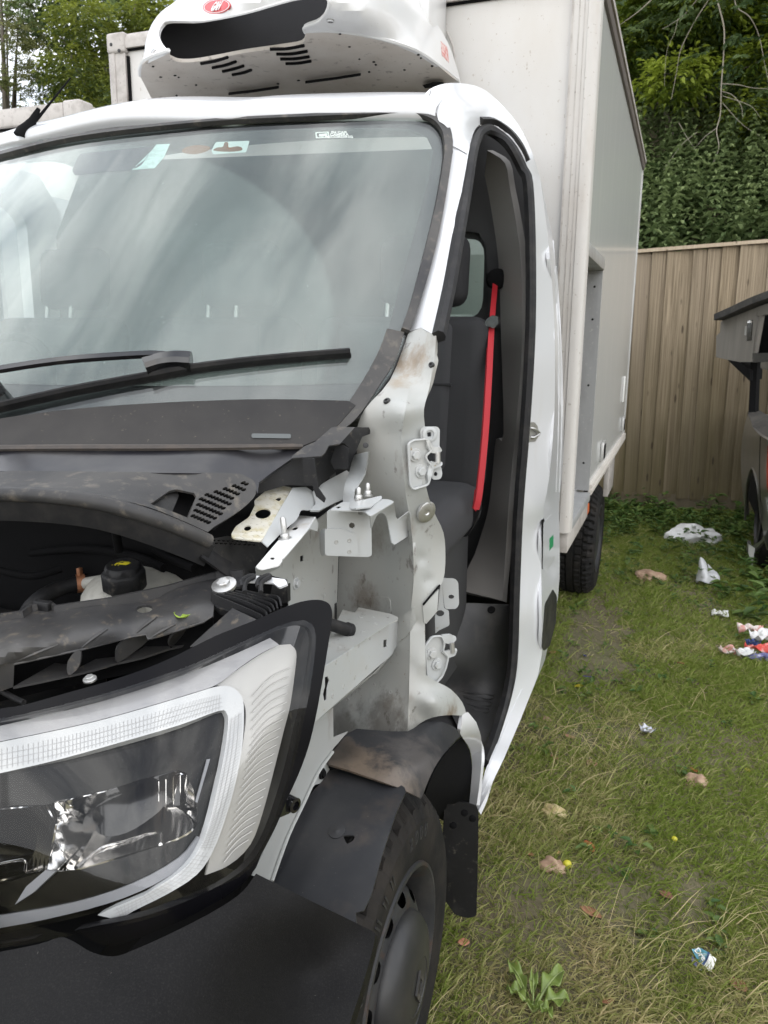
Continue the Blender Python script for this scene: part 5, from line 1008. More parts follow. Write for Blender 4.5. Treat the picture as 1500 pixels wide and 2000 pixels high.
box('cab_floor', -2.35, -.5, 1.35, 2.5, .40, .46, M['mat_rubber'], van); box('floor_riser', -2.35, -.62, 1.45, 2.5, .46, .72, M['cab_dark'], van)
box('firewall', -2.3, -.64, 1.42, 1.45, .45, 1.30, M['cab_dark'], van)
# dashboard, wheel
dsh = [[Vector((x, 1.14+.45*(x-XC)**2, 1.385)) for x in (-2.2, -1.8, -1.36, -.95, -.6)], [Vector((x, 1.40+.2*(x-XC)**2, 1.37)) for x in (-2.2, -1.8, -1.36, -.95, -.58)], [Vector((x, 1.62, 1.33)) for x in (-2.2, -1.8, -1.36, -.95, -.56)], [Vector((x, 1.64, 1.05)) for x in (-2.2, -1.8, -1.36, -.95, -.56)]]
grid('dashboard', dsh, pbr('dash_plastic', (.075, .078, .08), .6, bump=(500, .1)), van, sub=4, thick=.01)
box('dash_paper', -1.25, -.95, 1.36, 1.5, 1.392, 1.394, M['print_white'], van)
sw = sub_empty('steering_wheel'); c_ = Vector((-1.86, 1.78, 1.36))
tube('wheel_rim', [c_+Vector((.19*math.cos(a), .19*math.sin(a)*.45, .19*math.sin(a)*.89)) for a in [2*math.pi*k/24 for k in range(25)]], .014, M['cab_dark'], sw, 10, sub=1)
box('wheel_boss', c_.x-.09, c_.x+.09, c_.y-.04, c_.y+.02, c_.z-.06, c_.z+.05, M['cab_dark'], sw, .03)
# far side of the cab: door with its window
def xz_side(name, x, outl, holes, mat, par, th=.05):
    v2, F_ = tess(outl, holes, 0.15); bm = bmesh.new(); bv = [bm.verts.new((x, y, z)) for y, z in v2]
    for f in F_: bm.faces.new([bv[i] for i in f])
    bmesh.ops.delete(bm, geom=[v for v in bm.verts if not v.link_faces], context='VERTS')
    r = bmesh.ops.extrude_face_region(bm, geom=list(bm.faces)); bmesh.ops.translate(bm, vec=(-th, 0, 0), verts=[g for g in r['geom'] if isinstance(g, bmesh.types.BMVert)])
    return bm_obj(name, bm, mat, par)
xz_side('driver_door', -2.31, [(1.3, .45), (2.6, .45), (2.6, 2.0), (2.5, 2.12), (2.05, 2.12), (1.5, 1.5), (1.3, 1.35)], [rnd([(1.62, 1.38), (2.42, 1.38), (2.42, 1.95), (2.30, 2.02), (2.08, 2.02)], .04)], M['white'], van)
sweep('far_pillar', [(-2.13, 1.36, 1.35), (-2.16, 1.62, 1.62), (-2.12, 1.98, 2.04), (-2.10, 2.3, 2.15)], [(-.05, -.03), (.05, -.03), (.05, .03), (-.05, .03)], (0, -.7, .7), M['white'], van)
box('cab_flank', -2.40, -2.33, .55, 1.3, .5, 1.15, M['white'], van, .02)
# aerial
ab = P(52, 258, 'y', 1.78)
aer = sub_empty('aerial')
mdir = P(138, 152, 'y', 1.86)-ab
lathe('aerial_base', ab, mdir.normalized()+Vector((0, 0, .35)), [(.026, -.02), (.024, 0), (.016, .018), (.010, .036), (.007, .058), (.005, .07)], M['matt_black'], aer, 18)
tube('aerial_mast', [ab+mdir*.2, ab+mdir*.6, ab+mdir], [.0045, .003, .0018], M['matt_black'], aer, 8, sub=1)
# ---- wheels
def wheel(c, nm, label, front):
    w = sub_empty(nm); w['label'] = label
    r, wd_ = .345, .225; n = 216; hw = wd_/2; x0 = c.x-hw
    prof = [(.205, hw-.018), (.212, hw-.006), (.225, hw-.001), (.26, hw+.004), (.295, hw+.001), (.318, hw-.010), (.330, hw-.022), (.341, hw-.036), (.345, hw-.058), (.345, hw-.061), (.337, hw-.063), (.337, hw-.071), (.346, hw-.073), (.347, .008), (.339, .006), (.339, -.006), (.347, -.008), (.346, -hw+.073), (.338, -hw+.071), (.338, -hw+.063), (.345, -hw+.061), (.343, -hw+.04), (.33, -hw+.02), (.29, -hw), (.22, -hw+.004)]
    def fl(i, j, rr):
        ph = (j+ (i-6)*0.35) % 4.5
        if 5 <= i <= 9 or 19 <= i <= 21: return rr-((.018 if i > 5 else .009) if ph < 1.2 else 0)
        if i in (12, 13): return rr-(.008 if ph < 1.0 else 0)
        return rr
    lathe('tyre', Vector((x0, c.y, c.z)), (1, 0, 0), prof, M['tyre'], w, n, smooth=16, flute=fl, capped=False)
    rimp = [(.208, hw-.012), (.214, hw-.006), (.212, hw), (.205, hw+.001), (.196, hw-.006), (.188, hw-.03), (.184, hw-.055), (.186, -.06)]
    lathe('rim', Vector((x0, c.y, c.z)), (1, 0, 0), rimp, M['steel'], w, 48, capped=False)
    # pressed steel disc with vent holes
    outl = ell(0, 0, .187, .187, 64); hl = [ell(.150*math.cos(a), .150*math.sin(a), .021, .015, 14, a+math.pi/2) for a in [2*math.pi*(k+.5)/12 for k in range(12)]]
    v2, F_ = tess(outl, hl, .010); off = hw-.055
    def hgt(rr):
        return hw-.07+float(np.interp(rr, [0, .11, .125, .14, .158, .170, .187], [.058, .058, .060, .058, .046, .020, 0]))
    bm = bmesh.new(); bv = [bm.verts.new((x0+hgt(math.hypot(a, b)), c.y+a, c.z+b)) for a, b in v2]
    for f in F_: bm.faces.new([bv[i] for i in f])
    bmesh.ops.delete(bm, geom=[v for v in bm.verts if not v.link_faces], context='VERTS')
    bm_obj('wheel_disc', bm, M['steel'], w)
    lathe('brake_drum', Vector((x0, c.y, c.z)), (1, 0, 0), [(.14, hw-.13), (.14, hw-.10), (.0001, hw-.10)], M['matt_black'], w, 24)
    if front:
        hc = lathe('hub_cap', Vector((x0, c.y, c.z)), (1, 0, 0), [(.124, hw-.02), (.126, hw-.008), (.122, hw+.004), (.108, hw+.018), (.080, hw+.028), (.052, hw+.032), (.050, hw+.030), (.0001, hw+.030)], M['hubcap'], w, 48)
        xx = x0+hw+.0315
        def dia(s, t): return [(xx, c.y+0, c.z+s), (xx, c.y+s*.62, c.z), (xx, c.y, c.z-s), (xx, c.y-s*.62, c.z)]
        o_, i_ = dia(.036, 0), dia(.021, 0)
        V = o_+i_+[(x+.004, y, z) for x, y, z in o_+i_]
        F_ = []
        for k in range(4):
            a, b = k, (k+1) % 4; F_ += [(8+a, 8+b, 12+b, 12+a), (a, b, 8+b, 8+a), (4+a, 12+a, 12+b, 4+b)]
        raw('emblem', V, F_, M['black_dusty'], hc, smooth=0)
        # raised lettering round the sidewall
        lr = pbr('letter_rubber', (.022, .0215, .0215), .65)
        for k, ch in enumerate('2000'):
            a = R(84-k*6.5); rad = .272; e = Vector((0, math.sin(a), -math.cos(a))); rr = Vector((0, math.cos(a), math.sin(a)))
            text_obj('sidewall_letter', ch, basis(Vector((x0+hw+.0028, c.y, c.z))+rr*rad, e, rr), .036, lr, w, extr=.0015, bold=.0005)
        for k in range(9):      # worn block letters, no longer readable
            for dl in (0, 2.2):
                a = R(104+k*8+dl); rr = Vector((0, math.cos(a), math.sin(a))); e = Vector((0, math.sin(a), -math.cos(a)))
                q = Vector((x0+hw+.0026, c.y, c.z))
                raw('sidewall_mark', [q+rr*.258+e*.003, q+rr*.258-e*.001, q+rr*.287-e*.006, q+rr*.287-e*.002, q+rr*.258+e*.003+Vector((.0018, 0, 0)), q+rr*.258-e*.001+Vector((.0018, 0, 0)), q+rr*.287-e*.006+Vector((.0018, 0, 0)), q+rr*.287-e*.002+Vector((.0018, 0, 0))], [(4, 5, 6, 7), (0, 1, 5, 4), (1, 2, 6, 5), (2, 3, 7, 6), (3, 0, 4, 7)], lr, w, smooth=0)
    else:
        lathe('hub', Vector((x0, c.y, c.z)), (1, 0, 0), [(.06, hw-.05), (.055, hw-.02), (.03, hw-.012), (.0001, hw-.012)], M['steel'], w, 24)
    return w
wheel(HUB-Vector((.012, 0, 0)), 'front_wheel', 'front wheel with a plain grey hub cap and rusty steel rim', True)
wheel(Vector((-.39, 4.9, .345)), 'rear_wheel', 'rear wheel under the box body', False)
# mud flap behind the front wheel
MF = tps([(870, 1565, 'y', 1.615), (930, 1575, 'y', 1.635), (932, 1700, 'y', 1.64), (930, 1790, 'y', 1.645), (875, 1790, 'y', 1.63), (870, 1690, 'y', 1.62)])
panel('mud_flap', rnd(ZG((1165, 655), (1190, 635), (1320, 662), (1350, 672), (1364, 705), (1362, 900), (1352, 1320), (1300, 1330), (1225, 1310), (1150, 1200), (1150, 900)), 7), MF, M['black'], van, thick=.006, step=18)
mf = bpy.data.objects['mud_flap']
for q in ((1282, 712), (1330, 745), (1215, 785)):
    a, n = nrm(MF, *ZG(q)[0]); lathe('flap_rivet', a, n, [(.0085, -.001), (.0085, .002), (.006, .0035), (.0001, .0035)], M['matt_black'], mf, 14)
panel('rear_arch_skin', sm(ZG((1040, 640), (1100, 480), (1180, 360), (1270, 275)), 3)+sm(ZG((1312, 345), (1326, 450), (1312, 660)), 3)+ZG((1180, 660), (1160, 760), (1050, 700)), tps([(830, 1560, 'y', 1.45), (880, 1470, 'y', 1.52), (905, 1440, 'y', 1.56), (920, 1500, 'y', 1.62), (916, 1570, 'y', 1.66), (860, 1590, 'y', 1.62)]), M['matt_black'], van, thick=.004, step=18)
# ---- refrigerated box body
bxo = sub_empty('box_body'); M['galv'] = pbr('galvanised_jamb', (.36, .365, .365), .5, metal=.15, layers=[((.24, .24, .24), 12, .45, .7, .5, (1, 1, .3)), ((.6, .58, .55), 60, .6, .68, .5, I3)])
BX0, BX1, BY0, BY1, BZ0, BZ1 = -2.19, -.33, 2.80, 5.65, .87, 2.665
box('front_wall', BX0+.03, BX1-.07, BY0+.006, BY0+.05, .95, BZ1-.05, M['white_dirty'], bxo)
M['box_side'] = pbr('glossy_box_side', (.56, .57, .555), .24, coat=.25, layers=[((.66, .66, .63), 16, .5, .7, .3, (1, 1, .1)), ((.75, .74, .7), 60, .66, .7, .5, (1, 1, .35))])
ya, yb, za, zb = 2.86, 3.455, .905, 1.86
def yz_poly(name, x, outl, holes, mat, par, th=.03):
    v2, F_ = tess(outl, holes, 0.25); bm = bmesh.new(); bv = [bm.verts.new((x, y, z)) for y, z in v2]
    for f in F_: bm.faces.new([bv[i] for i in f])
    bmesh.ops.delete(bm, geom=[v for v in bm.verts if not v.link_faces], context='VERTS')
    r = bmesh.ops.extrude_face_region(bm, geom=list(bm.faces)); bmesh.ops.translate(bm, vec=(-th, 0, 0), verts=[g for g in r['geom'] if isinstance(g, bmesh.types.BMVert)])
    return bm_obj(name, bm, mat, par)
yz_poly('side_wall', BX1-.004, [(BY0+.04, zb), (yb, zb), (yb, za), (BY1-.01, za), (BY1-.01, BZ1-.04), (BY0+.04, BZ1-.04)], [], M['box_side'], bxo)
box('far_wall', BX0, BX0+.04, BY0+.02, BY1, za, BZ1-.04, M['white_dirty'], bxo); box('box_roof', BX0+.02, BX1-.02, BY0+.03, BY1, BZ1-.045, BZ1-.01, M['white_dirty'], bxo)
box('rear_wall', BX0+.04, BX1-.045, BY1-.06, BY1-.012, za, BZ1-.05, M['white_dirty'], bxo); box('box_floor', BX0+.04, BX1-.05, BY0+.06, BY1-.07, BZ0-.02, za, M['alu'], bxo)
# corner posts: rounded extrusions with grooves
def extr(name, prof, p0, p1, up, mat): return sweep(name, [p0, p1], prof, up, mat, bxo, sub=1)
cpost = [(-.075, 0), (-.075, .012), (-.03, .012), (-.028, .016), (-.012, .016), (0, .012), (.007, .004), (.010, -.008), (.010, -.05), (0, -.05)]
extr('corner_post', list(cpost), (BX1-.003, BY0, .86), (BX1-.003, BY0, BZ1), (0, -1, 0), M['rail'] if False else pbr('pale_corner_post', (.58, .56, .53), .42, layers=[((.42, .36, .3), 10, .45, .75, .5, (1, 1, .3)), ((.2, .15, .1), 90, .64, .7, .6, I3)]))
for dx, w_ in ((-.077, .003), (-.056, .0014), (-.040, .0014)): box('post_groove', BX1-.003+dx-w_, BX1-.003+dx+w_, BY0-.0135, BY0+.004, .9, BZ1-.01, M['matt_black'] if w_ > .003 else M['rail'], bxo)
extr('corner_post', [(-a, b) for a, b in cpost], (BX0+.003, BY0, .86), (BX0+.003, BY0, BZ1), (0, -1, 0), M['rail'])
extr('front_top_rail', [(-.0, 0), (-.0, -.045), (.014, -.045), (.016, -.02), (.012, -.005), (0, .008), (-.02, .01), (-.05, .01), (-.05, 0)], (BX0+.03, BY0, BZ1), (BX1-.03, BY0, BZ1), (0, 0, 1), M['rail'])
box('front_rail_shadow_gap', BX0+.04, BX1-.08, BY0-.004, BY0+.02, BZ1-.052, BZ1-.046, M['matt_black'], bxo)
box('corner_post_gap', BX0+.078, BX0+.088, BY0-.003, BY0+.02, .95, BZ1-.07, M['matt_black'], bxo)
for cx, sg in ((BX0, 1), (BX1, -1)):
    cpl_ = box('corner_plate', min(cx, cx+sg*.085), max(cx, cx+sg*.085), BY0-.022, BY0+.03, BZ1-.06, BZ1+.012, M['rail'], bxo, .010, seg=3)
    for dx, dz in ((.025, -.03), (.06, -.055)): lathe('corner_rivet', (cx+sg*dx, BY0-.022, BZ1+dz), (0, -1, 0), [(.007, -.001), (.006, .002), (.0001, .003)], M['hubcap'], cpl_, 10)
extr('side_top_rail', [(0, 0), (.012, 0), (.014, -.03), (.010, -.05), (0, -.05)], (BX1-.004, BY0, BZ1), (BX1-.004, BY1, BZ1), (0, 0, 1), pbr('brown_top_rail', (.12, .10, .09), .55))
extr('side_top_rail', [(0, .002), (.020, .002), (.020, -.018), (0, -.018)], (BX1-.004, BY0, BZ1+.004), (BX1-.004, BY1, BZ1+.004), (0, 0, 1), M['rail'])
extr('side_bottom_rail', [(0, 0), (.014, 0), (.016, -.012), (.008, -.016), (.008, -.020), (.016, -.024), (.014, -.044), (0, -.046)], (BX1-.004, yb, za+.02), (BX1-.004, BY1, za+.02), (0, 0, 1), pbr('bottom_rail_paint', (.60, .56, .51), .5))
box('rear_post', BX1-.03, BX1+.002, BY1-.012, BY1+.004, za, BZ1-.05, M['alu'], bxo)
# open side doorway
box('door_lintel', BX1-.12, BX1+.004, ya, yb+.01, zb-.045, zb, M['alu'], bxo, .002)
box('doorway_rear_jamb', BX1-.16, BX1-.0005, yb-.005, yb+.002, za-.005, zb-.045, M['galv'], bxo); box('doorway_front_jamb', BX1-.16, BX1-.02, ya-.01, ya, za, zb-.045, M['alu'], bxo)
box('doorway_sill', BX1-.16, BX1+.006, BY0+.02, yb, BZ0-.012, za-.012, M['galv'], bxo, .002)
box('doorway_sill_face', BX1-.05, BX1-.002, BY0+.012, yb+.01, BZ0-.09, BZ0-.014, M['rail'], bxo, .004)
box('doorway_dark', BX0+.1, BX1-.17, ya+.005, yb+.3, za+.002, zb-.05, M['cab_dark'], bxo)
for zz in (1.02, 1.35, 1.62, 1.75): bolt((BX1-.03, yb-.002, zz), (0, -1, 0), .005, M['matt_black'], bxo)
for zz in (1.45, 1.62): box('latch_strike', BX1-.13, BX1-.10, yb-.03, yb-.001, zz-.02, zz+.01, M['print_white'], bxo, .004)
for (px, py) in ((1176, 880), (1216, 828)):
    q = P(px, py, 'x', BX1)
    lt = box('side_latch', BX1-.003, BX1+.012, q.y-.055, q.y+.055, q.z-.045, q.z+.045, M['alu'], bxo, .003); box('latch_recess', BX1+.0125, BX1+.0135, q.y-.045, q.y+.045, q.z-.038, q.z+.032, M['matt_black'], lt)
q = P(1218, 760, 'x', BX1); box('reflector_strip', BX1-.003, BX1+.006, q.y-.03, q.y+.03, q.z-.08, q.z+.08, M['print_white'], bxo, .002)
box('side_guard', BX1-.06, BX1-.03, 4.95, 5.35, .60, .86, M['rail'], bxo, .004); box('chassis_rail', -.85, -.75, 2.7, 5.6, .55, .72, M['matt_black'], bxo); box('chassis_rail', -2.0, -1.9, 2.7, 5.6, .55, .72, M['matt_black'], bxo)
box('rear_underrun', -2.1, -.5, 5.3, 5.4, .5, .6, M['matt_black'], bxo)
q = P(1141, 992, 'x', -.36); box('side_marker', q.x-.01, q.x+.02, q.y-.03, q.y+.03, q.z-.025, q.z+.02, pbr('amber_lens', (.6, .12, .02), .3), bxo, .004)
# ---- refrigeration unit hung on the front wall
fu = sub_empty('refrigeration_unit')
M['fridge'] = pbr('fridge_shell_white', (.66, .66, .655), .28, coat=.4, layers=[((.6, .57, .52), 6, .5, .8, .4, I3), ((.25, .2, .15), 150, .69, .74, .6, I3)])
M['fridge_under'] = pbr('fridge_underside', (.56, .52, .47), .5, layers=[((.42, .36, .3), 5, .4, .75, .6, I3), ((.12, .10, .08), 26, .62, .72, .7, I3), ((.1, .08, .07), 90, .66, .72, .6, I3)])
UZ = ZP(2.36)
arc_r = [(792, 128), (880, 125), (1000, 138), (1120, 165), (1220, 200), (1300, 250), (1392, 322)]
arc_l = [(148, 300), (150, 265), (182, 232), (262, 203)]
low = [(265, 228), (300, 242), (360, 242), (450, 227), (560, 206), (700, 186), (780, 171), (795, 140)]
panel('unit_underside', sm(ZC(*arc_l), 3)+sm(ZC(*low), 3)+sm(ZC(*arc_r), 4)+ZC((1398, 330))+[P_ for P_ in ZC((1380, 360), (700, 420), (245, 460), (190, 380))], UZ, M['fridge_under'], fu, thick=.01, step=22)
uu = bpy.data.objects['unit_underside']
UZ2 = ZP(2.3485); UZ3 = ZP(2.3475)
SA_ = []
for q in ZC(*(arc_l+low+arc_r)): SA_.append((q[0], q[1], UZ(*q)))
SA_ += [(q[0], q[1], 'y', y) for q, y in zip(ZC((165, 215), (172, 150), (200, 85), (260, 20), (330, -40), (600, -90), (480, 30), (1000, -90), (1000, 60), (1150, 60), (1190, -30), (1250, 20), (1290, 70), (1330, 130), (1360, 190), (1390, 280), (900, 50), (250, 90), (700, -10)), (2.35, 2.40, 2.45, 2.50, 2.50, 2.12, 2.08, 2.22, 2.14, 2.36, 2.52, 2.62, 2.66, 2.70, 2.73, 2.76, 2.10, 2.33, 2.06))]
US = tps(SA_)
openg = sm(ZC((262, 203), (242, 188), (224, 160), (218, 130), (235, 96), (270, 80), (400, 80), (560, 50), (700, 10), (780, -8), (872, -10), (882, 30), (850, 80), (802, 100), (786, 112), (792, 128)), 3)
panel('unit_shell', sm(ZC(*arc_l), 3)[:-1]+openg+sm(ZC(*arc_r), 4)[1:]+ZC((1402, 330))+sm(ZC((1386, 270), (1360, 190), (1330, 130), (1290, 70), (1250, 20), (1190, -30), (1000, -110), (600, -130), (330, -60), (290, 0), (230, 45), (190, 100), (170, 160), (163, 215), (150, 262)), 3), US, M['fridge'], fu, thick=.008, step=18)
us_ = bpy.data.objects['unit_shell']
tube('opening_lip', [US(*q) for q in openg], .004, M['fridge'], us_, 6, sub=1)
tube('shell_bead', [US(*q)+Vector((0, -.002, .004)) for q in sm(ZC(*arc_r), 4)], .006, M['fridge'], us_, 6, sub=1)
tube('shell_bead', [US(*q)+Vector((0, -.002, .004)) for q in sm(ZC(*arc_l), 4)], .006, M['fridge'], us_, 6, sub=1)
# condenser behind the opening
cx0, cx1 = UZ(*ZC((215, 160))[0]), UZ(*ZC((890, 60))[0])
fin_m = ribbed('condenser_fins', (.012, .012, .014), .5, 120, 'Z', metal=.3, stg=.5)
xl, xr = P(*ZC((200, 160))[0], 'y', 2.34).x, P(*ZC((900, 40))[0], 'y', 2.34).x
oc = [Vector(p) for p in openg+sm(ZC(*low), 3)[::-1]]; om = sum(oc, Vector((0, 0)))/len(oc)
panel('condenser', [tuple(om+(p-om)*1.07) for p in oc], YP(2.42), fin_m, fu, thick=.03, step=20)
box('unit_back', -1.75, -.82, 2.6, 2.80, 2.37, 2.85, M['fridge'], fu, .03)
for a in ([(385, 260), (440, 250), (490, 235)], [(430, 276), (480, 266), (522, 252)], [(470, 290), (515, 280), (552, 268)], [(508, 303), (550, 295), (582, 284)], [(655, 204), (720, 202), (788, 190)], [(680, 223), (740, 222), (800, 212)], [(695, 242), (750, 241), (808, 233)], [(716, 260), (765, 258), (815, 250)]):
    tube('vent_slot', [UZ2(*q)+Vector((0, 0, .008)) for q in ZC(*a)], .0045, M['matt_black'], uu, 6)
for a in ([(492, 367), (590, 356), (690, 341)], [(792, 322), (900, 308), (1010, 291)]):
    panel('drain_slot', rnd([tuple(Vector(q)+Vector((0, d))) for q, d in zip(ZC(*a)+list(reversed(ZC(*a))), (-2.6, -2.6, -2.6, 2.6, 2.6, 2.6))], 2), UZ2, M['matt_black'], uu, thick=.001, step=12)
for x, y in ((198, 261), (228, 302), (284, 296), (298, 303), (366, 333), (290, 374), (928, 134), (965, 184), (1004, 232), (1060, 243), (1068, 254), (1180, 274), (1234, 215), (1244, 228), (1288, 259), (686, 328), (766, 315), (1042, 282)):
    panel('drip_hole', ell(*ZC((x, y))[0], random.uniform(2, 3.4), random.uniform(1.2, 1.9), 8), UZ2, M['matt_black'], uu, thick=.001, step=8)
panel('pipe_notch', ZC((1250, 333), (1290, 322), (1332, 322), (1340, 340), (1260, 345)), UZ2, M['matt_black'], uu, thick=.001, step=12)
# oval badge and its lettering
def usr(d): return lambda px, py: US(px, py)-ray(px, py).normalized()*d
panel('badge', ell(*ZC((446, 24))[0], 27, 14.5, 28, -.13), usr(.003), M['red'], us_, thick=.002, step=12)
c_ = usr(.006)(*ZC((446, 25))[0]); a_ = usr(.006)(*ZC((480, 20))[0]); u_ = usr(.006)(*ZC((444, 5))[0])
text_obj('badge_lettering', 'GAH', basis(c_, a_-c_, u_-c_), .037, M['print_white'], us_, extr=.0008, bold=.0011)
panel('badge_ring', ell(*ZC((446, 24))[0], 25, 12.8, 28, -.13), usr(.0058), M['print_white'], us_, thick=.0008, step=10, holes=[ell(*ZC((446, 24))[0], 24, 12, 28, -.13)])
panel('warning_label', ZC((1322, 160), (1348, 185), (1354, 245), (1326, 215)), usr(.002), M['red_faded'], us_, thick=.0006, step=8)
for x, y in ((891, 79), (200, 204)):
    a, n = nrm(US, *ZC((x, y))[0]); s_ = lathe('quarter_turn_screw', a, n, [(.010, -.002), (.010, .003), (.008, .005), (.0001, .005)], M['zinc'], us_, 18)
    X_, Y_, K_ = frame(n); raw('screw_slot', [a+n*.0054+X_*(s*.001)+Y_*t for s, t in ((-1, -.008), (1, -.008), (1, .008), (-1, .008))], [(0, 1, 2, 3)], M['matt_black'], s_, smooth=0)
tube('drain_hose', [P(873, 62, 'y', 2.795), P(884, 90, 'y', 2.793), P(890, 130, 'y', 2.793), P(892, 160, 'y', 2.795)], .003, M['rail'], fu, 6)
# ================================================================ the yard
def ground_z(x, y): return 0.022*noise.noise(Vector((x*1.3, y*1.3, 3.1)))+0.008*noise.noise(Vector((x*6, y*6, 9.0)))
def ground_mat():
    m, t, o = new_mat('soil'); b = N(t, 'ShaderNodeBsdfPrincipled'); t.links.new(b.outputs[0], o.inputs[0])
    v = coords(t); n1 = noise_node(t, v, 1.2, 6); n2 = noise_node(t, v, 40, 6, .7)
    c = mixc(t, ramp(t, n1, [(.35, 0.0), (.65, 1.0)]), (.095, .078, .045), (.085, .105, .035))
    c = mixc(t, ramp(t, n2, [(.35, 0.0), (.7, 1.0)]), c, (.19, .155, .10)); t.links.new(c, b.inputs['Base Color'])
    b.inputs['Roughness'].default_value = .95
    bp = N(t, 'ShaderNodeBump'); bp.inputs['Strength'].default_value = .8; bp.inputs['Distance'].default_value = .01
    t.links.new(n2, bp.inputs['Height']); t.links.new(bp.outputs[0], b.inputs['Normal']); return m
gx = np.concatenate([[-400, -60, -20, -8, -4.6], np.arange(-4, 3.01, .07), [4, 6, 12, 40, 400]]); gy = np.concatenate([[-400, -60, -10, -2], np.arange(-1, 8.05, .07), [8.09, 8.11, 8.6, 9.5]])
def bank_z(y): return 0.0 if y < 8.1 else 1.75+(y-8.1)*.68 if y < 11 else 3.72+(y-11)*.85
gy2 = np.concatenate([gy, [11, 14, 20, 40, 60, 400]])
V = [(x, y, (ground_z(x, y) if abs(x) < 5 and y < 8.2 and y > -2 else 0)+min(bank_z(y), 9)*min(max((x+4.5)/2, 0), 1)) for y in gy2 for x in gx]; nx = len(gx)
g = raw('ground', V, [(j*nx+i, j*nx+i+1, (j+1)*nx+i+1, (j+1)*nx+i) for j in range(len(gy2)-1) for i in range(nx-1)], ground_mat()); g['kind'] = 'structure'
# ---- foliage material: colour from a per-leaf attribute
def leaf_mat(name, a, b, rough=.5, trans=.35):
    m, t, o = new_mat(name); at = N(t, 'ShaderNodeAttribute'); at.attribute_name = 'tint'
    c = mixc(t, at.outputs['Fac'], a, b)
    p = N(t, 'ShaderNodeBsdfPrincipled'); p.inputs['Roughness'].default_value = rough; t.links.new(c, p.inputs['Base Color']); p.inputs['Specular IOR Level'].default_value = .35
    tr = N(t, 'ShaderNodeBsdfTranslucent'); t.links.new(c, tr.inputs[0]); mx = N(t, 'ShaderNodeMixShader'); mx.inputs[0].default_value = trans
    t.links.new(p.outputs[0], mx.inputs[1]); t.links.new(tr.outputs[0], mx.inputs[2]); t.links.new(mx.outputs[0], o.inputs[0]); return m
def unit(a): return a/np.maximum(np.linalg.norm(a, axis=-1, keepdims=True), 1e-9)
def leaves(name, base, d, nrm_, ln, wd_, tint, mat, parent=None, fold=.25, droop=.2):
    """many leaves in one mesh: base point, direction, normal, length, width; six vertices, four triangles each"""
    n = len(base); d = unit(d); s = unit(np.cross(d, nrm_)); u = np.cross(s, d); ln = ln[:, None]; wd_ = wd_[:, None]
    v = np.empty((n, 6, 3), np.float32)
    v[:, 0] = base; v[:, 1] = base+d*ln*.35+s*wd_*.5+u*wd_*fold; v[:, 2] = base+d*ln*.72+s*wd_*.36+u*wd_*fold*.6-u*ln*droop*.4
    v[:, 3] = base+d*ln-u*ln*droop; v[:, 4] = base+d*ln*.72-s*wd_*.36+u*wd_*fold*.6-u*ln*droop*.4; v[:, 5] = base+d*ln*.35-s*wd_*.5+u*wd_*fold
    q = np.array([[0, 1, 2], [0, 2, 3], [0, 3, 4], [0, 4, 5]]); f = (np.arange(n)[:, None, None]*6+q[None]).reshape(-1, 3)
    return tri_mesh(name, v.reshape(-1, 3), f, np.repeat(tint, 6), mat, parent)
def tri_mesh(name, v, f, tint, mat, parent):
    me = bpy.data.meshes.new(name); me.vertices.add(len(v)); me.vertices.foreach_set('co', v.astype(np.float32).ravel())
    k = f.shape[1]; me.loops.add(f.size); me.loops.foreach_set('vertex_index', f.astype(np.int32).ravel())
    me.polygons.add(len(f)); me.polygons.foreach_set('loop_start', np.arange(0, f.size, k, dtype=np.int32))
    me.update(calc_edges=True); a = me.attributes.new('tint', 'FLOAT', 'POINT'); a.data.foreach_set('value', tint.astype(np.float32))
    return link(name, me, mat, parent, None, 0)
# ---- grass
def px_of(p):
    v = np.asarray(p)-np.array((0, 0, CAM_H)); z = v@np.array(_f); return 750+FPX*(v@np.array(_r))/z, 1000-FPX*(v@np.array(_u))/z, z
def nse(x, y, s, k): return np.array([noise.noise(Vector((a*s, b*s, k))) for a, b in zip(x, y)])
def blades(name, n, x0, x1, y0, y1, hmin, hmax, w0, mat, tint_fn, dens=None, lay=.6):
    x = rng.uniform(x0, x1, n); y = y0+(y1-y0)*rng.uniform(0, 1, n)**1.5
    px, py, z = px_of(np.stack([x, y, np.zeros(n)], 1)); keep = (px > 780) & (px < 2250) & (py < 2300) & (z > .3)
    x, y = x[keep], y[keep]
    if dens is not None: k = rng.uniform(0, 1, len(x)) < dens(x, y); x, y = x[k], y[k]
    n = len(x); gz = np.array([ground_z(a, b) for a, b in zip(x, y)]); base = np.stack([x, y, gz], 1)
    h = rng.uniform(hmin, hmax, n)*(0.7+0.6*rng.random(n)); a = rng.uniform(0, 2*np.pi, n); l = rng.uniform(.15, 1, n)*lay
    w = w0*rng.uniform(.6, 1.3, n)*(1+np.clip(y-2, 0, 6)*.12)
    d = np.stack([np.cos(a)*l, np.sin(a)*l, np.sqrt(np.maximum(1-l*l, .05))], 1)
    s = unit(np.cross(d, np.stack([np.cos(a+1.2), np.sin(a+1.2), np.zeros(n)], 1)))*w[:, None]*.5
    bend = np.stack([np.cos(a), np.sin(a), -.35*np.ones(n)], 1)*(h*rng.uniform(.1, .7, n))[:, None]
    m = base+d*h[:, None]*.55+bend*.25; tip = base+d*h[:, None]+bend
    tip[:, 2] = np.maximum(tip[:, 2], gz+.004)
    v = np.stack([base-s, base+s, m+s*.8, m-s*.8, tip], 1).reshape(-1, 3)
    f = (np.arange(n)[:, None, None]*5+np.array([[0, 1, 2], [0, 2, 3], [3, 2, 4]])[None]).reshape(-1, 3)
    o = tri_mesh(name, v, f, np.repeat(np.clip(tint_fn(x, y)+rng.normal(0, .22, n), 0, 1), 5), mat, None); return o
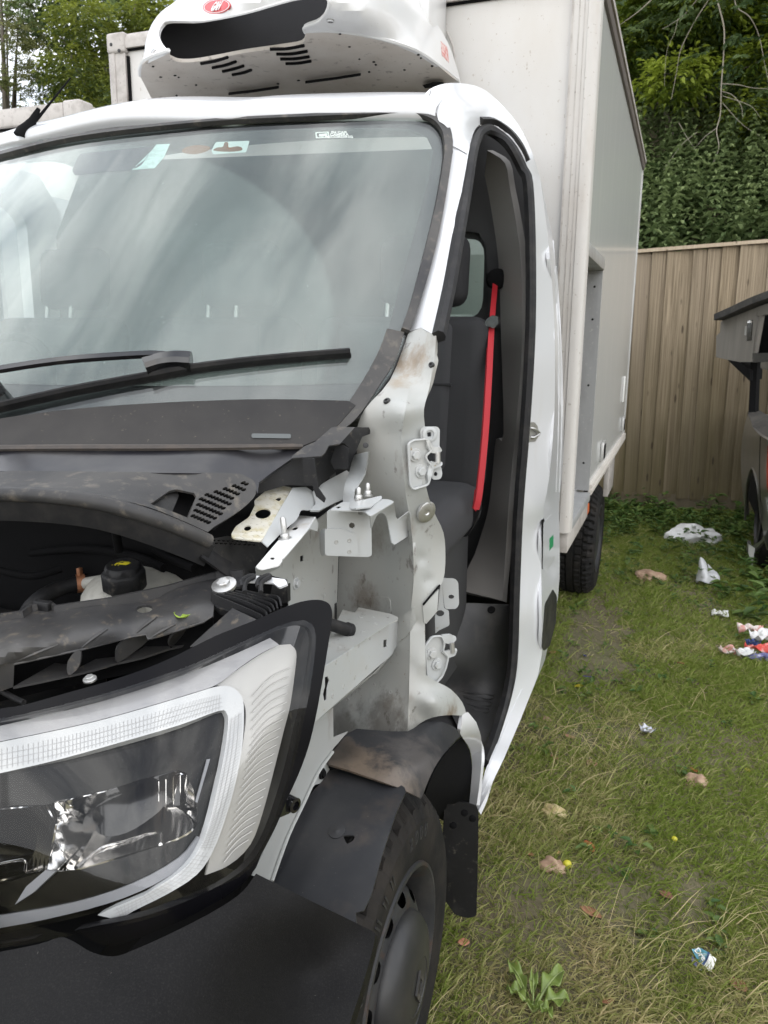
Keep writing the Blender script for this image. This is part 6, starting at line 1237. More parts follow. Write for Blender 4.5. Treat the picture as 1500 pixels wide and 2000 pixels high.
GM = leaf_mat('grass_blade', (.215, .285, .05), (.66, .55, .32), .6, .35)
def straw(x, y):
    k = nse(x, y, 1.6, 1.0)*.55+nse(x, y, 5.0, 2.0)*.3
    return np.clip(.27+k*1.3-np.clip((y-2.0)*.2, -.16, .5)+np.clip(y-4.6, 0, 2)*.02, 0, 1)
def dn(x, y):
    bare = np.exp(-(((x+.30)/.16)**2+((y-4.2)/.9)**2)); bare2 = np.exp(-(((x+.30)/.12)**2+((y-1.6)/.5)**2))*.5
    return np.clip(.62+nse(x, y, 2.2, 5.0)*.7+nse(x, y, 9.0, 6.0)*.45-bare*.9-bare2, .05, 1)
go_ = blades('grass', 640000, -1.0, 3.0, 1.0, 8.0, .014, .046, .0042, GM, straw, dn, .95); tag(go_, 'short patchy grass covering the yard', 'grass', kind='stuff')
go2 = blades('long_grass', 18000, -.8, 3.2, 1.2, 8.0, .05, .12, .0034, GM, lambda x, y: straw(x, y)*.8-.1, lambda x, y: np.clip(nse(x, y, 2.0, 11.0)*2.2-.1, 0.02, 1), .75); tag(go2, 'longer grass blades standing in tufts', 'grass', kind='stuff')
go3 = blades('dry_straw', 8000, -.5, 2.0, 1.0, 4.5, .05, .16, .0022, GM, lambda x, y: np.full(len(x), .98), lambda x, y: np.clip(.25+nse(x, y, 2.0, 21.0)*1.8-np.clip(y-2.4, 0, 2)*.35, .01, 1), 1.0); tag(go3, 'dry straw lying on the grass', 'straw', kind='stuff')
# small broad-leaved weeds, denser towards the fence
def weeds(name, n, fn, lo, hi, size, mat, label):
    x = rng.uniform(-.9, 3.2, n*3); y = rng.uniform(1.2, 7.7, n*3); k = rng.random(n*3) < fn(x, y); x, y = x[k][:n], y[k][:n]
    px, py, z = px_of(np.stack([x, y, np.zeros(len(x))], 1)); k = (px > 860) & (px < 2250); x, y = x[k], y[k]
    m = 6; n = len(x); hb = rng.uniform(lo, hi, n); B = []; D = []; Nn = []; 
    base = np.repeat(np.stack([x, y, [ground_z(a, b) for a, b in zip(x, y)]], 1), m, 0)
    a = rng.uniform(0, 2*np.pi, n*m); lev = rng.uniform(.15, 1, n*m)*np.repeat(hb, m)
    base[:, 2] += lev; base[:, :2] += rng.normal(0, .012, (n*m, 2))
    d = np.stack([np.cos(a), np.sin(a), rng.uniform(-.1, .7, n*m)], 1); nn = np.stack([-np.cos(a)*.4, -np.sin(a)*.4, np.ones(n*m)], 1)
    ln = size*rng.uniform(.6, 1.4, n*m)
    o = leaves(name, base, d, nn, ln, ln*.55, rng.random(n*m), mat); tag(o, label, 'weeds', kind='stuff')
WM = leaf_mat('weed_leaf', (.045, .105, .022), (.13, .19, .045), .45, .3)
weeds('low_weeds', 1500, lambda x, y: np.clip(.10+np.clip(y-4.2, 0, 3)*.3+nse(x, y, 1.5, 31)*.3, 0, 1), .01, .05, .030, WM, 'low leafy weeds spread through the grass')
weeds('tall_weeds', 1500, lambda x, y: np.clip((y-5.6)*.45+nse(x, y, 1.2, 41)*.5, 0, 1)*(np.abs(x-.1) > -1), .04, .20, .055, WM, 'taller green weeds along the foot of the fence')
weeds('pickup_weeds', 700, lambda x, y: np.exp(-((x-.62)/.28)**2-((y-5.1)/.55)**2), .05, .28, .075, WM, 'dark green weeds growing against the pickup wheel')
# ---- fence: overlapping feather-edge boards
fence = thing('timber_fence', (.3, 7.8, 0), 'tall close-boarded timber fence across the back of the yard', 'fence')
def wood(name, c0, c1, green=.6):
    m, t, o = new_mat(name); b = N(t, 'ShaderNodeBsdfPrincipled'); t.links.new(b.outputs[0], o.inputs[0])
    oi = N(t, 'ShaderNodeObjectInfo'); tcn = N(t, 'ShaderNodeTexCoord'); ad = N(t, 'ShaderNodeVectorMath', operation='ADD')
    cb = N(t, 'ShaderNodeCombineXYZ'); t.links.new(math_(t, 'MULTIPLY', oi.outputs['Random'], 40.0), cb.inputs[0]); t.links.new(math_(t, 'MULTIPLY', oi.outputs['Random'], 17.0), cb.inputs[2])
    t.links.new(tcn.outputs['Object'], ad.inputs[0]); t.links.new(cb.outputs[0], ad.inputs[1])
    def mp_(s):
        k = N(t, 'ShaderNodeMapping'); k.inputs['Scale'].default_value = s; t.links.new(ad.outputs[0], k.inputs['Vector']); return k.outputs[0]
    gr = noise_node(t, mp_((26, 26, 1.0)), 3.0, 7, .65, .6); big = noise_node(t, mp_((3, 3, .7)), 1.6, 4)
    c = mixc(t, ramp(t, gr, [(.36, 0.0), (.64, 1.0)]), c0, c1)
    c = mixc(t, ramp(t, oi.outputs['Random'], [(0, 0.0), (1, .6)]), c, (.29, .24, .185))
    sx = N(t, 'ShaderNodeSeparateXYZ'); t.links.new(tcn.outputs['Object'], sx.inputs[0])
    low = ramp(t, sx.outputs['Z'], [(.02, 1.0), (.85, .16)])
    gm = math_(t, 'MULTIPLY', math_(t, 'MULTIPLY', low, ramp(t, big, [(.3, .5), (.62, 1.0)])), green)
    c = mixc(t, gm, c, (.095, .078, .028))
    vo = N(t, 'ShaderNodeTexVoronoi'); vo.inputs['Scale'].default_value = 1.0; t.links.new(mp_((13, 13, 7.5)), vo.inputs['Vector'])
    kn = ramp(t, vo.outputs['Distance'], [(.09, 1.0), (.16, 0.0)]); c = mixc(t, math_(t, 'MULTIPLY', kn, .85), c, (.05, .034, .02))
    t.links.new(c, b.inputs['Base Color']); b.inputs['Roughness'].default_value = .85
    bp = N(t, 'ShaderNodeBump'); bp.inputs['Strength'].default_value = .4; bp.inputs['Distance'].default_value = .004; t.links.new(gr, bp.inputs['Height']); t.links.new(bp.outputs[0], b.inputs['Normal']); return m
WD = wood('fence_board_wood', (.13, .095, .058), (.40, .32, .22), .9)
bw = .118; f0 = -1.6
def fy(x): return 7.72+(x+.42)*.118
def ft(x): return 2.35+(x+.4)*.062
bme = bpy.data.meshes.new('board')
bm = bmesh.new(); boxm(bm, 0, .145, -.006, .006, 0, 1)
for v in bm.verts: v.co.y += (-.020 if v.co.x < .05 else .004)*(1 if v.co.y < 0 else .25)
bm.to_mesh(bme); bm.free()
k = 0; x = f0
while x < 3.0:
    o = bpy.data.objects.new('board', bme); col.objects.link(o)
    if not bme.materials: bme.materials.append(WD)
    o.location = (x, fy(x)+random.uniform(-.004, .004), .12+random.uniform(-.01, .01)); o.scale = (random.uniform(.98, 1.05), 1, ft(x)-.15)
    o.rotation_euler = (random.uniform(-.006, .006), random.uniform(-.008, .008)-.012, .117)
    o.parent = fence; o.matrix_parent_inverse = world_of(fence).inverted(); x += bw
def along(name, x0, x1, dy0, dy1, z0f, z1f, mat):
    V = [(x, fy(x)+dy, zf(x)) for x in (x0, x1) for dy, zf in ((dy0, z0f), (dy1, z0f), (dy1, z1f), (dy0, z1f))]
    return raw(name, V, [(0, 1, 2, 3), (7, 6, 5, 4), (0, 4, 5, 1), (1, 5, 6, 2), (2, 6, 7, 3), (3, 7, 4, 0)], mat, fence, smooth=0)
along('capping_rail', f0, 3.1, -.05, .05, lambda x: ft(x)-.03, lambda x: ft(x)+.0, wood('capping_wood', (.42, .33, .22), (.55, .46, .34), 0.0))
along('gravel_board', f0, 3.1, -.012, .02, lambda x: -.05, lambda x: .15, wood('gravel_board_wood', (.06, .045, .03), (.12, .09, .055)))
for x in (-.9, .9, 2.7): box('fence_post', x, x+.1, fy(x)+.03, fy(x)+.13, -.1, ft(x)-.05, WD, fence)
for zz in (.4, 1.2, 2.0): along('arris_rail', f0, 3.1, .02, .07, lambda x, zz=zz: zz, lambda x, zz=zz: zz+.06, WD)
# ---- nettle bank behind the fence
def nettles():
    n = 1050; x = rng.uniform(-2.2, 4.2, n); y = rng.uniform(8.15, 10.6, n); z0 = np.array([bank_z(v) for v in y]); h = rng.uniform(.55, 1.25, n)
    m = 16; B = []; D = []; Nn = []; Ls = []; T = []
    lean = rng.normal(0, .2, (n, 2))
    for k in range(m):
        u = (k+1.0)/m; zz = z0+h*(.12+.88*u); c = np.stack([x+lean[:, 0]*u*h, y+lean[:, 1]*u*h, zz], 1)
        for s in (0, 1):
            a = k*1.57+s*np.pi+rng.normal(0, .35, n); d = np.stack([np.cos(a), np.sin(a), rng.uniform(-.55, .15, n)], 1)
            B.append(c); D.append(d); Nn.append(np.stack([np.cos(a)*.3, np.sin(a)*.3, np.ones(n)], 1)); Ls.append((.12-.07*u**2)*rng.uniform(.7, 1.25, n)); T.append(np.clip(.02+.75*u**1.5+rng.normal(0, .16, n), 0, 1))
    B, D, Nn, Ls, T = map(np.concatenate, (B, D, Nn, Ls, T))
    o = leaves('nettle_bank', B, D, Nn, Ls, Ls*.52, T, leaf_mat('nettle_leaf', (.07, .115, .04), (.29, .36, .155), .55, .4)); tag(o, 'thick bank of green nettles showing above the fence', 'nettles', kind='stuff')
nettles()
# ---- trees
BK = pbr('bark', (.10, .085, .065), .9, layers=[((.19, .175, .15), 12, .45, .7, .6, (1, 1, .3))], bump=(30, .5))
def tree(name, loc, hgt, cz, rx, rz, n, lm, label, leaf=.09, spray=7, seed=1, tr=.12, holes=.0, clump=26, arms=7, fill=1.0):
    r = np.random.default_rng(seed); L0 = Vector(loc); t = thing(name, loc, label, 'tree')
    top = L0+Vector((r.normal(0, .25), r.normal(0, .25), hgt*.96))
    trunk = tube('trunk', [L0+Vector((0, 0, -.3)), L0+Vector((r.normal(0, .08), 0, hgt*.3)), L0+Vector((r.normal(0, .15), r.normal(0, .1), hgt*.6)), top], [tr, tr*.8, tr*.5, tr*.12], BK, t, 8)
    cc_ = []
    for k in range(clump):
        a = r.uniform(0, 2*np.pi); e = r.uniform(-1, 1); q = r.uniform(.45, 1)**.5
        c = np.array([L0.x+rx*q*math.cos(a)*math.sqrt(1-e*e*.8), L0.y+rx*q*math.sin(a)*math.sqrt(1-e*e*.8), L0.z+cz+rz*e*.92]); cc_.append((c, r.uniform(.28, .5)*min(rx, rz)*fill))
    for k in range(min(arms, clump)):
        c = cc_[k][0]; u = r.uniform(.3, .75); s = L0.lerp(top, u); tube('limb', [s, s.lerp(Vector(c), .5)+Vector((0, 0, .1*hgt*.3)), Vector(c)], [tr*.4, tr*.22, tr*.06], BK, trunk, 6)
    per = n//clump//spray; B = []; D = []; Nn = []; Ls = []; T = []
    for c, rad in cc_:
        m = per; v = unit(r.normal(0, 1, (m, 3))); q = rad*r.uniform(.35, 1.08, m)**.6; base = c+v*q[:, None]*np.array([1.15, 1.15, .8])
        out = unit(v*np.array([1, 1, .4])+r.normal(0, .4, (m, 3))+np.array([0, 0, -.25]))
        side = unit(np.cross(out, np.array([0, 0, 1.0])))
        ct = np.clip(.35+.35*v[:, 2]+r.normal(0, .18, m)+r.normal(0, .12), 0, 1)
        for k in range(spray):
            u = (k//2)/max(1, (spray-1)//2); sg = (1 if k % 2 else -1) if k < spray-1 else 0
            b = base+out*(u*leaf*1.9)[None] if np.ndim(u) else base+out*(u*leaf*1.9)
            d = out*(.55 if sg else 1)+side*(.8*sg)+r.normal(0, .12, (m, 3))
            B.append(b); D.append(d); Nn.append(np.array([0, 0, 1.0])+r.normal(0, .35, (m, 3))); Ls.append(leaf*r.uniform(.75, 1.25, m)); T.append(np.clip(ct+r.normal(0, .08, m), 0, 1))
    B, D, Nn, Ls, T = map(np.concatenate, (B, D, Nn, Ls, T))
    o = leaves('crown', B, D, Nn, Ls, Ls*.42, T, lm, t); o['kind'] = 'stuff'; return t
LM1 = leaf_mat('ash_leaf', (.06, .10, .04), (.32, .41, .17), .36, .5); LM2 = leaf_mat('maple_leaf', (.08, .13, .02), (.42, .50, .07), .4, .5)
LM3 = leaf_mat('birch_leaf', (.14, .17, .055), (.38, .38, .17), .5, .45); LM4 = leaf_mat('hedge_leaf', (.07, .10, .02), (.32, .36, .06), .5, .45); LM5 = leaf_mat('yellowing_leaf', (.10, .12, .02), (.36, .34, .05), .5, .4)
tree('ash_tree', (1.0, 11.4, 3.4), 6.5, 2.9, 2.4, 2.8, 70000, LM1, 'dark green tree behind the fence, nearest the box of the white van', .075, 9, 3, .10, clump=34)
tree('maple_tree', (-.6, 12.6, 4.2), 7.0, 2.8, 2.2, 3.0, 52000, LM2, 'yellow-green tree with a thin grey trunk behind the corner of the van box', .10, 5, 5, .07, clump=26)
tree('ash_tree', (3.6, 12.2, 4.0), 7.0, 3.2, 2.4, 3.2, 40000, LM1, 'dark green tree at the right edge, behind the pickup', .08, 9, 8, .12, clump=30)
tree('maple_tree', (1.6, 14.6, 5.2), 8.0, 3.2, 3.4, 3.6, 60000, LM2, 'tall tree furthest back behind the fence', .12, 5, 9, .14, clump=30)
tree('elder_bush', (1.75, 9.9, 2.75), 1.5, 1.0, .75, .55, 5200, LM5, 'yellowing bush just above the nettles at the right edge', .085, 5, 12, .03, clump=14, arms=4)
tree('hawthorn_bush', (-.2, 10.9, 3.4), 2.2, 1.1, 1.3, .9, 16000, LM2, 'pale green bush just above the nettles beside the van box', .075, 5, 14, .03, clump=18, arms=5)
# bare twigs hanging in front of the trees
tw = thing('dead_branch', P(1412, 0, 'y', 9.25), 'bare pale branch hanging down in front of the dark trees', 'branch')
TWM = pbr('dead_twig_bark', (.30, .27, .22), .85)
def twig(pts, y, r0, nm='branch'): tube(nm, [P(a, b, 'y', y+random.uniform(-.05, .05)) for a, b in ZH(*pts)], [r0*.7, r0*.5, r0*.3], TWM, tw, 6)
twig([(1150, -60), (1185, 60), (1215, 200), (1208, 400), (1196, 560), (1190, 740), (1165, 850), (1180, 960), (1140, 1070)], 9.25, .012)
twig([(1200, 545), (1300, 552), (1400, 572), (1520, 580)], 9.25, .007, 'twig'); twig([(1200, 595), (1270, 620), (1325, 690), (1335, 770)], 9.25, .006, 'twig'); twig([(1205, 625), (1330, 665), (1400, 700), (1450, 765)], 9.25, .005, 'twig')
twig([(1205, 670), (1270, 745), (1345, 820), (1445, 885)], 9.25, .005, 'twig'); twig([(1165, 835), (1090, 890), (1015, 975)], 9.25, .006, 'twig'); twig([(1040, 860), (950, 930), (880, 1020), (820, 1105)], 9.2, .005, 'twig')
tw2 = thing('dead_branch', P(1350, 0, 'y', 9.35), 'thin bare twigs crossing the dark tree left of the hanging branch', 'branch'); tw = tw2
twig([(1140, -40), (1060, 80), (1000, 180), (930, 330), (905, 470), (870, 650)], 9.35, .008); twig([(1060, -30), (960, 90), (880, 150), (810, 190)], 9.35, .006, 'twig'); twig([(915, 120), (890, 220), (840, 340), (825, 560)], 9.35, .004, 'twig'); twig([(740, 0), (650, 80), (510, 180)], 9.1, .008, 'twig'); twig([(920, 800), (970, 890), (1035, 985)], 9.3, .005, 'twig')
tw3 = thing('dead_branch', P(1440, 0, 'y', 9.5), 'thin curved bare branch at the top right corner', 'branch'); tw = tw3
twig([(1275, -40), (1300, 50), (1380, 110), (1440, 230), (1475, 400), (1510, 560)], 9.5, .008)
# trees on the far left
def at_px(px, py, y): return P(px, py, 'y', y)
q = at_px(-20, 130, 12.5); tree('birch_tree', (q.x, q.y, 0), 9.0, 5.6, 1.0, 3.6, 24000, LM3, 'pale feathery birch at the left edge behind the vans', .055, 7, 21, .11, clump=40, fill=.75)
q = at_px(225, 40, 14.0); tree('oak_tree', (q.x, q.y, 0), 10.0, 7.2, 1.25, 2.6, 30000, LM1, 'dark tree with sky showing beside it, left of the refrigeration unit', .09, 5, 23, .2, clump=26)
q = at_px(262, 120, 11.5); tree('hazel_tree', (q.x, q.y, 0), 7.0, 4.4, 1.15, 2.4, 34000, LM4, 'green and yellow tree behind the top corner of the van box', .08, 5, 25, .1, clump=30)
q = at_px(60, 215, 11.0); tree('hazel_tree', (q.x, q.y, 0), 4.2, 2.75, 1.7, 1.05, 36000, LM4, 'low bushy tree above the roof of the neighbouring van', .07, 5, 27, .08, clump=30)
q = at_px(420, 160, 13.0); tree('hazel_tree', (q.x, q.y, 0), 8.0, 5.0, 2.2, 2.6, 16000, LM4, 'tree mostly hidden behind the refrigeration unit', .09, 5, 29, .12, clump=26)
# ---- neighbouring box van on the left
nv = thing('box_van', (-4.4, 6.0, 0), 'white box van parked beyond the refrigerated van, only its roof corner showing', 'van')
c = P(157, 200, 'y', 4.0); NZ = c.z
box('box_body', c.x-2.1, c.x, 4.0, 7.4, .9, NZ-.04, M['white_dirty'], nv, .01)
box('roof_rail', c.x-2.1, c.x-.09, 3.955, 4.05, NZ-.10, NZ, M['rail'], nv, .012); box('roof_rail', c.x-.06, c.x+.03, 4.06, 7.4, NZ-.09, NZ-.005, M['rail'], nv, .012)
box('corner_plate', c.x-.088, c.x+.036, 3.948, 4.07, NZ-.115, NZ+.006, M['rail'], nv, .014, seg=3); box('rail_gap', c.x-2.0, c.x-.08, 3.985, 4.02, NZ-.112, NZ-.101, M['matt_black'], nv)
box('corner_post', c.x-.05, c.x+.028, 3.965, 4.06, .9, NZ-.117, M['rail'], nv, .01)
def side_yz(name, x, outl, holes, mat, par, th): return xz_side(name, x, outl, holes, mat, par, th)
side_yz('cab_side', c.x-.02, [(1.9, .5), (3.9, .5), (3.9, 2.3), (2.9, 2.3), (2.3, 1.5), (1.9, 1.3)], [rnd([(2.5, 1.45), (3.35, 1.45), (3.35, 2.05), (2.95, 2.05)], .06)], M['white'], nv, .06)
box('cab_window', c.x-.06, c.x-.05, 2.4, 3.4, 1.4, 2.1, M['mirror_dark'], nv); box('cab_body', c.x-1.9, c.x-.1, 2.0, 3.9, .5, 1.4, M['white'], nv, .05); box('cab_roof', c.x-1.9, c.x-.1, 2.9, 3.9, 2.2, 2.3, M['white'], nv, .03)
for y in (2.4, 6.4): lathe('wheel', (c.x-.25, y, .34), (1, 0, 0), [(.2, 0), (.33, .0), (.345, .03), (.345, .19), (.33, .22), (.2, .22), (.19, .18), (.0001, .17)], M['tyre'], nv, 28)
# ---- grey pickup at the right edge
pk = thing('pickup_truck', (1.4, 7.0, 0), 'grey pickup with a raised canopy, cut off by the right edge', 'pickup')
M['pick'] = pbr('grey_metallic_paint', (.16, .155, .145), .35, metal=.35, coat=.5, layers=[((.24, .22, .2), 8, .45, .75, .5, I3)])
ZP_ = Z(1400, 760, 5.41); ZQ = Z(1380, 560, 10.0)
PK = tps([(1460, 812, 'y', 6.3), (1448, 880, 'y', 6.3), (1448, 960, 'y', 6.25), (1458, 1010, 'y', 6.2), (1483, 850, 'y', 5.45), (1482, 960, 'y', 5.4), (1490, 1040, 'y', 5.38), (1500, 1080, 'y', 5.35), (1500, 870, 'y', 5.3), (1560, 880, 'y', 5.22), (1560, 1060, 'y', 5.22), (1465, 920, 'y', 5.8)])
archhole = sm(ZP_((372, 832), (400, 880), (425, 980), (445, 1120), (470, 1400), (490, 1560), (400, 1640), (330, 1640), (318, 1380), (306, 1200), (315, 1020), (345, 880)), 3, True)
panel('body_side', sm(ZP_((330, 262), (300, 360), (275, 480), (258, 640), (256, 800), (268, 1050), (300, 1260), (325, 1390), (330, 1560)), 3)+ZP_((312, 1700), (330, 1760), (400, 1700), (500, 1600), (530, 1700), (900, 1700), (900, 600))+sm(ZP_((541, 540), (450, 480), (380, 400), (345, 300)), 3), PK, M['pick'], pk, holes=[archhole], thick=.02, step=8)
panel('bed_rail', ZP_((330, 262), (345, 300), (380, 400), (450, 480), (541, 540), (900, 640), (900, 420), (541, 280), (400, 190), (340, 190)), tps([(1460, 800, 'y', 6.3), (1480, 850, 'y', 5.6), (1500, 860, 'y', 5.3), (1500, 812, 'y', 6.0), (1560, 860, 'y', 5.3), (1560, 830, 'y', 5.9)]), M['black_dusty'], pk, thick=.02, step=8)
panel('tail_light', sm(ZP_((536, 600), (560, 590), (620, 600), (620, 1080), (540, 1090), (524, 950), (528, 760)), 2), lambda px, py: PK(px, py)-ray(px, py).normalized()*.006, pbr('red_lens', (.5, .03, .02), .2, coat=.5), pk, thick=.006, step=8)
tube('wheel_arch_lip', [PK(*q)-ray(*q).normalized()*.004 for q in ZP_((300, 1380), (306, 1200), (318, 1020), (345, 890), (372, 836), (398, 876), (424, 980), (445, 1120), (470, 1400))], .008, M['pick'], pk, 6)
panel('rear_bumper', ZP_((500, 1560), (541, 1480), (900, 1440), (900, 1720), (560, 1720), (520, 1640)), lambda px, py: PK(px, py)-ray(px, py).normalized()*.03, M['black_dusty'], pk, thick=.03, step=8)
panel('panel_gap', ZP_((455, 500), (462, 500), (452, 900), (470, 1300), (463, 1300), (444, 900)), lambda px, py: PK(px, py)-ray(px, py).normalized()*.002, M['matt_black'], pk, thick=.001, step=8)
wc = P(1478, 1010, 'y', 5.95)
lathe('tyre', (wc.x+.02, 5.95, .36), (1, 0, 0), [(.2, 0), (.34, .0), (.362, .04), (.362, .2), (.34, .24), (.2, .24), (.19, .18), (.0001, .17)], M['tyre'], pk, 36)
lathe('rim', (wc.x+.015, 5.95, .36), (-1, 0, 0), [(.2, -.01), (.21, .008), (.19, .012), (.17, -.03), (.0001, -.03)], M['steel'], pk, 30)
panel('mud_guard', ZP_((335, 1640), (405, 1680), (375, 1870), (335, 1740)), YP(5.6), M['alu'], pk, thick=.01, step=8)
box('rear_end', .66, 2.3, 5.42, 7.5, .5, .95, M['pick'], pk, .05); box('underside', .6, 2.3, 5.5, 8.6-1.2, .3, .5, M['matt_black'], pk)
M['canopy'] = pbr('canopy_panel', (.20, .185, .165), .6, layers=[((.28, .26, .23), 20, .45, .7, .5, (1, 1, .12))])
CNP = tps([(1408, 628, 'y', 5.9), (1400, 697, 'y', 5.9), (1477, 602, 'y', 5.5), (1470, 703, 'y', 5.5), (1500, 592, 'y', 5.36), (1560, 570, 'y', 5.1)])
panel('canopy_side', ZQ((275, 680), (960, 410), (985, 400), (975, 700), (890, 1420), (180, 1370), (190, 960), (262, 900)), CNP, M['canopy'], pk, thick=.03, step=9)
panel('canopy_frame', ZQ((985, 400), (1200, 320), (1800, 120), (1800, 480), (1080, 555), (990, 575)), CNP, M['canopy'], pk, thick=.03, step=9)
panel('canopy_stay', ZQ((1030, 575), (1078, 560), (950, 1290), (920, 1290)), CNP, M['canopy'], pk, thick=.02, step=8)
panel('canopy_opening', ZQ((990, 580), (1080, 555), (1800, 480), (1800, 1400), (905, 1430), (895, 1300)), lambda px, py: CNP(px, py)+ray(px, py)*.25, M['matt_black'], pk, thick=.02, step=12)
panel('canopy_floor', ZQ((180, 1370), (890, 1420), (900, 1470), (640, 1470), (240, 1390)), lambda px, py: CNP(px, py)-ray(px, py)*.005, M['canopy'], pk, thick=.03, step=9)
panel('canopy_base', ZQ((895, 1300), (1800, 1300), (1800, 1440), (905, 1480)), lambda px, py: CNP(px, py)-ray(px, py)*.006, M['black_dusty'], pk, thick=.06, step=9)
sweep('canopy_lid', [CNP(*q)+Vector((0, -.02, .02)) for q in ZQ((275, 655), (600, 520), (900, 385), (1200, 270), (1800, 60))], [(-.05, -.022), (.05, -.022), (.05, .02), (-.05, .02)], (0, 0, 1), M['black_dusty'], pk, sub=2)
lt = panel('canopy_latch', rnd(ZQ((800, 660), (890, 650), (870, 1050), (780, 1060)), .8), lambda px, py: CNP(px, py)-ray(px, py)*.008, M['gloss_black'], pk, thick=.01, step=6)
panel('latch_cap', rnd(ZQ((795, 690), (845, 655), (890, 675), (880, 705), (800, 705)), .8), lambda px, py: CNP(px, py)-ray(px, py)*.012, M['chrome'], lt, thick=.004, step=4)
panel('latch_keeper', rnd(ZQ((750, 770), (785, 765), (765, 950), (735, 945)), .6), lambda px, py: CNP(px, py)-ray(px, py)*.008, M['alu'], lt, thick=.004, step=5)
prism('canopy_strut', [CNP(*q)-ray(*q)*.003 for q in ZQ((410, 1430), (640, 1460), (850, 1640), (840, 1840))], Vector((.1, .35, 0)), M['matt_black'], pk)
prism('canopy_leg', [P(*q, 'y', 5.6) for q in ZQ((860, 1470), (990, 1470), (950, 2450), (820, 2450))], Vector((.03, .12, 0)), M['matt_black'], pk)
box('canopy_far_side', .55, 2.2, 6.0, 7.4, 1.35, 1.75, M['canopy'], pk, .02)
# ================================================================ litter, stones, leaves
def ico(name, c, r, sq, amp, freq, mat, sub=4, seed=0.0):
    bm = bmesh.new(); bmesh.ops.create_icosphere(bm, subdivisions=sub, radius=1.0)
    for v in bm.verts:
        p = v.co.copy(); d = 1+amp*noise.noise(p*freq+Vector((seed, seed*1.7, 0)))+amp*.6*abs(noise.noise(p*freq*2.6+Vector((seed, 3, seed))))
        v.co = Vector((p.x*sq[0], p.y*sq[1], p.z*sq[2]))*(r*d)
    o = bm_obj(name, bm, mat, None, None, 50); o.location = c; return o
def g0(px, py): q = P(px, py, 'z', 0.0); return Vector((q.x, q.y, ground_z(q.x, q.y)))
M['bag'] = pbr('white_plastic_bag', (.68, .68, .67), .35, layers=[((.45, .43, .36), 12, .5, .7, .4, I3)], bump=(60, .6))
o = ico('plastic_bag', g0(1352, 1056)+Vector((0, 0, .02)), .17, (1.15, .7, .55), .35, 1.7, M['bag'], 4, 2.0); tag(o, 'rounded white plastic bag lying near the foot of the fence', 'plastic bag')
def crumple(name, rows, mat, label, cat, sub=3, amp=.004, fr=60):
    o = grid(name, rows, mat, sub=sub, smooth=20); me = o.data
    for v in me.vertices: v.co += Vector((noise.noise(v.co*fr), noise.noise(v.co*fr+Vector((5, 0, 0))), noise.noise(v.co*fr+Vector((0, 7, 0)))))*amp
    md = o.modifiers.new('sheet', 'SOLIDIFY'); md.thickness = .0012; tag(o, label, cat); return o
b = g0(1383, 1146)
def pt(px, py, y): return P(px, py, 'y', y)
yb2 = b.y
rowsb = [[pt(1361, 1136, yb2-.02), pt(1362, 1110, yb2), pt(1368, 1088, yb2+.04)], [pt(1372, 1140, yb2-.10), pt(1374, 1115, yb2-.06), pt(1370, 1089, yb2+.02)], [pt(1390, 1141, yb2-.06), pt(1388, 1120, yb2-.02), pt(1374, 1094, yb2+.04)], [pt(1405, 1138, yb2), pt(1404, 1126, yb2+.03), pt(1382, 1110, yb2+.08)], [pt(1402, 1130, yb2+.10), pt(1398, 1122, yb2+.12), pt(1378, 1100, yb2+.12)]]
crumple('plastic_bag', rowsb, pbr('grey_white_bag', (.62, .63, .65), .4, bump=(40, .4)), 'pointed grey-white plastic bag standing up in the weeds', 'plastic bag', 4, .022, 14)
def scrap(name, px, py, w, h, mat, label, cat, rot=0.0, amp=.006, lift=.012, fr=45, parts=()):
    c = g0(px, py)+Vector((0, 0, lift)); ca, sa = math.cos(rot), math.sin(rot); rows = []
    for j in range(5):
        r_ = []
        for i in range(5):
            u, v = (i/4-.5)*w, (j/4-.5)*h; zz = amp*1.6*math.sin(i*1.9+j*2.3+px)+amp*random.uniform(-1, 1)
            r_.append(c+Vector((u*ca-v*sa, u*sa+v*ca, zz+abs(v)*.3)))
        rows.append(r_)
    return crumple(name, rows, mat, label, cat, 3, amp*.7, fr)
M['foilw'] = pbr('silver_wrapper', (.55, .57, .62), .35, metal=.4, layers=[((.2, .25, .45), 35, .5, .62, .6, I3)])
scrap('foil_wrapper', 1263, 1432, .045, .055, M['foilw'], 'small silver wrapper lying in the middle of the grass', 'wrapper', .5)
scrap('paper_scrap', 1405, 1204, .09, .07, M['bag'], 'small white paper scrap on the grass in front of the pointed bag', 'paper')
